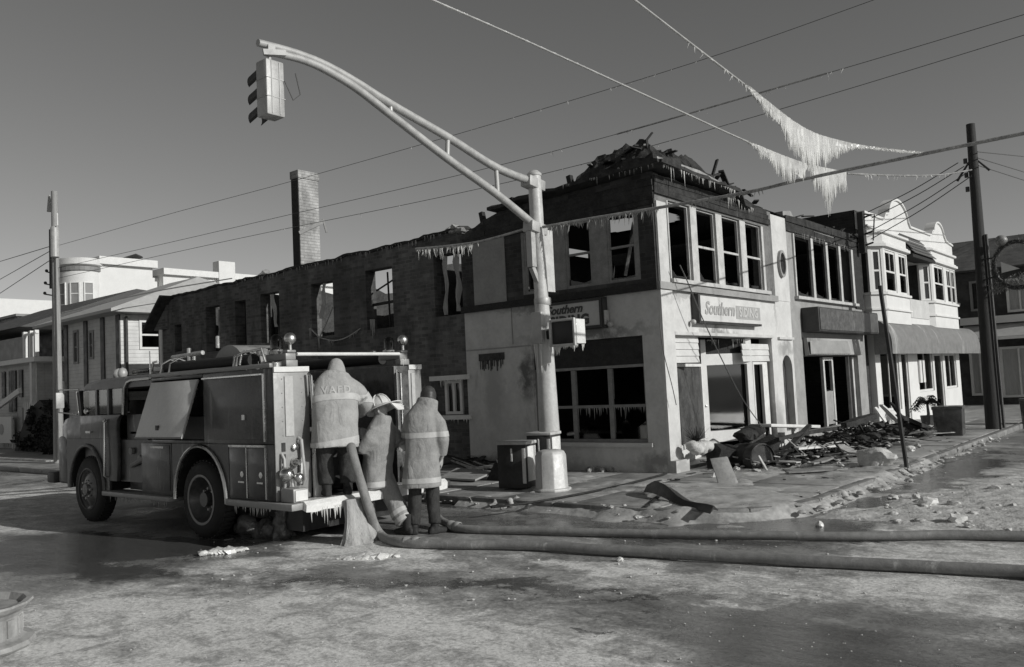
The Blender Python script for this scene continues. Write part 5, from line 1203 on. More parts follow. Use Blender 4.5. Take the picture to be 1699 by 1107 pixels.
# locker doors, closed and open
q = MB(); q.boxb(-9.60, -8.33, T0-.012, T0-.001, 1.225, 1.955); ld_ = build('locker_door', q, 'truck_dusty', fe, bevel=.006)
q = MB(); q.boxb(-8.325, -8.295, T0-.03, T0-.001, 1.20, 1.97); q.boxb(-9.62, -8.33, T0-.03, T0-.001, 1.957, 1.975); build('door_trim', q, 'chrome', ld_)
q = MB(); q.boxb(-8.75, -8.69, T0-.035, T0-.013, 1.45, 1.51); build('latch', q, 'chrome', ld_)
a0, a1 = V(-10.88, T0-.01, 1.955), V(-9.70, T0-.01, 1.955); dn = V(-.0, -.23, -.70)
q = MB(); q.prism([a0, a1, a1+dn, a0+dn], (0, -.022, .012)); od = build('open_locker_door', q, 'truck_door_inside', fe, bevel=.006, label='propped-open pale locker door hinged along its top edge')
q = MB(); q.tube([a1+V(.0, -.02, 0), a1+dn+V(0, -.02, 0), a0+dn+V(0, -.02, 0)], .012, 6); build('door_edge', q, 'aluminium', od)
q = MB(); c_ = a0.lerp(a1, .45)+dn*.82+V(0, -.025, 0); q.boxb(c_.x-.03, c_.x+.03, c_.y-.02, c_.y, c_.z-.03, c_.z+.03); build('latch', q, 'black_metal', od)
q = MB(); q.tube([a1+V(-.06, .02, -.1), a1+dn*.7+V(-.06, 0, 0)], .01, 6); build('stay', q, 'chrome', od)
q = MB(); q.boxb(-10.85, -9.7, T0+.05, T0+.40, 1.215, 1.50); q.boxb(-10.7, -10.2, T0+.05, T0+.38, 1.51, 1.75); build('stowed_gear', q, 'dark_paint', fe)
for x0, x1 in ((-9.07, -8.71), (-8.69, -8.33)):
    q = MB(); q.boxb(x0, x1, T0-.012, T0-.001, .56, 1.12); o_ = build('lower_door', q, 'truck_paint', fe, bevel=.006)
    q = MB(); q.boxb(x0, x1+.01, T0-.022, T0-.001, 1.135, 1.16); build('door_trim', q, 'chrome', o_)
    q = MB(); q.boxb(x1+.002, x1+.02, T0-.022, T0-.001, .55, 1.13); build('edge_trim', q, 'chrome', o_)
    q = MB(); q.lathe((x1-.09, T0-.012, .82), [(.035, 0), (.035, .008), (.001, .01)], 12, (0, -1, 0)); q.boxb(x1-.17, x1-.05, T0-.02, T0-.012, .72, .74); build('latch', q, 'chrome', o_, smooth=True)
q = MB(); q.boxb(-11.15, -10.48, T0-.012, T0-.001, .55, 1.14); o_ = build('lower_door', q, 'truck_paint', fe, bevel=.006)
q = MB(); q.boxb(-10.95, -10.62, T0-.02, T0-.013, 1.10, 1.125); build('door_trim', q, 'chrome', o_)
# body moulding and hose trough along the top
q = MB(); q.boxb(-10.95, XR-.01, T0-.03, T0+.02, 2.033, 2.085); build('top_rail', q, 'aluminium', fe, bevel=.01)
q = MB(); q.tube([V(-10.75, T0+.14, 2.15), V(-8.75, T0+.14, 2.15)], .075, 12); hs_ = build('suction_hose', q, 'rubber', fe, smooth=True)
q = MB(); q.tube([V(-10.75, T1-.14, 2.15), V(-8.75, T1-.14, 2.15)], .075, 12); build('suction_hose', q, 'rubber', fe, smooth=True)
for x in (-10.72, -10.5, -8.98, -8.92):
    q = MB(); q.tube([V(x, T0+.02, 2.06), V(x+.02, T0+.03, 2.20), V(x+.08, T0+.12, 2.26), V(x+.14, T0+.24, 2.2), V(x+.14, T0+.26, 2.07)], .016, 8); build('hose_clamp', q, 'chrome', fe, smooth=True)
q = MB(); q.tube([V(-8.86, T0+.03, 2.1), V(-8.8, T0+.03, 2.24), V(-8.4, T0+.03, 2.26), V(-8.33, T0+.03, 2.1)], .016, 8); q.tube([V(-10.98, T0+.03, 2.08), V(-10.93, T0+.03, 2.24), V(-10.8, T0+.03, 2.25)], .016, 8); build('grab_rail', q, 'chrome', fe, smooth=True)
# booster reel hood, deck fittings
q = MB(); ctr = V(-10.35, 6.7, 2.02); rg = [[ctr+V(math.cos(rad(a))*.42, y, math.sin(rad(a))*.42) for a in range(0, 181, 15)] for y in (-.35, .35)]; q.rings(rg); build('reel_hood', q, 'aluminium', fe, smooth=True)
q = MB(); q.lathe((-9.55, 6.5, 2.0), [(.16, 0), (.17, .15), (.08, .2), (.06, .32), (.10, .34), (.001, .36)], 14); q.lathe((-10.35, 6.2, 2.4), [(.03, 0), (.03, .16), (.001, .17)], 8); q.tube([V(-11.2, 6.0, 2.32), V(-10.4, 6.0, 2.34)], .03, 8); q.lathe((-10.75, 6.0, 2.1), [(.04, 0), (.025, .1), (.03, .32), (.001, .33)], 8); q.lathe((-11.15, 6.3, 2.1), [(.04, 0), (.025, .1), (.03, .28), (.001, .29)], 8); build('deck_fittings', q, 'chrome', fe, smooth=True)
# rear light brackets, beacons, spotlights and crossbar
for y, s in ((5.82, 1), (7.58, -1)):
    q = MB(); q.boxb(XR-.42, XR-.02, y-.07, y+.07, 2.12, 2.20); q.boxb(XR-.10, XR-.0, y-.08, y+.08, 2.041, 2.119); q.boxb(XR-.10, XR+.0, y-.06, y+.06, 2.201, 2.235); br = build('light_bracket', q, 'aluminium', fe, bevel=.01)
    q = MB(); q.lathe((XR-.30, y, 2.2), [(.085, 0), (.09, .02), (.09, .05), (.07, .055), (.001, .056)], 14); build('beacon_base', q, 'chrome', br, smooth=True)
    q = MB(); q.lathe((XR-.30, y, 2.256), [(.07, 0), (.072, .10), (.06, .15), (.03, .175), (.001, .18)], 14); build('beacon_dome', q, 'dirty_glass', br, smooth=True)
    q = MB(); q.tube([V(XR-.04, y+.01, 2.23), V(XR-.04, y+.01, 2.30)], .02, 8); build('spotlight_stem', q, 'chrome', br)
    q = MB(); q.ball(V(XR-.04, y+.01, 2.365), .072, 16); build('spotlight', q, 'chrome', br, smooth=True)
    q = MB(); q.tube([V(XR-.42, y-.02, 2.17), V(XR-.50, y-.1, 2.22)], .016, 6); q.lathe((XR-.5, y-.1, 2.2), [(.03, 0), (.04, .05), (.001, .06)], 8); build('marker_lamp', q, 'chrome', br, smooth=True)
q = MB(); q.tube([V(XR-.02, 5.90, 2.185), V(XR-.02, 7.50, 2.185)], .022, 10); build('crossbar', q, 'white_paint', fe, smooth=True)
q = MB(); q.fringe(V(XR, 7.5, 2.12), V(XR, 7.66, 2.12), 7, .05, .16, .01, .016); build('icicles', q, 'icicle', fe)
# tailboard, tail lamps, ice
q = MB(); q.boxb(-9.12, -7.80, T0-.05, T0+.25, .45, .525); q.boxb(XR+.015, -7.80, T0+.255, T1+.02, .45, .525); tb = build('tailboard', q, 'aluminium', fe, bevel=.01)
q = MB(); rg = []
for i, y in enumerate(frange(T0+.10, T1, .12)):
    j = noisy(y, 3, .02, 31); rg.append([V(XR+.1, y, .527), V(-7.79+j, y, .54+j*.5), V(-7.74+j, y, .50+j), V(-7.75+j, y, .43-abs(noisy(y, 5, .03, 12))), V(-7.80, y, .44)])
q.rings(rg); build('ice_rim', q, 'ice', tb, smooth=True)
q = MB(); q.fringe(V(-7.76, T0+.12, .45), V(-7.76, T0+1.0, .45), 30, .03, .16, .008, .018)
for y in (6.05, 6.12, 6.2, 6.24, 6.32): q.icicle(V(-7.76, y, .45), rnd(.12, .22) if y != 6.2 else .36, .024)
build('icicles', q, 'icicle', tb)
for y in (T0+.02, T1-.22):
    q = MB(); q.boxb(-8.10, -7.86, y, y+.2, .528, .68); tl = build('tail_lamp_box', q, 'aluminium', fe, bevel=.012)
    q = MB(); q.boxb(-7.858, -7.848, y+.02, y+.18, .545, .66); build('tail_lamp', q, 'white_paint', tl)
    q = MB(); q.ball((-8.04, y+.05, .83), .085, 16); q.ball((-7.95, y+.14, .79), .055, 14); q.tube([V(-8.0, y+.1, .69), V(-8.02, y+.1, .8)], .02, 6); build('chrome_lamp', q, 'chrome', tl, smooth=True)
q = MB()
for k in range(26): q.icicle(V(rnd(-12.2, -10.45), T0-.07, .42), rnd(.02, .09), .008)
for k in range(18): q.icicle(V(rnd(-9.05, -8.2), T0-.04, .45), rnd(.02, .10), .008)
build('icicles', q, 'icicle_grey', fe)
q = MB(); q.tube([V(XR+.03, 5.62, .62), V(XR+.08, 5.62, .70), V(XR+.08, 5.62, 1.0), V(XR+.03, 5.62, 1.06)], .016, 8); q.tube([V(XR+.02, 5.86, 1.22), V(XR+.07, 5.86, 1.2), V(XR+.07, 5.9, .75), V(XR+.03, 5.9, .7)], .02, 8); build('rear_pipe', q, 'galvanised', fe, smooth=True)
q = MB()
for y_ in (5.66, 5.93):
    for k in range(9): q.lathe((XR+.013, y_, .62+.16*k), [(.009, 0), (.007, .006), (.001, .007)], 6, (1, 0, 0))
o_ = build1('rivets', q, 'aluminium', fe); o_['kind'] = 'stuff'
q = MB(); q.rings([[V(XR-.6+.62*t, 6.033, z+.02*math.sin(t*9)) for t in (0, .5, 1)]+[V(XR-.6+.62*t, 6.20+.04*math.sin(t*5), z-.06) for t in (1, .5, 0)] for z in (1.72, 1.80, 1.9)]); build('folded_tarp', q, 'dark_paint', fe)
# wheels
def wheel(cx, y, s, dual=False, rim='black_metal'):
    """s=-1 near side; y is the outer face"""
    ax = (0, s, 0); w_ = .26
    q = MB(); q.lathe((cx, y-s*w_, WR), [(.30, .0), (.40, .0), (.455, .03), (WR, .07), (WR, w_-.07), (.455, w_-.03), (.40, w_), (.31, w_-.005), (.30, w_-.02)], 36, ax, caps=False); ty = build('wheel', q, 'rubber', fe, smooth=True)
    q = MB()
    for k in range(40):
        a = 2*math.pi*k/40; R_ = Matrix.Rotation(-a, 3, 'Y'); q.box(V(cx+math.cos(a)*(WR+.004), y-s*(w_/2), WR+math.sin(a)*(WR+.004)), (.018, w_-.1, .035), R_)
    build('tread', q, 'rubber', ty)
    q = MB()
    if dual: q.lathe((cx, y-s*.02, WR), [(.305, 0), (.305, .018), (.28, .012), (.26, -.06), (.18, -.13), (.10, -.13), (.09, -.02), (.001, -.02)], 28, ax, caps=False)
    else: q.lathe((cx, y-s*.03, WR), [(.30, 0), (.305, .018), (.28, .012), (.25, -.02), (.17, .02), (.10, .03), (.08, .07), (.001, .075)], 28, ax, caps=False)
    ri = build('rim', q, 'truck_paint', ty, smooth=True)
    q = MB(); q.lathe((cx, y-s*.0, WR), [(.305, -.01), (.312, .0), (.29, .004), (.282, -.004)], 32, ax, caps=False); build('rim_ring', q, rim, ty, smooth=True)
    q = MB()
    for k in range(8):
        a = 2*math.pi*k/8; q.lathe((cx+math.cos(a)*.13, y-s*(.12 if dual else -.005), WR+math.sin(a)*.13), [(.016, 0), (.016, .025), (.001, .025)], 6, ax)
    build('lug_nut', q, 'galvanised', ri)
for s, y in ((-1, T0-.005), (1, T1+.005)):
    wheel(RWX, y, s, True, 'grey_stucco'); wheel(FWX, y, s, False, 'dark_paint')
for s, y in ((-1, T0+.29), (1, T1-.29)): wheel(RWX, y, s, True)
# running board
for y0, y1 in ((T0-.08, T0+.20), (T1-.20, T1+.08)):
    q = MB(); q.boxb(-12.28, -10.40, y0, y1, .42, .485); build('running_board', q, 'aluminium', fe, bevel=.012)
# --- cab
arch_side(FWX, -13.60, -12.20, .48, 1.22, .56, .64, 'truck_paint', 'truck_dusty')
# rounded nose, fender tops and cowl lofted across the front
q = MB(); rg = []
for x, zt, yi, r_ in ((-13.98, 1.35, .16, .10), (-13.96, 1.44, .10, .12), (-13.85, 1.54, .04, .14), (-13.6, 1.575, .0, .14), (-13.3, 1.57, .0, .12), (-13.12, 1.565, .0, .06)):
    zb = 1.223 if x > -13.61 else .62
    rg.append([V(x, T0+yi, zb), V(x, T0+yi, zt-r_), V(x, T0+yi+r_*.3, zt-r_*.3), V(x, T0+yi+r_, zt), V(x, T1-yi-r_, zt), V(x, T1-yi-r_*.3, zt-r_*.3), V(x, T1-yi, zt-r_), V(x, T1-yi, zb)])
q.rings(rg); build('bonnet', q, 'truck_paint', fe, smooth=True)
q = MB(); q.prism([V(-13.602, y, z) for y, z in ((T0+.0, .52), (T0+.0, 1.25), (T1, 1.25), (T1, .52))], (-.34, 0, 0)); build('nose', q, 'truck_paint', fe, bevel=.05)
q = MB(); q.boxb(-13.99, -13.965, 6.2, 7.2, .72, 1.3); gr_ = build('grille', q, 'chrome', fe, bevel=.01)
q = MB()
for k in range(6): q.boxb(-14.0, -13.991, 6.25, 7.15, .78+.085*k, .82+.085*k)
build('grille_slot', q, 'black_metal', gr_)
for y in (5.92, 7.48):
    q = MB(); q.lathe((-13.93, y, 1.02), [(.13, 0), (.13, .05), (.11, .07), (.09, .06), (.001, .03)], 16, (-1, 0, 0)); build('headlight', q, 'chrome', fe, smooth=True)
q = MB(); q.ball((-13.15, T0+.22, 1.66), .075, 12); q.ball((-12.95, T0+.03, 1.62), .05, 10); q.lathe((-13.25, T0+.1, 1.57), [(.06, 0), (.03, .05), (.001, .06)], 10); build('cowl_lamp', q, 'chrome', fe, smooth=True)
q = MB(); q.boxb(-14.32, -14.06, T0-.02, T1+.02, .52, .69); build('bumper', q, 'dark_paint', fe, bevel=.03)
q = MB(); q.boxb(-14.06, -13.85, 5.9, 6.1, .54, .66); q.boxb(-14.06, -13.85, 7.3, 7.5, .54, .66); build('bumper_bracket', q, 'black_metal', fe)
# cab lower body with curved rear edge
def cabside(y0, y1):
    m_ = MB(); pr_ = [(-13.10, 1.22), (-12.20, 1.222), (-12.20, .62), (-11.95, .62)]+[(-11.95+.02*math.sin(t*3.14), .62+.75*t) for t in (.33, .66, 1)]+[(-11.90-.02, 1.48), (-11.80, 1.56), (-13.10, 1.56)]
    m_.prism([V(x, y0, z) for x, z in pr_], (0, y1-y0, 0)); return m_
for y0, y1, s in ((T0-.012, T0+.05, 1), (T1-.05, T1+.012, -1)):
    dr = build('cab_door', cabside(y0, y1), 'truck_paint', fe, bevel=.012)
    yo = T0-.045 if s == 1 else T1+.045
    q = MB(); q.tube([V(-12.23, yo+s*.03, 1.47), V(-12.23, yo, 1.45), V(-12.25, yo, .70), V(-12.25, yo+s*.03, .67)], .018, 8); q.ball(V(-12.23, yo, 1.48), .028, 8); build('grab_rail', q, 'chrome', dr, smooth=True)
    q = MB(); q.boxb(-12.85, -12.70, min(yo, yo+s*.03), max(yo, yo+s*.03), 1.30, 1.33); build('handle', q, 'chrome', dr)
q = MB(); q.boxb(-13.1, -11.0, T0+.06, T1-.06, .62, 1.2); q.boxb(-11.85, -11.26, T0+.10, T1-.10, 1.2, 1.55); build('cab_floor', q, 'truck_paint', fe)
# jump seat and pump panel recess
q = MB(); q.boxb(-11.88, -11.0, T0+.14, T0+.22, .50, 1.50); q.boxb(-11.88, -11.0, T1-.22, T1-.14, .50, 1.50); pn = build('pump_panel', q, 'truck_paint', fe, bevel=.01)
q = MB()
for x, z in ((-11.6, 1.05), (-11.35, .95), (-11.2, 1.0)): q.lathe((x, T0+.138, z), [(.06, 0), (.07, .04), (.04, .06), (.05, .12), (.001, .13)], 12, (0, -1, 0))
q.tube([V(-11.62, T0+.05, .85), V(-11.4, T0+.02, .9), V(-11.15, T0+.04, .98)], .035, 8); q.boxb(-11.75, -11.3, T0+.10, T0+.138, 1.28, 1.31); build('discharge_valve', q, 'grey_paint', pn, smooth=True)
q = MB()
for x in (-11.7, -11.5): q.lathe((x, T0+.138, 1.38), [(.05, 0), (.05, .02), (.001, .022)], 14, (0, -1, 0))
build('gauge', q, 'chrome', pn, smooth=True)
# roof and pillars
q = MB(); rg = []
for x, z, i in ((-13.22, 1.955, .10), (-13.16, 2.02, .06), (-13.0, 2.06, .03), (-12.5, 2.09, .02), (-11.9, 2.10, .02), (-10.97, 2.10, .02)):
    rg.append([V(x, T0+i, 1.93), V(x, T0+i, z-.06), V(x, T0+i+.06, z-.01), V(x, T0+i+.18, z), V(x, T1-i-.18, z), V(x, T1-i-.06, z-.01), V(x, T1-i, z-.06), V(x, T1-i, 1.93)])
q.rings(rg); rf = build('cab_roof', q, 'truck_dusty', fe, smooth=True)
for y in (T0+.04, T1-.04):
    q = MB()
    q.beam(V(-13.12, y, 1.56), V(-13.20, y, 1.93), .06, .05); q.beam(V(-12.62, y, 1.56), V(-12.62, y, 1.93), .05, .05); q.beam(V(-12.22, y, 1.56), V(-12.22, y, 1.93), .07, .05); q.beam(V(-11.80, y, 1.55), V(-11.76, y, 1.94), .06, .06)
    build('cab_pillar', q, 'truck_paint', fe)
    s = -1 if y < 6.7 else 1
    q = MB(); q.beam(V(-13.15, y+s*.035, 1.57), V(-13.235, y+s*.035, 1.92), .02, .02); q.tube([V(-11.76, y+s*.04, 1.56), V(-11.70, y+s*.04, 1.92), V(-11.62, y+s*.04, 2.0), V(-11.5, y+s*.04, 2.025), V(-10.97, y+s*.04, 2.03)], .018, 8); build('window_trim', q, 'chrome', fe, smooth=True)
    for x0, x1 in ((-13.08, -12.65), (-12.59, -12.26), (-12.18, -11.84)):
        q = MB(); q.boxb(x0, x1, y-.006, y+.006, 1.57, 1.925); build('side_window', q, 'glass', fe)
q = MB(); q.prism([V(-13.13, T0+.08, 1.57), V(-13.13, T1-.08, 1.57), V(-13.2, T1-.08, 1.93), V(-13.2, T0+.08, 1.93)], (-.01, 0, 0)); build('windscreen', q, 'glass', fe)
q = MB(); q.boxb(-13.21, -13.12, 6.66, 6.74, 1.57, 1.93); build('windscreen_post', q, 'truck_paint', fe)
q = MB(); q.boxb(-11.0, -10.97, T0+.06, T1-.06, 1.1, 2.0); bk = build('canopy_back', q, 'black_metal', fe)
q = MB(); q.boxb(-11.03, -11.003, T0+.45, T0+.72, 1.62, 1.86); q.boxb(-11.03, -11.003, T1-.72, T1-.45, 1.62, 1.86); build('rear_window', q, 'sign_face', bk)
q = MB(); q.boxb(-11.70, -11.05, T0+.3, T1-.3, 1.551, 1.70); q.boxb(-12.2, -12.0, T0+.3, T1-.3, 1.2, 1.75); build('seat', q, 'dark_paint', fe, bevel=.03)
q = MB(); q.tube([V(-12.85, 6.0+.25*math.cos(rad(a)), 1.6+.25*math.sin(rad(a))*.8) for a in range(0, 361, 30)], .015, 6); build('steering_wheel', q, 'black_metal', fe)
# roof lights
q = MB(); q.boxb(-12.32, -11.05, 5.9, 6.2, 2.105, 2.14); q.boxb(-12.25, -11.75, 5.92, 6.18, 2.141, 2.20); lb = build('light_bar', q, 'dirty_glass', rf, bevel=.012)
q = MB(); q.boxb(-11.72, -11.1, 5.92, 6.18, 2.141, 2.20); build('light_bar_lens', q, 'white_paint', lb, bevel=.012)
for x, y, r_ in ((-12.72, 5.95, .085), (-12.38, 5.85, .07)):
    q = MB(); q.lathe((x, y, 2.09), [(r_*.7, 0), (r_, .04), (r_, .08), (r_*.7, .13), (.001, .155)], 14); build('roof_lamp', q, 'galvanised', rf, smooth=True)
q = MB(); q.tube([V(-11.35, 5.75, 2.1), V(-11.36, 5.75, 2.42)], .008, 6); build('antenna', q, 'chrome', rf)
q = MB(); q.tube([V(-13.15, T0+.0, 1.95), V(-13.5, T0-.15, 1.96), V(-13.5, T0-.15, 1.62), V(-13.2, T0+.0, 1.58)], .012, 6); mi = build('mirror_arm', q, 'chrome', fe, smooth=True)
q = MB(); q.box(V(-13.46, T0-.15, 1.80), (.03, .12, .24)); build('mirror', q, 'galvanised', mi, bevel=.008)
# mud-caked ice and water box under the tail
q = MB(); q.boxb(-9.0, -8.3, 6.0, 7.4, .12, .445); build('under_tank', q, 'black_metal', fe)
q = MB()
for k in range(22): q.rock(V(-9.15+rnd(-.2, .25), T0+rnd(.3, .7), .0+rnd(0, .26)*(1-k/24)), rnd(.07, .14), k+40, 1.1, 2)
q = fused(q, .025, .012, 7.)
single('ice_lump', q, 'grey_slush', 'grey lump of frozen spray on the road behind the rear wheel', 'ice', (-9.1, 5.8, 0), smooth=True)
q = MB()
for k in range(7): q.rock(V(-8.72+rnd(-.05, .05), T0+.45, .04+k*.07), .10-.008*k, k+80, 1.3, 2)
q = fused(q, .022, .01, 8.)
single('ice_stalagmite', q, 'grey_slush', 'dirty icy column under the side of the tailboard', 'ice', (-8.75, 5.9, 0), smooth=True)
# frozen waterfall from the tailboard
q = MB(); rg = []
for i in range(13):
    t = i/12; z = .50*(1-t); wy = .15+.04*t+.07*t**4; wx = .06+.04*t+.06*t**4
    c_ = V(-7.69+.05*t, 6.30+.0*t, z)
    rg.append([c_+V(math.cos(a)*wx*(1+.16*math.sin(a*7+1)+.10*math.sin(a*13)), math.sin(a)*wy*(1+.10*math.sin(a*9)+.06*noise.noise(V(a*2, t*5, 0))), 0) for a in [2*math.pi*k/28 for k in range(28)]])
rg[-1] = [p+V(0, 0, -.01) for p in rg[-1]]
q.rings(rg); single('frozen_waterfall', q, 'column_ice', 'frozen column of water spilling from the tailboard to the road', 'ice', (-7.7, 6.45, 0), smooth=True)
# ================================================================= FIREFIGHTERS
class Fig:
    def __init__(s, o, fwd):
        s.o = Vector(o); s.f = Vector((fwd[0], fwd[1], 0)).normalized(); s.r = Vector((s.f.y, -s.f.x, 0))
    def P(s, a): return s.o + s.r*a[0] + s.f*a[1] + V(0, 0, a[2])
    def loft(s, mb, rings, n=22, p=2.4):
        """rings: (centre, half width, half depth); the ring is square to the spine"""
        cs = [s.P(c) for c, a, b in rings]; rg = []
        for i, (c, a, b) in enumerate(rings):
            d = (cs[min(i+1, len(cs)-1)]-cs[max(i-1, 0)]).normalized()
            x = s.r - d*s.r.dot(d); x.normalize(); y = d.cross(x)
            R_ = []
            for k in range(n):
                t = 2*math.pi*k/n; c_, s_ = math.cos(t), math.sin(t)
                R_.append(cs[i] + x*(a*math.copysign(abs(c_)**(2/p), c_)) + y*(b*math.copysign(abs(s_)**(2/p), s_)))
            rg.append(R_)
        return mb.rings(rg)
    def limb(s, mb, pts, r, n=12):
        P_ = [s.P(p) for p in pts]
        pp, rr = [], []
        for i in range(len(P_)-1):
            for k in range(4): pp.append(P_[i].lerp(P_[i+1], k/4)); rr.append(r[i]+(r[i+1]-r[i])*k/4)
        pp.append(P_[-1]); rr.append(r[-1]); return mb.tube(pp, rr, n)
    def hand(s, mb, wrist, dirv, palmn, size=1., side=1):
        w_ = s.P(wrist); d = (s.r*dirv[0]+s.f*dirv[1]+V(0, 0, dirv[2])).normalized(); n_ = (s.r*palmn[0]+s.f*palmn[1]+V(0, 0, palmn[2])); n_ = (n_-d*n_.dot(d)).normalized(); x = d.cross(n_)*side
        mb.rings([[w_+d*t+x*(math.cos(a)*wx)+n_*(math.sin(a)*wy) for a in [2*math.pi*k/10 for k in range(10)]] for t, wx, wy in ((-.03, .028, .026), (.02, .036, .022), (.07, .046, .020), (.098, .043, .016))])
        for k, L in enumerate((.070, .080, .074, .058)):
            b = w_+d*.092+x*(-.034+.0228*k); e1 = b+d*L*.5+n_*L*.12; e2 = e1+d*L*.30+n_*L*.38; e3 = e2+d*L*.02+n_*L*.30
            mb.tube([b-d*.03, b, e1, e2, e3], [.0115, .0115, .011, .010, .008], 8)
        b = w_+d*.03-x*.034; mb.tube([b+x*.01, b-x*.018+d*.02+n_*.012, b-x*.026+d*.05+n_*.03, b-x*.016+d*.075+n_*.045], [.015, .014, .0125, .009], 8)
    def head(s, mb, c, tilt=(0, 0)):
        ctr = s.P(c); u = (V(0, 0, 1)+s.f*tilt[0]+s.r*tilt[1]).normalized(); f = (s.f-u*s.f.dot(u)).normalized(); r = f.cross(u)
        k = 10; rg = []
        for i in range(k+1):
            t = math.pi*i/k; z = -math.cos(t)*.118; q_ = max(.02, math.sin(t))
            jaw = .82 if z < -.03 else 1
            rg.append([ctr+u*z+r*(math.cos(a)*.076*q_*jaw)+f*(math.sin(a)*.096*q_*(jaw if math.sin(a) < 0 else 1)+.008) for a in [2*math.pi*j/16 for j in range(16)]])
        mb.rings(rg)
        mb.tube([ctr+f*.095+u*.025, ctr+f*.118-u*.015, ctr+f*.10-u*.03], [.008, .015, .010], 8)          # nose
        mb.tube([ctr+f*.092-u*.055-r*.024, ctr+f*.101-u*.055, ctr+f*.092-u*.055+r*.024], .009, 6)           # lips
        for sg in (-1, 1):
            mb.tube([ctr+r*sg*.076+u*.03, ctr+r*sg*.088+u*.02-f*.012, ctr+r*sg*.086-u*.01-f*.01, ctr+r*sg*.075-u*.03], [.008, .011, .010, .008], 8)
            mb.tube([ctr+r*sg*.02+f*.094+u*.03, ctr+r*sg*.05+f*.084+u*.03], .008, 6)                          # brow
def band_of(src, o, nrm, t0, t1, off=.006, keep=None):
    """strip of the coat between two parallel planes, lifted off the cloth"""
    bm = bmesh.new(); vs = [bm.verts.new(p) for p in src.v]
    for f in src.f: bm.faces.new([vs[i] for i in f])
    o, nrm = Vector(o), Vector(nrm).normalized()
    bmesh.ops.bisect_plane(bm, geom=bm.verts[:]+bm.edges[:]+bm.faces[:], plane_co=o+nrm*t0, plane_no=nrm, clear_inner=True)
    bmesh.ops.bisect_plane(bm, geom=bm.verts[:]+bm.edges[:]+bm.faces[:], plane_co=o+nrm*t1, plane_no=nrm, clear_outer=True)
    if keep: bmesh.ops.delete(bm, geom=[f for f in bm.faces if not keep(f.calc_center_median())], context='FACES')
    bmesh.ops.recalc_face_normals(bm, faces=bm.faces); bm.normal_update()
    mb = MB(); bm.verts.ensure_lookup_table()
    ix = {v: i for i, v in enumerate(bm.verts)}
    mb.v = [v.co+v.normal*off for v in bm.verts]; mb.f = [[ix[v] for v in f.verts] for f in bm.faces]; bm.free()
    # the solid cloth normals point outwards already: check against the source centre
    c = sum(src.v, Vector())/len(src.v)
    return mb
def boot(fg, mb, ankle, toe, h=.16, r=.058):
    a = fg.P(ankle); t = fg.P(toe); d = (t-a); d.z = 0; d.normalize(); z0 = a.z
    mb.tube([a+V(0, 0, h), a+V(0, 0, .04), a+V(0, 0, -.03)], [r*1.08, r, r*.98], 12)
    x = V(d.y, -d.x, 0); rg = []
    for k, wd, hh in ((-.085, .030, .05), (-.06, .044, .085), (0, .046, .11), (.06, .048, .085), (.13, .052, .062), (.18, .044, .05), (.20, .02, .03)):
        c = a+d*k; c.z = z0-.075
        rg.append([c+x*(wd*cx_)+V(0, 0, hz*hh) for cx_, hz in ((-1, 0), (1, 0), (1, .5), (.7, .9), (0, 1), (-.7, .9), (-1, .5))])
    mb.rings(rg); return mb
# ---- 1: on the tailboard, leaning into the hose bed
F1 = Fig((-7.93, 6.22, .535), (-.86, .50))
body = MB()
F1.loft(body, [((0, -.02, .74), .16, .11), ((0, .0, .90), .16, .11), ((.0, .06, 1.1), .17, .11), ((.03, .13, 1.30), .18, .10), ((.05, .18, 1.38), .07, .07), ((.07, .22, 1.43), .055, .055)])
F1.head(body, (.08, .30, 1.44), (.6, .1))
F1.limb(body, [(-.10, -.02, .76), (-.11, .03, .42), (-.11, -.04, .10)], [.085, .06, .045]); F1.limb(body, [(.10, -.02, .76), (.12, .03, .42), (.12, -.04, .10)], [.085, .06, .045])
F1.limb(body, [(.25, .13, 1.27), (.38, .15, 1.03), (.24, .40, .90)], [.055, .042, .032]); F1.limb(body, [(-.19, .15, 1.28), (-.27, .36, 1.06), (-.12, .60, .98)], [.055, .042, .032])
F1.hand(body, (.23, .41, .89), (-.35, .8, -.3), (-1, -.2, -.6), 1, 1); F1.hand(body, (-.12, .61, .98), (.2, 1, -.2), (0, 0, -1), 1, -1)
p1 = single('person', fused(body, .009, smooth_it=2), 'skin', 'firefighter standing on the iced tailboard in light coat lettered across its back', 'person', F1.o, 'firefighters at the rear of the engine', smooth=True)
coat = MB()
F1.loft(coat, [((-.02, -.06, .55), .275, .19), ((-.015, -.05, .68), .265, .185), ((0, -.02, .85), .262, .18), ((.01, .03, 1.02), .268, .175), ((.03, .09, 1.18), .272, .165), ((.04, .14, 1.31), .225, .15), ((.06, .18, 1.40), .15, .125)])
F1.loft(coat, [((.06, .18, 1.34), .13, .11), ((.07, .23, 1.47), .105, .115), ((.075, .27, 1.545), .08, .10), ((.08, .29, 1.58), .035, .045)], 16, 2.)
F1.limb(coat, [(.17, .12, 1.26), (.30, .12, 1.17), (.40, .14, 1.03), (.37, .22, .97), (.25, .39, .90)], [.115, .108, .095, .09, .075]); F1.limb(coat, [(-.16, .14, 1.27), (-.25, .22, 1.16), (-.29, .36, 1.06), (-.14, .58, .99)], [.11, .10, .09, .072])
coat1 = fused(coat, .016, .013, 4.2, (1, 1, .6))
co = build('coat', coat1, 'coat_cloth', p1, smooth=True)
sp = (F1.P((.03, .09, 1.18))-F1.P((0, -.02, .85))).normalized()
build('reflective_stripe', band_of(coat1, F1.P((0, .04, 1.09)), sp-F1.r*.10, -.04, .04, .006), 'reflective', co, smooth=True)
build('reflective_stripe', band_of(coat1, F1.P((0, -.05, .60)), V(0, 0, 1)-F1.r*.12, -.045, .05, .006), 'reflective', co, smooth=True)
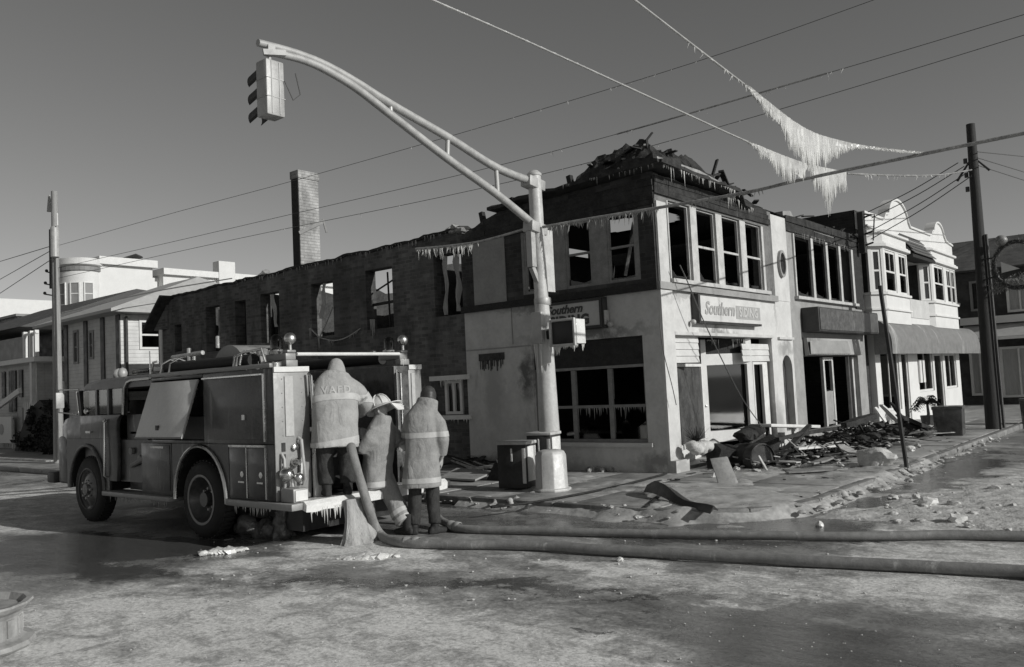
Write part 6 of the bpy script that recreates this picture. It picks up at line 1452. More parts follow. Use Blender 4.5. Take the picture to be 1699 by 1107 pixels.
el_ = F1.P((.35, .13, 1.10)); ad_ = (F1.P((.40, .14, 1.03))-F1.P((.30, .12, 1.17))).normalized()
build('reflective_stripe', band_of(coat1, el_, ad_, -.03, .03, .006, keep=lambda p: (p-el_).length < .15 and (p-F1.o).dot(F1.r) > .22), 'reflective', co, smooth=True)
bv = BVHTree.FromPolygons(coat1.v, coat1.f)
tm = place(text_mb('VAFD', .115, 0, .003, .003, 1.3), F1.P((.02, -.6, 1.215)), F1.r, (0, 0, 1))
for k, v in enumerate(tm.v):
    h = bv.ray_cast(v-F1.f*.5, F1.f)[0]; d0_ = (v-F1.P((.02, -.6, 1.215))).dot(F1.f)
    if h: tm.v[k] = h-F1.f*(.004-d0_)
build('lettering', tm, 'coat_print', co)
tr = MB(); F1.limb(tr, [(-.10, -.03, .74), (-.125, .02, .42), (-.125, -.04, .13)], [.125, .10, .09]); F1.limb(tr, [(.10, -.03, .74), (.125, .02, .42), (.12, -.04, .13)], [.125, .10, .09]); F1.loft(tr, [((0, -.02, .60), .20, .13), ((0, -.02, .8), .18, .13)])
build('trousers', fused(tr, .014, .012, 6, (1, 1, .7)), 'trousers', p1, smooth=True)
for bt in (boot(F1, MB(), (-.12, -.04, .08), (-.14, .2, .0)), boot(F1, MB(), (.12, -.04, .08), (.14, .2, 0))): build('boot', fused(bt, .010), 'rubber', p1, smooth=True)
# ---- 2: crouched beside the hose, one leg stretched back
O2 = onZ(630, 886, 0)
F2 = Fig(O2, (-.98, -.20))
body = MB()
F2.loft(body, [((0, -.01, .74), .15, .11), ((0, -.02, .92), .15, .11), ((0, -.06, 1.12), .16, .11), ((0, -.10, 1.28), .16, .10), ((.01, -.11, 1.35), .07, .07), ((.01, -.10, 1.40), .055, .055)])
F2.head(body, (.02, -.08, 1.47), (.45, .15))
F2.limb(body, [(.08, -.02, .76), (.06, -.15, .44), (.02, -.39, .12)], [.085, .06, .045]); F2.limb(body, [(-.08, .0, .76), (-.08, .13, .45), (-.08, .09, .10)], [.085, .06, .045])
F2.limb(body, [(-.18, -.09, 1.24), (-.25, .0, 1.05), (-.14, .27, 1.03)], [.055, .042, .032]); F2.limb(body, [(.18, -.10, 1.24), (.25, -.20, 1.05), (.12, -.34, 1.04)], [.055, .042, .032])
F2.hand(body, (-.13, .28, 1.03), (.25, 1, -.1), (0, 0, -1), 1, -1); F2.hand(body, (.11, -.34, 1.04), (-.8, -.3, .0), (0, 0, -1), 1, 1)
p2 = single('person', fused(body, .009, smooth_it=2), 'skin', 'firefighter in white helmet with one leg braced back beside the big hose', 'person', O2, 'firefighters at the rear of the engine', smooth=True)
coat = MB()
F2.loft(coat, [((0, -.01, .54), .215, .165), ((0, -.0, .66), .21, .16), ((0, .0, .82), .205, .155), ((0, -.03, .98), .205, .155), ((0, -.06, 1.12), .21, .155), ((0, -.09, 1.25), .20, .14), ((.01, -.10, 1.35), .13, .115), ((.015, -.10, 1.42), .09, .09)])
F2.limb(coat, [(-.12, -.09, 1.23), (-.215, -.06, 1.14), (-.25, .01, 1.04), (-.16, .25, 1.03)], [.10, .092, .08, .066]); F2.limb(coat, [(.12, -.10, 1.23), (.215, -.14, 1.14), (.25, -.2, 1.05), (.13, -.33, 1.04)], [.10, .092, .08, .066])
coat2 = fused(coat, .016, .012, 4.5, (1, 1, .6)); co = build('coat', coat2, 'coat_cloth_dark', p2, smooth=True)
build('reflective_stripe', band_of(coat2, F2.P((0, 0, .61)), V(0, 0, 1), -.035, .03, .006), 'reflective', co, smooth=True)
tr = MB(); F2.limb(tr, [(.07, -.02, .72), (.05, -.16, .44), (.02, -.37, .15)], [.13, .115, .105]); F2.limb(tr, [(-.08, .0, .72), (-.08, .13, .46), (-.08, .09, .13)], [.12, .105, .095]); F2.loft(tr, [((0, -.01, .62), .17, .12), ((0, -.01, .78), .16, .12)])
tr2 = fused(tr, .014, .012, 6, (1, 1, .7)); to = build('trousers', tr2, 'coat_cloth_dark', p2, smooth=True)
ka, kb = F2.P((.05, -.16, .44)), F2.P((.02, -.37, .15)); dd = (kb-ka).normalized()
for t in (.20, .29): build('reflective_stripe', band_of(tr2, ka, dd, t, t+.055, .005, keep=lambda p: (p-kb).length < .26), 'reflective', to, smooth=True)
for bt in (boot(F2, MB(), (.02, -.40, .09), (.03, -.1, 0)), boot(F2, MB(), (-.08, .09, .08), (-.08, .4, 0))): build('boot', fused(bt, .010), 'rubber', p2, smooth=True)
# helmet with a long back brim
hc = F2.P((.02, -.08, 1.50)); hu = (V(0, 0, 1)+F2.f*.45+F2.r*.10).normalized(); hf = (F2.f-hu*F2.f.dot(hu)).normalized(); hr = hf.cross(hu)
q = MB(); rg = []
for t in range(7):
    a = rad(90*t/6); rg.append([hc+hu*(.02+.15*math.sin(a))+hr*(math.cos(b)*.118*max(.03, math.cos(a)))+hf*(math.sin(b)*.142*max(.03, math.cos(a))) for b in [2*math.pi*k/24 for k in range(24)]])
q.rings(rg); he = build('helmet', q, 'helmet_shell', p2, smooth=True)
q = MB(); rg = []
for e, z in ((1.0, .022), (1.0, .012)):
    rg.append([hc+hu*z+hr*(math.cos(b)*.112)+hf*(math.sin(b)*.136) for b in [2*math.pi*k/24 for k in range(24)]])
    rg.append([hc+hu*(z-.03-.02*max(0, -math.sin(b)))+hr*(math.cos(b)*.165)+hf*(math.sin(b)*(.20 if math.sin(b) > 0 else .29)) for b in [2*math.pi*k/24 for k in range(24)]])
q.rings([rg[0], rg[1], rg[3], rg[2], rg[0]], caps=False); build('brim', q, 'helmet_shell', he, smooth=True)
q = MB()
for k in range(4):
    a = math.pi*k/4; q.tube([hc+hu*(.026+.155*math.sin(t))+(hr*math.cos(a)*.12+hf*math.sin(a)*.145)*math.cos(t) for t in [math.pi*j/10 for j in range(11)]], .008, 5)
build('helmet_rib', q, 'white_paint', he)
q = MB(); q.prism([hc+hf*-.20+hr*-.10-hu*.02, hc+hf*-.20+hr*.10-hu*.02, hc-hf*.24+hr*.16-hu*.12, hc-hf*.22-hr*.02-hu*.13], -hf*.015); build('neck_flap', q, 'white_paint', p2)
# ---- 3: standing in a long coat
O3 = onZ(705, 886, 0)
F3 = Fig(O3, (-.72, .69))
body = MB()
F3.loft(body, [((0, 0, .84), .15, .11), ((0, .0, 1.0), .145, .11), ((.01, .01, 1.22), .165, .115), ((.03, .01, 1.40), .18, .10), ((.05, .02, 1.48), .07, .065), ((.06, .03, 1.54), .055, .055)])
F3.head(body, (.105, .085, 1.60), (.35, .12))
F3.limb(body, [(-.09, 0, .86), (-.10, .04, .47), (-.12, .02, .09)], [.085, .06, .045]); F3.limb(body, [(.09, 0, .86), (.11, .03, .47), (.12, -.03, .09)], [.085, .06, .045])
F3.limb(body, [(.19, .0, 1.38), (.25, -.02, 1.10), (.235, .10, .88)], [.055, .042, .032]); F3.limb(body, [(-.14, .05, 1.38), (-.17, .22, 1.14), (-.04, .40, 1.05)], [.055, .042, .032])
F3.hand(body, (.235, .11, .87), (-.05, .35, -1), (-1, .2, 0), 1, 1); F3.hand(body, (-.04, .41, 1.05), (.5, .8, 0), (0, 0, -1), 1, -1)
p3 = single('person', fused(body, .009, smooth_it=2), 'skin', 'standing figure in long coat and dark hood to the right of the crouching firefighter', 'person', O3, 'firefighters at the rear of the engine', smooth=True)
coat = MB()
F3.loft(coat, [((-.01, -.02, .55), .235, .18), ((-.01, -.015, .70), .225, .17), ((0, 0, .90), .20, .155), ((0, 0, 1.08), .19, .145), ((.01, .0, 1.24), .20, .145), ((.03, .01, 1.38), .205, .135), ((.06, .02, 1.48), .15, .12), ((.085, .03, 1.56), .10, .10)])
F3.limb(coat, [(.13, .0, 1.38), (.215, -.01, 1.28), (.25, -.03, 1.10), (.235, .06, .92)], [.10, .09, .078, .066]); F3.limb(coat, [(-.10, .04, 1.37), (-.15, .14, 1.24), (-.17, .24, 1.12), (-.05, .38, 1.05)], [.095, .088, .078, .066])
coat3 = fused(coat, .016, .012, 3.5, (1, 1, .35)); co = build('coat', coat3, 'coat_cloth_dark', p3, smooth=True)
build('reflective_stripe', band_of(coat3, F3.P((0, 0, 1.17)), V(0, 0, 1), -.035, .03, .006), 'reflective', co, smooth=True)
build('reflective_stripe', band_of(coat3, F3.P((0, 0, .64)), V(0, 0, 1), -.03, .03, .006), 'reflective', co, smooth=True)
q = MB(); F3.loft(q, [((.06, .02, 1.44), .15, .125), ((.085, .035, 1.52), .135, .12), ((.10, .05, 1.585), .125, .12)]); build('collar', fused(q, .014, .004), 'coat_cloth_dark', co, smooth=True)
q = MB(); F3.loft(q, [((.085, .04, 1.52), .085, .085), ((.10, .07, 1.58), .098, .112), ((.11, .09, 1.65), .098, .115), ((.115, .105, 1.71), .076, .092), ((.115, .11, 1.745), .03, .035)], 18, 2.); build('hood', fused(q, .012, .004), 'dark_paint', p3, smooth=True)
tr = MB(); F3.limb(tr, [(-.09, 0, .84), (-.10, .04, .47), (-.12, .02, .12)], [.11, .085, .075]); F3.limb(tr, [(.09, 0, .84), (.11, .03, .47), (.12, -.03, .12)], [.11, .085, .075]); build('trousers', fused(tr, .014, .01, 6, (1, 1, .7)), 'trousers', p3, smooth=True)
for bt in (boot(F3, MB(), (-.12, .02, .08), (-.14, .3, 0), .12, .05), boot(F3, MB(), (.12, -.03, .08), (.30, .05, 0), .12, .05)): build('shoe', fused(bt, .010), 'rubber', p3, smooth=True)
# ================================================================= HOSES
def spline(P_, n=10):
    P_ = [Vector(p) for p in P_]; return smooth_path(P_, n)
near = [V(-8.30, 6.72, 1.16), onX(583, 745, -7.62), onX(598, 800, -7.58), onX(612, 845, -7.54), onZ(630, 886, .062), onZ(665, 900, .056), onZ(740, 903, .055), onZ(850, 904, .055), onZ(1000, 912, .055), onZ(1250, 926, .055), onZ(1480, 938, .055), onZ(1699, 949, .055), onZ(1900, 962, .055), onZ(1900, 962, .055)+V(6, 1.2, 0)]
def hose(pts, r, label):
    c_ = spline(pts); c_ = [p+V(0, .02*noise.noise(p*1.7), 0) for p in c_]; rr = [r*(1+.07*noise.noise(p*2.2)+.03*noise.noise(p*7)) for p in c_]
    q = MB(); q.tube(c_, rr, 14, flat=.94); return single('fire_hose', q, 'hose_jacket', label, 'hose', onZ(850, 904, 0), 'thick supply hoses across the road', smooth=True)
h1 = hose(near, .054, 'thick hose dropping from the engine hose bed, nearer of the two on the road')
far = [V(-8.12, 7.45, .72), V(-7.75, 7.5, .55), onZ(722, 852, .16), onZ(748, 872, .07), onZ(775, 878, .052), onZ(850, 880, .05), onZ(1000, 884, .05), onZ(1200, 888, .05), onZ(1400, 890, .05), onZ(1560, 888, .05), onZ(1699, 889, .05), onZ(1900, 893, .05), onZ(1900, 893, .05)+V(6, 2.2, 0)]
h2 = hose(far, .050, 'thick hose coming from behind the standing figure, farther of the two on the road')
for h, a, b, r_ in ((h1, near[5], near[6], .054), (h2, far[3], far[4], .05)):
    q = MB(); d = (b-a).normalized(); c_ = a.lerp(b, .25); q.lathe(c_-d*.09, [(r_*1.02, 0), (r_*1.22, .01), (r_*1.22, .06), (r_*1.12, .07), (r_*1.12, .10), (r_*1.25, .11), (r_*1.25, .165), (r_*1.02, .18)], 16, d, caps=False); build('coupling', q, 'grey_stucco', h, smooth=True)
# ================================================================= STREET FURNITURE ON THE CORNER
def bin_thing(loc, rz, label, w_=.50, d_=.34, h_=.66):
    t = thing('litter_bin', label, 'litter bin', loc, 'square bins beside the signal pole')
    R_ = Matrix.Rotation(rz, 3, 'Z'); L = Vector(loc)
    q = MB(); q.box(L+V(0, 0, h_/2+.02), (w_, d_, h_), R_); bd = build('bin_body', q, 'dark_paint', t, bevel=.012)
    q = MB(); q.box(L+V(0, 0, h_+.045), (w_+.03, d_+.03, .05), R_); build('lid', q, 'iced_metal', t, bevel=.012)
    q = MB(); q.box(L+R_ @ V(w_/2+.008, 0, h_/2+.06), (.014, d_*.8, h_*.8), R_); q.box(L+R_ @ V(w_*.42, -d_/2-.006, h_*.55), (.06, .01, h_*.8), R_); q.box(L+R_ @ V(w_*.0, -d_/2-.006, h_*.8), (.03, .01, h_*.3), R_); build('ice_run', q, 'ice', bd, bevel=.004)
    return t
bin_thing(onZ(853, 812, PZ)+V(0, .1, 0), rad(12), 'dark square bin with iced lid, in front and left of the signal pole base')
bin_thing(onZ(893, 800, PZ)+V(-.12, .35, 0), rad(12), 'dark square bin half hidden behind the front bin and the signal pole', .44, .4, .72)
# round planter in the foreground
pc = onZ(31, 1076, 0) - rt0*.40 + V(0, 0, 0)
pl_ = thing('stone_planter', 'pale fluted planter cut by the lower left picture edge', 'planter', pc)
q = MB(); q.lathe(pc, [(.44, 0), (.46, .02), (.45, .05), (.40, .065), (.375, .08), (.37, .22), (.385, .25), (.42, .275), (.445, .305), (.44, .32), (.40, .32), (.38, .27)], 16); q.lathe(pc, [(.385, .265), (.001, .27)], 16); build('urn', q, 'concrete', pl_)
q = MB()
for k in range(16):
    a = 2*math.pi*(k+.5)/16; R_ = Matrix.Rotation(a, 3, 'Z'); q.box(pc+R_ @ V(.366, 0, .15), (.02, .07, .12), R_)
build('panel', q, 'concrete', pl_)
# square planters on the right pavement with a palm-like plant
def planter(c, w_, h_, rz, label):
    c = Vector(c); R_ = Matrix.Rotation(rz, 3, 'Z'); t = thing('square_planter', label, 'planter', c, 'dark square planters on the right pavement')
    q = MB(); rg = [[c+R_ @ V(sx*k*w_/2, sy*k*w_/2, z) for sx, sy in ((-1, -1), (1, -1), (1, 1), (-1, 1))] for k, z in ((.92, 0), (1, h_), (.84, h_), (.8, h_-.08))]; q.rings(rg); build('tub', q, 'truck_paint', t, bevel=.008)
    q = MB(); rg = [[c+R_ @ V(sx*k*w_/2, sy*k*w_/2, z) for sx, sy in ((-1, -1), (1, -1), (1, 1), (-1, 1))] for k, z in ((1.005, h_-.05), (1.04, h_-.045), (1.04, h_+.015), (.86, h_+.015))]; q.rings(rg); build('rim', q, 'truck_dusty', t)
    q = MB(); q.prism([c+R_ @ V(sx*.8*w_/2, sy*.8*w_/2, h_-.1) for sx, sy in ((-1, -1), (1, -1), (1, 1), (-1, 1))], (0, 0, .03)); build('soil', q, 'char', t)
    return t
planter(onZ(1577, 722, PZ), .60, .64, rad(6), 'dark square planter standing clear of the rubble near the awning')
planter(onZ(1706, 704, PZ)+V(.1, .4, 0), .60, .62, rad(6), 'dark square planter cut by right picture edge beyond the utility pole')
pp_ = onZ(1548, 708, PZ)+V(-.3, .8, 0); fn = thing('potted_palm', 'small drooping dark palm plant behind the nearer square planter', 'plant', pp_)
q = MB(); q.tube([pp_, pp_+V(.02, 0, .3), pp_+V(0, .02, .62)], [.05, .04, .03], 8); build('stem', q, 'pole_wood_dark', fn)
q = MB(); q.lathe(pp_, [(.16, 0), (.2, .25), (.18, .25), (.17, .2)], 12); build('pot', q, 'dark_paint', fn)
q = MB()
for i in range(46):
    a = rnd(0, 6.283); L = rnd(.28, .46); up_ = rnd(.05, .3); c0 = pp_+V(0, 0, .60)
    for k in range(10):
        t = k/10; p = c0+V(math.cos(a)*L*t, math.sin(a)*L*t, up_*math.sin(t*2.6)-.32*t*t)
        for sg in (-1, 1):
            e = V(-math.sin(a)*sg*.10*(1-t*.6), math.cos(a)*sg*.10*(1-t*.6), -.06)+V(math.cos(a), math.sin(a), 0)*.05
            q.add([p, p+V(math.cos(a)*.035, math.sin(a)*.035, 0), p+e], [(0, 1, 2)])
build('frond', q, 'foliage', fn)
# ================================================================= SHOP SIGNS
sa = thing('shop_sign', 'dark framed grey wall sign lettered Southern on the shaded side wall', 'sign', (XC-1.8, YC-.1, 2.9))
q = MB(); slab(q, FA['o'], FA['u'], FA['n'], 1.03, 2.52, 2.64, 3.19, .14, .008); bx_ = build('sign_box', q, 'dark_paint', sa, bevel=.01)
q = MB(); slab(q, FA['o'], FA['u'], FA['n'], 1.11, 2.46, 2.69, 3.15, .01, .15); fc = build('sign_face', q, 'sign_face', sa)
q = MB(); frame_rect(q, FA['o'], FA['u'], FA['n'], 1.05, 2.50, 2.655, 3.18, .045, .03, .149); build('frame', q, 'black_metal', bx_)
q = MB(); q.boxb(XC-1.03+.005, XC-1.03+.03, YC-.14, YC-.02, 2.7, 2.95); build('iced_edge', q, 'iced_metal', bx_)
tm = place(text_mb('Southern', .215, .32, .006, .004), V(XC-1.87, YC-.166, 3.03), (1, 0, 0), (0, 0, 1)); build('lettering', tm, 'sign_ink', fc)
tm = place(text_mb('SIDING', .245, 0, .012, .004, 1.12), V(XC-1.76, YC-.166, 2.82), (1, 0, 0), (0, 0, 1)); build('lettering', tm, 'sign_ink', fc)
q = MB(); q.ball(V(XC-.93, YC-.10, 2.70), .055, 10); q.tube([V(XC-1.02, YC-.06, 2.78), V(XC-.93, YC-.10, 2.72)], .012, 6); lf = build('lamp', q, 'galvanised', sa, smooth=True)
sbx = thing('shop_sign', 'sunlit light box sign above the white shop front, faded lettering with a grey panel', 'sign', (XC+.1, YC+2.5, 2.93))
q = MB(); slab(q, FB['o'], FB['u'], FB['n'], 1.14, 3.82, 2.66, 3.19, .15, .008); bx_ = build('sign_box', q, 'dark_paint', sbx, bevel=.01)
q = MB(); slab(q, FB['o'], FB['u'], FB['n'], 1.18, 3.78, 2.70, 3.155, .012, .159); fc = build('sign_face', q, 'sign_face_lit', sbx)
q = MB(); slab(q, FB['o'], FB['u'], FB['n'], 2.62, 3.72, 2.775, 3.03, .004, .1725); pnl = build('grey_panel', q, 'sign_faded', fc)
tm = place(text_mb('Southern', .33, .32, .008, .003), V(XC+.178, YC+1.93, 2.93), (0, 1, 0), (0, 0, 1)); build('lettering', tm, 'sign_faded', fc)
tm = place(text_mb('SIDING', .25, 0, .010, .003, 1.08), V(XC+.18, YC+3.17, 2.90), (0, 1, 0), (0, 0, 1)); build('lettering', tm, 'sign_face', pnl)
q = MB(); q.ball(V(XC+.08, YC+1.05, 2.68), .05, 10); q.tube([V(XC+.0, YC+1.12, 2.72), V(XC+.08, YC+1.05, 2.70)], .012, 6); build('lamp', q, 'galvanised', sbx, smooth=True)
# ================================================================= WIRES
def pxcurve(P_, d0, d1, n=28):
    """a hanging line between two supports at distances d0 and d1; P_ = where it is seen"""
    x0, x1 = P_[0][0], P_[-1][0]; res = []
    def yat(x):
        for i in range(len(P_)-1):
            if P_[i][0] <= x <= P_[i+1][0] or i == len(P_)-2:
                a = P_[max(i-1, 0)]; b = P_[i]; c = P_[i+1]; d = P_[min(i+2, len(P_)-1)]
                h = c[0]-b[0]; t = (x-b[0])/h
                mb_ = (c[1]-a[1])/(c[0]-a[0]); mc_ = (d[1]-b[1])/(d[0]-b[0])
                return (2*t**3-3*t*t+1)*b[1]+(t**3-2*t*t+t)*h*mb_+(-2*t**3+3*t*t)*c[1]+(t**3-t*t)*h*mc_
    for k in range(n+1):
        x = x0+(x1-x0)*k/n; iv = (1/d0)+(1/d1-1/d0)*k/n
        res.append(atD(x, yat(x), 1/iv))
    return res
def wire(P_, d0, d1, r, label, mt='wire', group='overhead wires', name='power_line', n=28):
    c_ = pxcurve(P_, d0, d1, n); q = MB()
    def off(p): return p[0] < -5 or p[0] > 1705 or p[1] < -5          # lines that leave the view run on to their next support
    if off(P_[0]): c_ = [c_[0]+(c_[0]-c_[1]).normalized()*9*(k/3) for k in (3, 2, 1)]+c_
    if off(P_[-1]): c_ = c_+[c_[-1]+(c_[-1]-c_[-2]).normalized()*9*(k/3) for k in (1, 2, 3)]
    q.tube(c_, r, 6); o_ = single(name, q, mt, label, 'overhead wire', c_[n//2], group); k0 = 3 if off(P_[0]) else 0; return o_, c_[k0:k0+n+1]
dl = (V(-25.8, 10.3, 6)-CAM).dot(fw)
w1, c1 = wire([(95, 408), (300, 350), (487, 300), (870, 190), (1200, 88), (1500, -18)], dl, 14, .006, 'uppermost of three long thin wires from the pale utility pole over the street')
w2, c2 = wire([(95, 445), (400, 375), (900, 256), (1385, 118), (1720, 18)], dl, 13, .006, 'middle of three long thin wires from the pale utility pole, icy toward the right')
w3, c3 = wire([(95, 462), (400, 395), (760, 321), (1015, 260), (1350, 165), (1720, 52)], dl, 13, .006, 'lowest of three long thin wires from the pale utility pole, passing the roof heap')
def drops(c_, i0, i1, n, l0, l1, par, mt='icicle', r0=.006, r1=.012):
    q = MB()
    for _ in range(n):
        t = rnd(i0, i1); k = min(int(t), len(c_)-2); q.icicle(c_[k].lerp(c_[k+1], t-k), l0+(l1-l0)*random.random()**2, rnd(r0, r1), .04)
    return build('icicles', q, mt, par)
q = MB(); q.tube(c2[16:23], .016, 6); build('ice_sleeve', q, 'dirty_ice', w2); drops(c2, 14, 22.5, 26, .02, .12, w2); drops(c1, 11, 22, 22, .02, .09, w1); drops(c3, 6, 20, 18, .02, .12, w3)
i1, e1 = wire([(690, -12), (900, 80), (1130, 185), (1245, 237), (1330, 270), (1402, 286)], 7.5, 11.2, .010, 'lower of the two ice-sheathed lines ending in a curtain of icicles', 'dirty_ice', 'ice-laden lines', n=40)
i2, e2 = wire([(1035, -14), (1150, 75), (1235, 140), (1330, 212), (1400, 236), (1470, 247), (1542, 254)], 7.5, 10.3, .009, 'upper of the two ice-sheathed lines with a large fan of icicles', 'dirty_ice', 'ice-laden lines', n=40)
def curtain(c_, prof, par, r=.018, dens=3):
    """dense icicles; prof: (fraction along the line, length)"""
    q = MB(); n = len(c_)-1
    for i in range(n*9*dens//3):
        t = (i+rnd(0, 1))/(n*9*dens/3)
        for a, b in zip(prof[:-1], prof[1:]):
            if a[0] <= t <= b[0]:
                L = a[1]+(b[1]-a[1])*(t-a[0])/(b[0]-a[0])
                if L > .01:
                    k = min(int(t*n), n-1); p = c_[k].lerp(c_[k+1], t*n-k)
                    q.icicle(p, L*rnd(.6, 1.15)*max(.35, min(1.3, 1+.6*noise.noise(V(t*55, par.location.x, 0)))), r*rnd(.6, 1.6), .015)
                break
    web = MB(); rg = []
    for i in range(n*4+1):
        t = i/(n*4); L = 0
        for a, b in zip(prof[:-1], prof[1:]):
            if a[0] <= t <= b[0]: L = a[1]+(b[1]-a[1])*(t-a[0])/max(1e-6, b[0]-a[0]); break
        k = min(int(t*n), n-1); p = c_[k].lerp(c_[k+1], t*n-k); L = L*(.62+.25*noise.noise(V(t*90, 3, 1)))
        sd = (c_[k+1]-c_[k]).cross(V(0, 0, 1)).normalized()
        rg.append([p+sd*.014, p+sd*.010-V(0, 0, L*.6+.008), p-V(0, 0, L+.012), p-sd*.010-V(0, 0, L*.6+.008), p-sd*.014])
    q.rings(rg)
    return build('icicle_curtain', q, 'icicle', par)
f1 = lambda px: (px-690)/(1402-690); f2 = lambda px: (px-1035)/(1542-1035)
curtain(e1, [(f1(1240), 0), (f1(1258), .09), (f1(1300), .25), (f1(1334), .30), (f1(1336), .04), (f1(1345), .06), (f1(1347), .32), (f1(1372), .44), (f1(1388), .30), (f1(1402), .22)], i1, dens=14)
curtain(e2, [(f2(1232), 0), (f2(1270), .12), (f2(1320), .30), (f2(1352), .40), (f2(1372), .24), (f2(1398), .09), (f2(1440), .03), (f2(1540), .02)], i2, dens=14)
drops(e2, 8, 16, 14, .02, .08, i2)
cb, cc = wire([(900, 377), (985, 362), (1085, 346), (1245, 318), (1335, 297), (1540, 254), (1720, 217)], 12.6, 9.6, .022, 'thick iced span cable from the signal pole up to the right edge', 'dirty_ice', 'ice-laden lines', 'span_cable', 60)
drops(cc, .8, 14, 120, .04, .2, cb, 'icicle_grey', .008, .018); drops(cc, 18, 27, 26, .02, .12, cb, 'icicle_grey')
lcb, lc = wire([(690, 413), (745, 408), (800, 400), (885, 376)], 15.5, 12.6, .02, 'short iced cable sagging from the wing roof to the signal pole', 'dirty_ice', 'ice-laden lines', 'span_cable')
drops(lc, 0, 15, 70, .06, .26, lcb, 'icicle', .008, .018)
wq, wc = wire([(1405, 288), (1480, 291), (1560, 290), (1612, 282)], 11.2, 20.3, .016, 'frosted strand from the icicle curtain to the right utility pole', 'dirty_ice', 'ice-laden lines'); drops(wc, 2, 24, 40, .02, .1, wq)
ORD = ('uppermost', 'second', 'third', 'lowest')
for k, (a, b) in enumerate((((1440, 352), (1590, 270)), ((1446, 362), (1600, 276)), ((1447, 382), (1610, 283)), ((1445, 397), (1612, 292)))):
    wire([a, ((a[0]+b[0])/2, (a[1]+b[1])/2+4), b], 22.4, 20.4, .012, ORD[k]+' of four service wires from the white building to the utility pole', group='service wires to the white building', n=10)
for k, (a, b) in enumerate((((1622, 252), (1720, 262)), ((1622, 262), (1720, 292)), ((1624, 275), (1720, 306)))): wire([a, b], 20.3, 26, .012, ('highest', 'middle', 'lowest')[k]+' of three short wires leaving the dark utility pole away from the shops', group='wires beyond the right pole', n=4)
for k, (a, b) in enumerate((((-20, 475), (86, 415)), ((-20, 440), (86, 408)), ((86, 430), (-20, 500)))):
    a, b = sorted((a, b)); wire([a, b], 34, dl, .012, ('middle', 'highest', 'lowest')[k]+' of three short wires leaving the pale utility pole away from the engine', group='wires beyond the left pole', n=4)
wire([(98, 520), (250, 485), (385, 462)], dl, 30, .02, 'drop wire from pale utility pole across the clapboard house roof', n=10)
# loose wire hanging down the front, then a strand standing in for a shadow line
q = MB(); q.tube(spline([onX(1128, 440, -6.9), onX(1140, 466, -6.88), onX(1165, 527, -6.86), onX(1197, 595, -6.85), onX(1233, 664, -6.8), onX(1273, 718, -6.7), onX(1291, 737, -6.6)], 6), .010, 6); single('loose_wire', q, 'wire', 'loose black wire dangling from upper windows across the lit sign to the rubble', 'wire', (-6.85, 14.5, 2))
q = MB(); q.tube(spline([onX(1094, 530, -7.0), onX(1100, 580, -6.98), onX(1115, 640, -6.98), onX(1122, 672, -6.98)], 6), .008, 6); single('loose_wire', q, 'wire', 'short dark strand standing in for a shadow line on the white corner pier', 'wire', (-7.0, 12.8, 1.8))
q = MB(); q.boxb(-7.1, -6.95, 23.2, 23.4, 4.8, 5.9); 
for z in (5.0, 5.3, 5.75): q.tube([V(-7.0, 23.35, z), V(-6.75, 23.3, z+.05)], .025, 6)
q.tube([V(-6.75, 23.3, 5.1), V(-6.7, 23.4, 5.8), V(-6.95, 23.4, 5.85)], .02, 6)
single('wire_bracket', q, 'black_metal', 'black service wire bracket on the edge of the party wall', 'bracket', (-7, 23.3, 5))
# ================================================================= RUBBLE ON THE PAVEMENT
GZ = PZ+.006
q = MB()
for i in range(420):
    a = random.random(); y = 13.4+a*9.2; x = -6.95+abs(random.gauss(0, .62))
    if x > -4.5: continue
    q.rock((x, y, GZ+rnd(0, .06)), rnd(.03, .14), i, rnd(.3, .7), 1)
for i in range(260):
    y = 13.4+rnd(0, 9.0); x = -6.9+abs(random.gauss(0, .8)); 
    if x > -4.4: continue
    d = V(rnd(-1, 1), rnd(-1, 1), rnd(-.2, .3)).normalized()*rnd(.08, .25); p = V(x, y, GZ+rnd(.02, .16)); q.beam(p-d, p+d, rnd(.02, .06), rnd(.01, .03))
single('rubble', q, 'char', 'bed of charred rubble spread along the foot of the burnt shop fronts', 'rubble', (-6.3, 17, PZ), kind='stuff')
q = MB(); nx, ny = 18, 60; pts = []
for i in range(nx+1):
    for j in range(ny+1):
        x = -6.95+2.0*i/nx; y = 13.2+9.6*j/ny; s = max(0, 1-(i/nx)**1.2); e = min(1, min(j, ny-j)/8)
        z = GZ-.02+s*e*(.05+.14*max(0, noise.noise(V(x*.9, y*.7, 3)))+.10*noise.noise(V(x*4, y*4, 1)))
        pts.append(V(x, y, z))
q.add(pts, [(i*(ny+1)+j, (i+1)*(ny+1)+j, (i+1)*(ny+1)+j+1, i*(ny+1)+j+1) for i in range(nx) for j in range(ny)])
q2 = MB()
for i in range(260):
    y = rnd(12.9, 22.6); x = -6.5+abs(random.gauss(0, .8))
    if x > -4.2: continue
    q2.rock((x, y, GZ+rnd(.0, .10)), .015+.07*random.random()**2.5, i+40, rnd(.3, .6), 1)
for i in range(60):
    y = rnd(13, 22.4); x = -6.5+abs(random.gauss(0, .7)); p = V(min(x, -4.6), y, GZ+rnd(.04, .22)); d = V(rnd(-1, 1), rnd(-1, 1), rnd(-.2, .3)).normalized()*rnd(.05, .28); q2.beam(p-d, p+d, rnd(.012, .05), rnd(.008, .02))
single('ice_litter', q2, 'pale_litter', 'pale ice crumbs and splinters littering the burnt rubble', 'ice', (-6, 17, PZ), kind='stuff')
single('ash_heap', q, 'charred_wood', 'low heap of wet black ash under the burnt shop fronts', 'rubble', (-6.6, 17, PZ), kind='stuff', smooth=True)
q = MB()
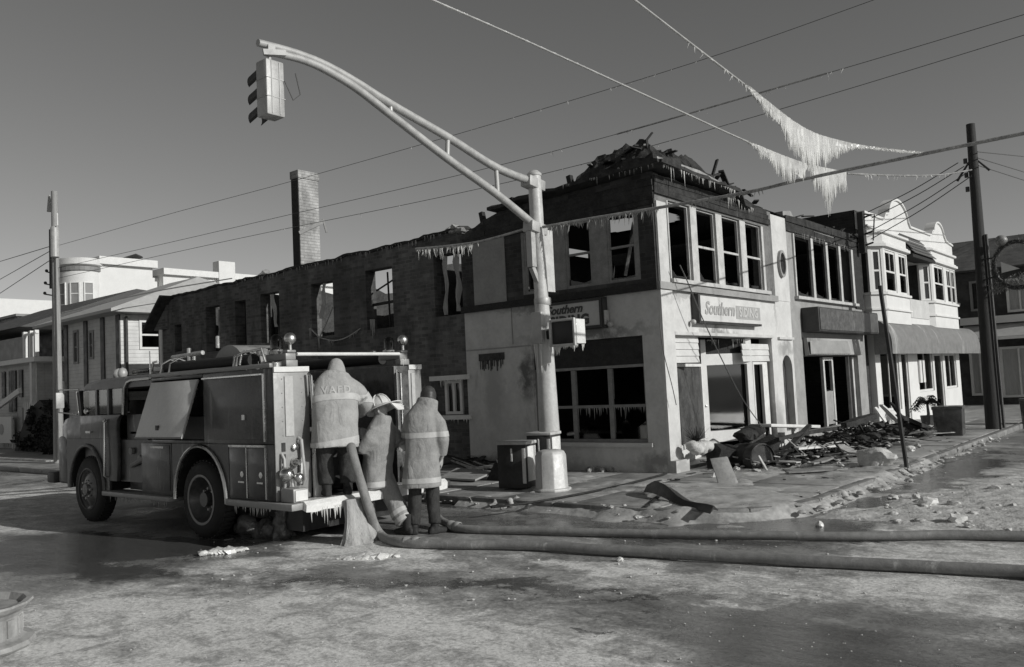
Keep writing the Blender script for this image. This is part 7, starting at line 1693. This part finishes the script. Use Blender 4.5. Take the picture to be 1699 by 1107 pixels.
for i in range(90):
    y = rnd(9.8, 20)+2*random.random(); x = -6.8+2.7*random.random()**1.5
    if not inside_pav(x, y): continue
    d = V(rnd(-1, 1), rnd(-1, 1), 0).normalized()*rnd(.02, .10); p = V(x, y, GZ+.012); q.beam(p-d, p+d, rnd(.01, .05), .012, taper=rnd(.2, 1))
single('cinders', q, 'char', 'scattered flat cinders and splinters on the iced corner pavement', 'rubble', (-5.3, 14, PZ), kind='stuff')
def timber(a, b, w_, h_, mt='charred_wood', label='charred timber lying in the rubble before the burnt shops', group='charred timbers in the rubble', name='timber'):
    q = MB(); a, b = Vector(a), Vector(b); n = 5; d = b-a; s = V(d.y, -d.x, 0).normalized(); u = d.normalized().cross(s); rg = []
    for i in range(n+1):
        t = i/n; k = (1-.35*abs(noise.noise(a*3+V(t*3, 0, 0))))*(.7 if i in (0, n) else 1); c_ = a+d*t+u*.02*noise.noise(a+V(t*4, 1, 0))
        rg.append([c_+s*w_/2*k+u*h_/2, c_-s*w_/2*k+u*h_/2, c_-s*w_/2*k-u*h_/2, c_+s*w_/2*k-u*h_/2])
    q.rings(rg); return single(name, q, mt, label, 'timber', (a+b)/2, group)
def onG(px, py, z=GZ): return onZ(px, py, z)
for i in range(26):
    y = 14+rnd(0, 8.4); x = -6.6+abs(random.gauss(0, .5)); L = rnd(.4, 1.1); a = rnd(0, 6.28); z = GZ+rnd(.05, .22)
    d = V(math.cos(a)*L/2, math.sin(a)*L/2, rnd(-.03, .10)); p = V(min(x, -5.2), y, z+abs(d.z)*.7); timber(p-d, p+d, rnd(.04, .11), rnd(.02, .05))
for i in range(15):
    y = 12.9+rnd(0, 8); x = -5.9+rnd(-.3, 1.1); L = rnd(.4, .95); a = rnd(0, 6.28); z = GZ+rnd(.02, .10)
    d = V(math.cos(a)*L/2, math.sin(a)*L/2, rnd(-.015, .06)); p = V(x, y, z+abs(d.z)); timber(p-d, p+d, rnd(.10, .24), rnd(.015, .03), 'mid_wood' if i % 3 else 'light_wood', 'pale broken board lying flat among the burnt rubble', 'pale boards in the rubble', 'board')
# named pieces that can be picked out
p = onG(1280, 775); timber(p+V(0, 0, .02), onX(1343, 706, -6.2), .13, .06, label='long charred joist propped up at a slant beside the drum', group=None)
timber(onX(1288, 772, -6.35), onX(1335, 735, -6.15), .08, .05, 'mid_wood', 'short pale split beam crossing under the slanting joist', None)
timber(onX(1290, 728, -6.0), onX(1440, 700, -6.6), .10, .06, label='long charred beam lying from the drum toward the second doorway', group=None)
for k, (a, b) in enumerate((((1452, 676), (1470, 700)), ((1462, 672), (1490, 700)), ((1478, 668), (1500, 698)))):
    timber(onX(*a, -5.55), onX(*b, -5.35), .16, .03, 'white_paint' if k < 2 else 'charred_wood', ('left white board tilted on the far rubble heap', 'right white board tilted on the far rubble heap', 'dark board tilted beside the two white boards')[k], None, 'board')
for a, b in (((1490, 690), (1560, 722)), ((1400, 705), (1450, 690)), ((1500, 705), (1555, 728))): timber(onX(*a, -5.6)+V(0, 0, -.02), onX(*b, -5.3), .22, .10)
q = MB()
for i in range(150): q.rock((-5.95+random.gauss(0, .26), 19.1+random.gauss(0, .7), GZ+.02+abs(random.gauss(0, .12))), rnd(.04, .14), i+300, .6)
for i in range(120):
    p = V(-5.95+random.gauss(0, .3), 19.1+random.gauss(0, .8), GZ+.05+abs(random.gauss(0, .15))); d = V(rnd(-1, 1), rnd(-1, 1), rnd(-.3, .4)).normalized()*rnd(.06, .25); q.beam(p-d, p+d, rnd(.02, .06), rnd(.01, .03))
single('charred_heap', q, 'charred_wood', 'tall black heap of burnt debris before the second doorway', 'rubble', (-5.9, 19.1, PZ), kind='stuff')
# drum, lounge seat remains, white tables
dc = onX(1247, 762, -6.25); ax = V(.85, -.42, .05).normalized()
q = MB(); q.lathe(dc-ax*.32, [(.20, 0), (.27, .01), (.275, .18), (.285, .2), (.275, .22), (.275, .42), (.285, .44), (.275, .46), (.27, .62), (.25, .63), (.245, .60), (.001, .58)], 24, ax); single('steel_drum', q, 'black_metal', 'burnt steel drum lying on its side before the white shop front', 'drum', (dc.x, dc.y, PZ), smooth=True)
q = MB(); a = onX(1150, 755, -6.9); rg = []
for t, w_, z in ((0, .16, .30), (.2, .22, .26), (.45, .25, .2), (.7, .26, .22), (1, .24, .36)):
    c_ = V(-6.75+.45*t, 13.35+1.3*t, GZ+z); rg.append([c_+V(w_*.6, -.12, -z), c_+V(w_, 0, .02), c_+V(0, .1, .12), c_+V(-w_, .05, .0), c_+V(-w_*.8, 0, -z)])
q.rings(rg); single('burnt_sofa', q, 'char', 'burnt black sofa remains slumped under the iced show window', 'sofa', (-6.5, 14, PZ), smooth=True)
q = MB(); c_ = onX(1243, 722, -6.45)
for i in range(4): q.rock(c_+V(0, i*.16-.2, .02*i), .17, i+500, .7, 2)
single('burnt_cushion', q, 'char', 'burnt cushion perched on top of the drum', 'cushion', c_, smooth=True)
tb_ = thing('white_table', 'long white table top standing behind the drum below the shop window', 'table', onG(1300, 745))
a, b = onX(1262, 706, -6.62), onX(1345, 708, -6.62); q = MB(); q.beam(a, b, .42, .06); build('table_top', q, 'white_paint', tb_, bevel=.01)
for t in (.12, .62, .92):
    c_ = a.lerp(b, t); q = MB(); q.boxb(c_.x-.03, c_.x+.03, c_.y-.03, c_.y+.03, PZ, c_.z-.03); build('leg', q, 'char' if t < .2 else 'white_paint', tb_)
a, b = onX(1316, 744, -5.95), onX(1400, 738, -5.95); timber(a, b, .30, .04, 'white_paint', 'flat white board lying low in front of the white table', None, 'board')
# leaning pale slab and its mate
p = onG(1210, 804); q = MB(); u_ = (rt0*.30); q.prism([p-u_*.5, p+u_*.45+V(0, 0, .01), p+u_*.1+V(-.12, .18, .38), p-u_*.75+V(-.12, .18, .36)], V(-.03, .04, .0)); single('slab', q, 'concrete', 'pale rectangular slab leaning in front of the drum', 'slab', p, bevel=.006)
p = onG(1190, 792); q = MB(); q.prism([p-u_*.25, p+u_*.25, p+V(0, .1, .28)], V(-.02, .03, 0)); single('slab', q, 'white_paint', 'small pointed white scrap left of the leaning slab', 'scrap', p)
# bent sheet of metal at the kerb
p0_, p1_ = onG(1074, 818), onG(1185, 852); q = MB(); d = p1_-p0_; s = V(d.y, -d.x, 0).normalized(); rg = []
for i in range(11):
    t = i/10; c_ = p0_+d*t; w_ = .05+.06*t*(1-t)*4*.5; h = .13*math.sin(math.pi*min(1, t*1.6+.1))*(1-.6*t)+.02
    rg.append([c_-s*w_+V(0, 0, h+.02), c_+V(0, 0, h+.05+.02*math.sin(t*8)), c_+s*w_+V(0, 0, h*.4), c_+s*w_+V(0, 0, h*.4-.01), c_+V(0, 0, h+.035), c_-s*w_+V(0, 0, h+.005)])
q.rings(rg); single('bent_sheet', q, 'black_metal', 'bent dark metal sheet curling up from the pavement at the kerb', 'sheet', p0_.lerp(p1_, .5), smooth=True)
p = onG(1457, 774); q = MB(); q.rock(p+V(-.05, .1, .13), .27, 77, .62, 3); single('sack', q, 'snow', 'pale lumpy sack on the pavement left of the leaning post', 'sack', p, smooth=True)
q = MB()
for i in range(9): q.rock(onX(1150+5*i, 752-rnd(0, 14), -6.85), rnd(.10, .15), i+900, .8)
single('snow_heap', fused(q, .025, .01, 8.), 'snow', 'heap of white ice on the stone ledge below the iced show window', 'ice', (-6.85, 14, .5), smooth=True)
pd_ = onX(1155, 733, -6.9); q = MB()
for i in range(60):
    a = rnd(0, 6.283); e = V(math.cos(a)*rnd(.05, .28), math.sin(a)*rnd(.05, .28), rnd(.02, .28)); q.beam(pd_, pd_+e, .02, .006, taper=.2)
single('dried_plant', q, 'foliage', 'withered dark plant at foot of the iced show window', 'plant', pd_)
# charred stuff by the left edge of the corner shop
for i in range(16):
    a = onG(738+rnd(0, 80), 790-rnd(0, 18)); d = V(rnd(-.5, .5), rnd(-.25, .25), rnd(-.02, .1)); timber(a+V(0, .2, .10)-d, a+V(0, .2, .14)+d, rnd(.06, .16), rnd(.02, .05), 'charred_wood' if i % 4 else 'mid_wood', 'charred board in the scatter between the standing figure and the bins', 'charred boards left of the bins', 'board')
p = onG(815, 800); q = MB(); q.prism([p+V(-.28, .2, 0), p+V(.2, .2, 0), p+V(-.1, .25, .34)], (0, .14, 0)); single('charred_bundle', q, 'char', 'black wedge of burnt material leaning left of the front bin', 'debris', p)
p = onG(770, 798); q = MB(); q.prism([p+V(-.5, -.1, .02), p+V(.35, -.1, .02), p+V(.35, .35, .10), p+V(-.5, .35, .14)], (0, 0, .03)); single('wallboard', q, 'grey_stucco', 'flat grey wallboard lying on the pavement left of the bins', 'panel', p)
# long charred cable/strip across the corner slabs
q = MB(); q.tube(spline([onG(815, 842, GZ+.02), onG(880, 834, GZ+.02), onG(960, 820, GZ+.02), onG(1040, 803, GZ+.02), onG(1105, 786, GZ+.02)], 6), .03, 8, flat=.5); single('flat_hose', q, 'charred_wood', 'flat blackened hose lying across the pavement past the signal pole', 'hose', onG(960, 820), smooth=True)
q = MB(); q.tube(spline([onG(1070, 842, GZ+.012), onG(1090, 826, GZ+.012), onG(1104, 812, GZ+.012)], 5), .035, 8, flat=.3); single('tar_strip', q, 'char', 'short black strip across the pavement slabs left of the bent sheet', 'strip', onG(1088, 828))
# ================================================================= ICE SHEET ON THE CORNER
def pav_h(x, y):
    cx, cy = KX-KR, KY+KR
    if x > cx and y < cy: d = KR-math.hypot(x-cx, y-cy)
    else: d = min(KX-x, y-KY)
    t = max(0, min(1, (d+.22)/.30)); return (PZ+.014)*t*t*(3-2*t)
q = MB(); nx, ny = 90, 120; pts = []
for i in range(nx+1):
    for j in range(ny+1):
        x = -8.6+5.6*i/nx; y = 8.35+7.6*j/ny
        k = noise.noise(V(x*.8, y*.8, 11))+.5*noise.noise(V(x*2.3, y*2.3, 4))+.25*noise.noise(V(x*6, y*6, 9))
        k += .55*max(0, 1-math.hypot((x+5.2)/1.3, (y-10.2)/1.5))-.35*max(0, 1-math.hypot((x+7.4)/1.2, (y-9.4)/.9))
        edge = min(1, i/6, (nx-i)/5, j/6, (ny-j)/8)
        e = max(0, min(1, (k+.05)/.35))*edge
        if x < -7.05 and y > 12.45: e = 0
        pts.append(V(x, y, pav_h(x, y)-.03+.046*e+.012*e*noise.noise(V(x*5, y*5, 3))))
q.add(pts, [(i*(ny+1)+j, (i+1)*(ny+1)+j, (i+1)*(ny+1)+j+1, i*(ny+1)+j+1) for i in range(nx) for j in range(ny) if not (pts[i*(ny+1)+j].x < -7.05 and pts[i*(ny+1)+j].y > 12.45)])
single('ice_sheet', q, 'pavement_ice', 'thin grey sheet of ice spread over the corner pavement and its kerb', 'ice', (-5.5, 11, PZ), kind='stuff', smooth=True)
# ================================================================= ICE AND SLUSH
q = MB()
for i in range(46):
    px = random.choice((972, 980, 996, 1004, 1016))+random.gauss(0, 7); p = onG(px, rnd(768, 783)); q.rock(p+V(0, 0, .02), rnd(.02, .055), i, rnd(.6, 1.6), 2)
for px, L in ((970, .14), (978, .20), (997, .40), (1000, .28), (993, .2), (1014, .15), (1021, .10), (985, .1), (1008, .16)):
    p = onG(px, 778); q.lathe(p, [(.04, 0), (.03, L*.35), (.022, L*.7), (.004, L)], 6, (rnd(-.12, .12), rnd(-.12, .12), 1))
single('ice_clump', q, 'icicle_grey', 'clump of upright frozen spikes at the foot of shaded shop wall', 'ice', onG(1000, 776), kind=None)
q = MB()
for i in range(240):
    y = rnd(9.7, 21); x = KX+random.gauss(.06, .14)
    q.rock((x, y, PZ*.55 if x > KX else PZ), rnd(.03, .085), i+7, rnd(.25, .45), 1)
for i in range(90):
    x = rnd(-9.5, -5.0); y = KY+random.gauss(-.02, .10); q.rock((x, y, PZ*.5 if y < KY else PZ), rnd(.02, .07), i+9, rnd(.35, .7), 1)
single('kerb_ice', fused(q, .03, .012, 7.), 'pavement_ice', 'rough crust of ice and frozen snow along the kerb', 'ice', (-3.9, 14, PZ), kind='stuff', smooth=True)
q = MB(); nx, ny = 96, 150; pts = []
sa_, sb_ = onZ(1400, 838, 0), onZ(1699, 785, 0); sd_ = (sb_-sa_).normalized(); sn_ = V(sd_.y, -sd_.x, 0)     # far edge of the slush field
for i in range(nx+1):
    for j in range(ny+1):
        x = -3.85+5.0*i/nx; y = 9.0+7.4*j/ny; p = V(x, y, 0)
        ds = (p-sa_).dot(sn_)+.35*noise.noise(V(x*1.5, y*1.5, 7)); dh = y-9.55+.15*noise.noise(V(x*2, 3, 1))
        e = max(0, min(1, ds/.5))*max(0, min(1, dh/.35)); e = e*e*(3-2*e)
        h = noise.noise(V(x*1.6, y*1.2, 5))*.6+noise.noise(V(x*5, y*5, 2))*.5+noise.noise(V(x*12, y*12, 8))*.35
        pts.append(V(x, y, -.04+.062*e+.045*e*h))
q.add(pts, [(i*(ny+1)+j, (i+1)*(ny+1)+j, (i+1)*(ny+1)+j+1, i*(ny+1)+j+1) for i in range(nx) for j in range(ny)])
for i in range(260):
    x, y = rnd(-3.6, 1), rnd(9.7, 15); p = V(x, y, 0)
    if (p-sa_).dot(sn_) < .1: continue
    q.rock((x, y, .02), .015+.06*random.random()**3, i, rnd(.4, .75), 2)
single('slush', q, 'snow', 'field of lumpy broken slush on the road past the far hose', 'slush', (-2.5, 13, 0), kind='stuff', smooth=True)
q = MB()
for i in range(150):
    px, py = rnd(330, 1500), rnd(890, 1000); p = onZ(px, py, .008); q.rock(p, .005+.012*random.random()**3, i, .6, 1)
for i in range(170):
    px, py = rnd(0, 1699), rnd(960, 1100); p = onZ(px, py, .008); q.rock(p, rnd(.003, .008), i, .6, 1)
single('ice_crumbs', q, 'snow', 'fine ice crumbs scattered over the road in front of the hoses', 'ice', (-5, 5.5, 0), kind='stuff')
def ridge(px0, py0, px1, py1, n, w_, label):
    q = MB(); a, b = onZ(px0, py0, .0), onZ(px1, py1, .0)
    for i in range(n):
        t = i/n; p = a.lerp(b, t)+V(rnd(-w_, w_), rnd(-w_, w_), .015); q.rock(p, rnd(.02, .06)*(.6+math.sin(math.pi*t)), i+px0, .55, 1)
    single('slush_ridge', q, 'ice', label, 'ice', a.lerp(b, .5), smooth=True)
ridge(335, 921, 405, 913, 34, .05, 'ridge of broken white ice on the road in front of the rear wheel'); ridge(570, 929, 660, 924, 36, .05, 'ridge of broken white ice on the road below the tailboard')
for k, (px, py, r_, lb) in enumerate(((337, 922, .05, 'small white ice block at the end of the ice ridge by the engine'), (1540, 841, .10, 'square white ice block in the slush near the right hose'), (1588, 869, .09, 'round white ice lump beyond the far hose at right'), (1028, 931, .035, 'white ice pebble touching the near side of the near hose'), (737, 808, .09, 'white ice block on the kerb behind the standing figure'), (1512, 748, .08, 'bright ice lump at the kerb near the planter'), (722, 812, .07, 'squarish ice block beside the coat hem of the standing figure'), (1225, 858, .06, 'pale ice lump between the bent sheet and far hose'), (1360, 874, .045, 'small ice lump just behind the far hose'))):
    q = MB(); p = onZ(px, py, PZ if py < 830 else 0); q.rock(p+V(0, 0, r_*.5), r_, k+60, .7, 2); single('ice_block', q, 'ice', lb, 'ice', p, 'loose ice blocks', smooth=(k % 2 == 0))
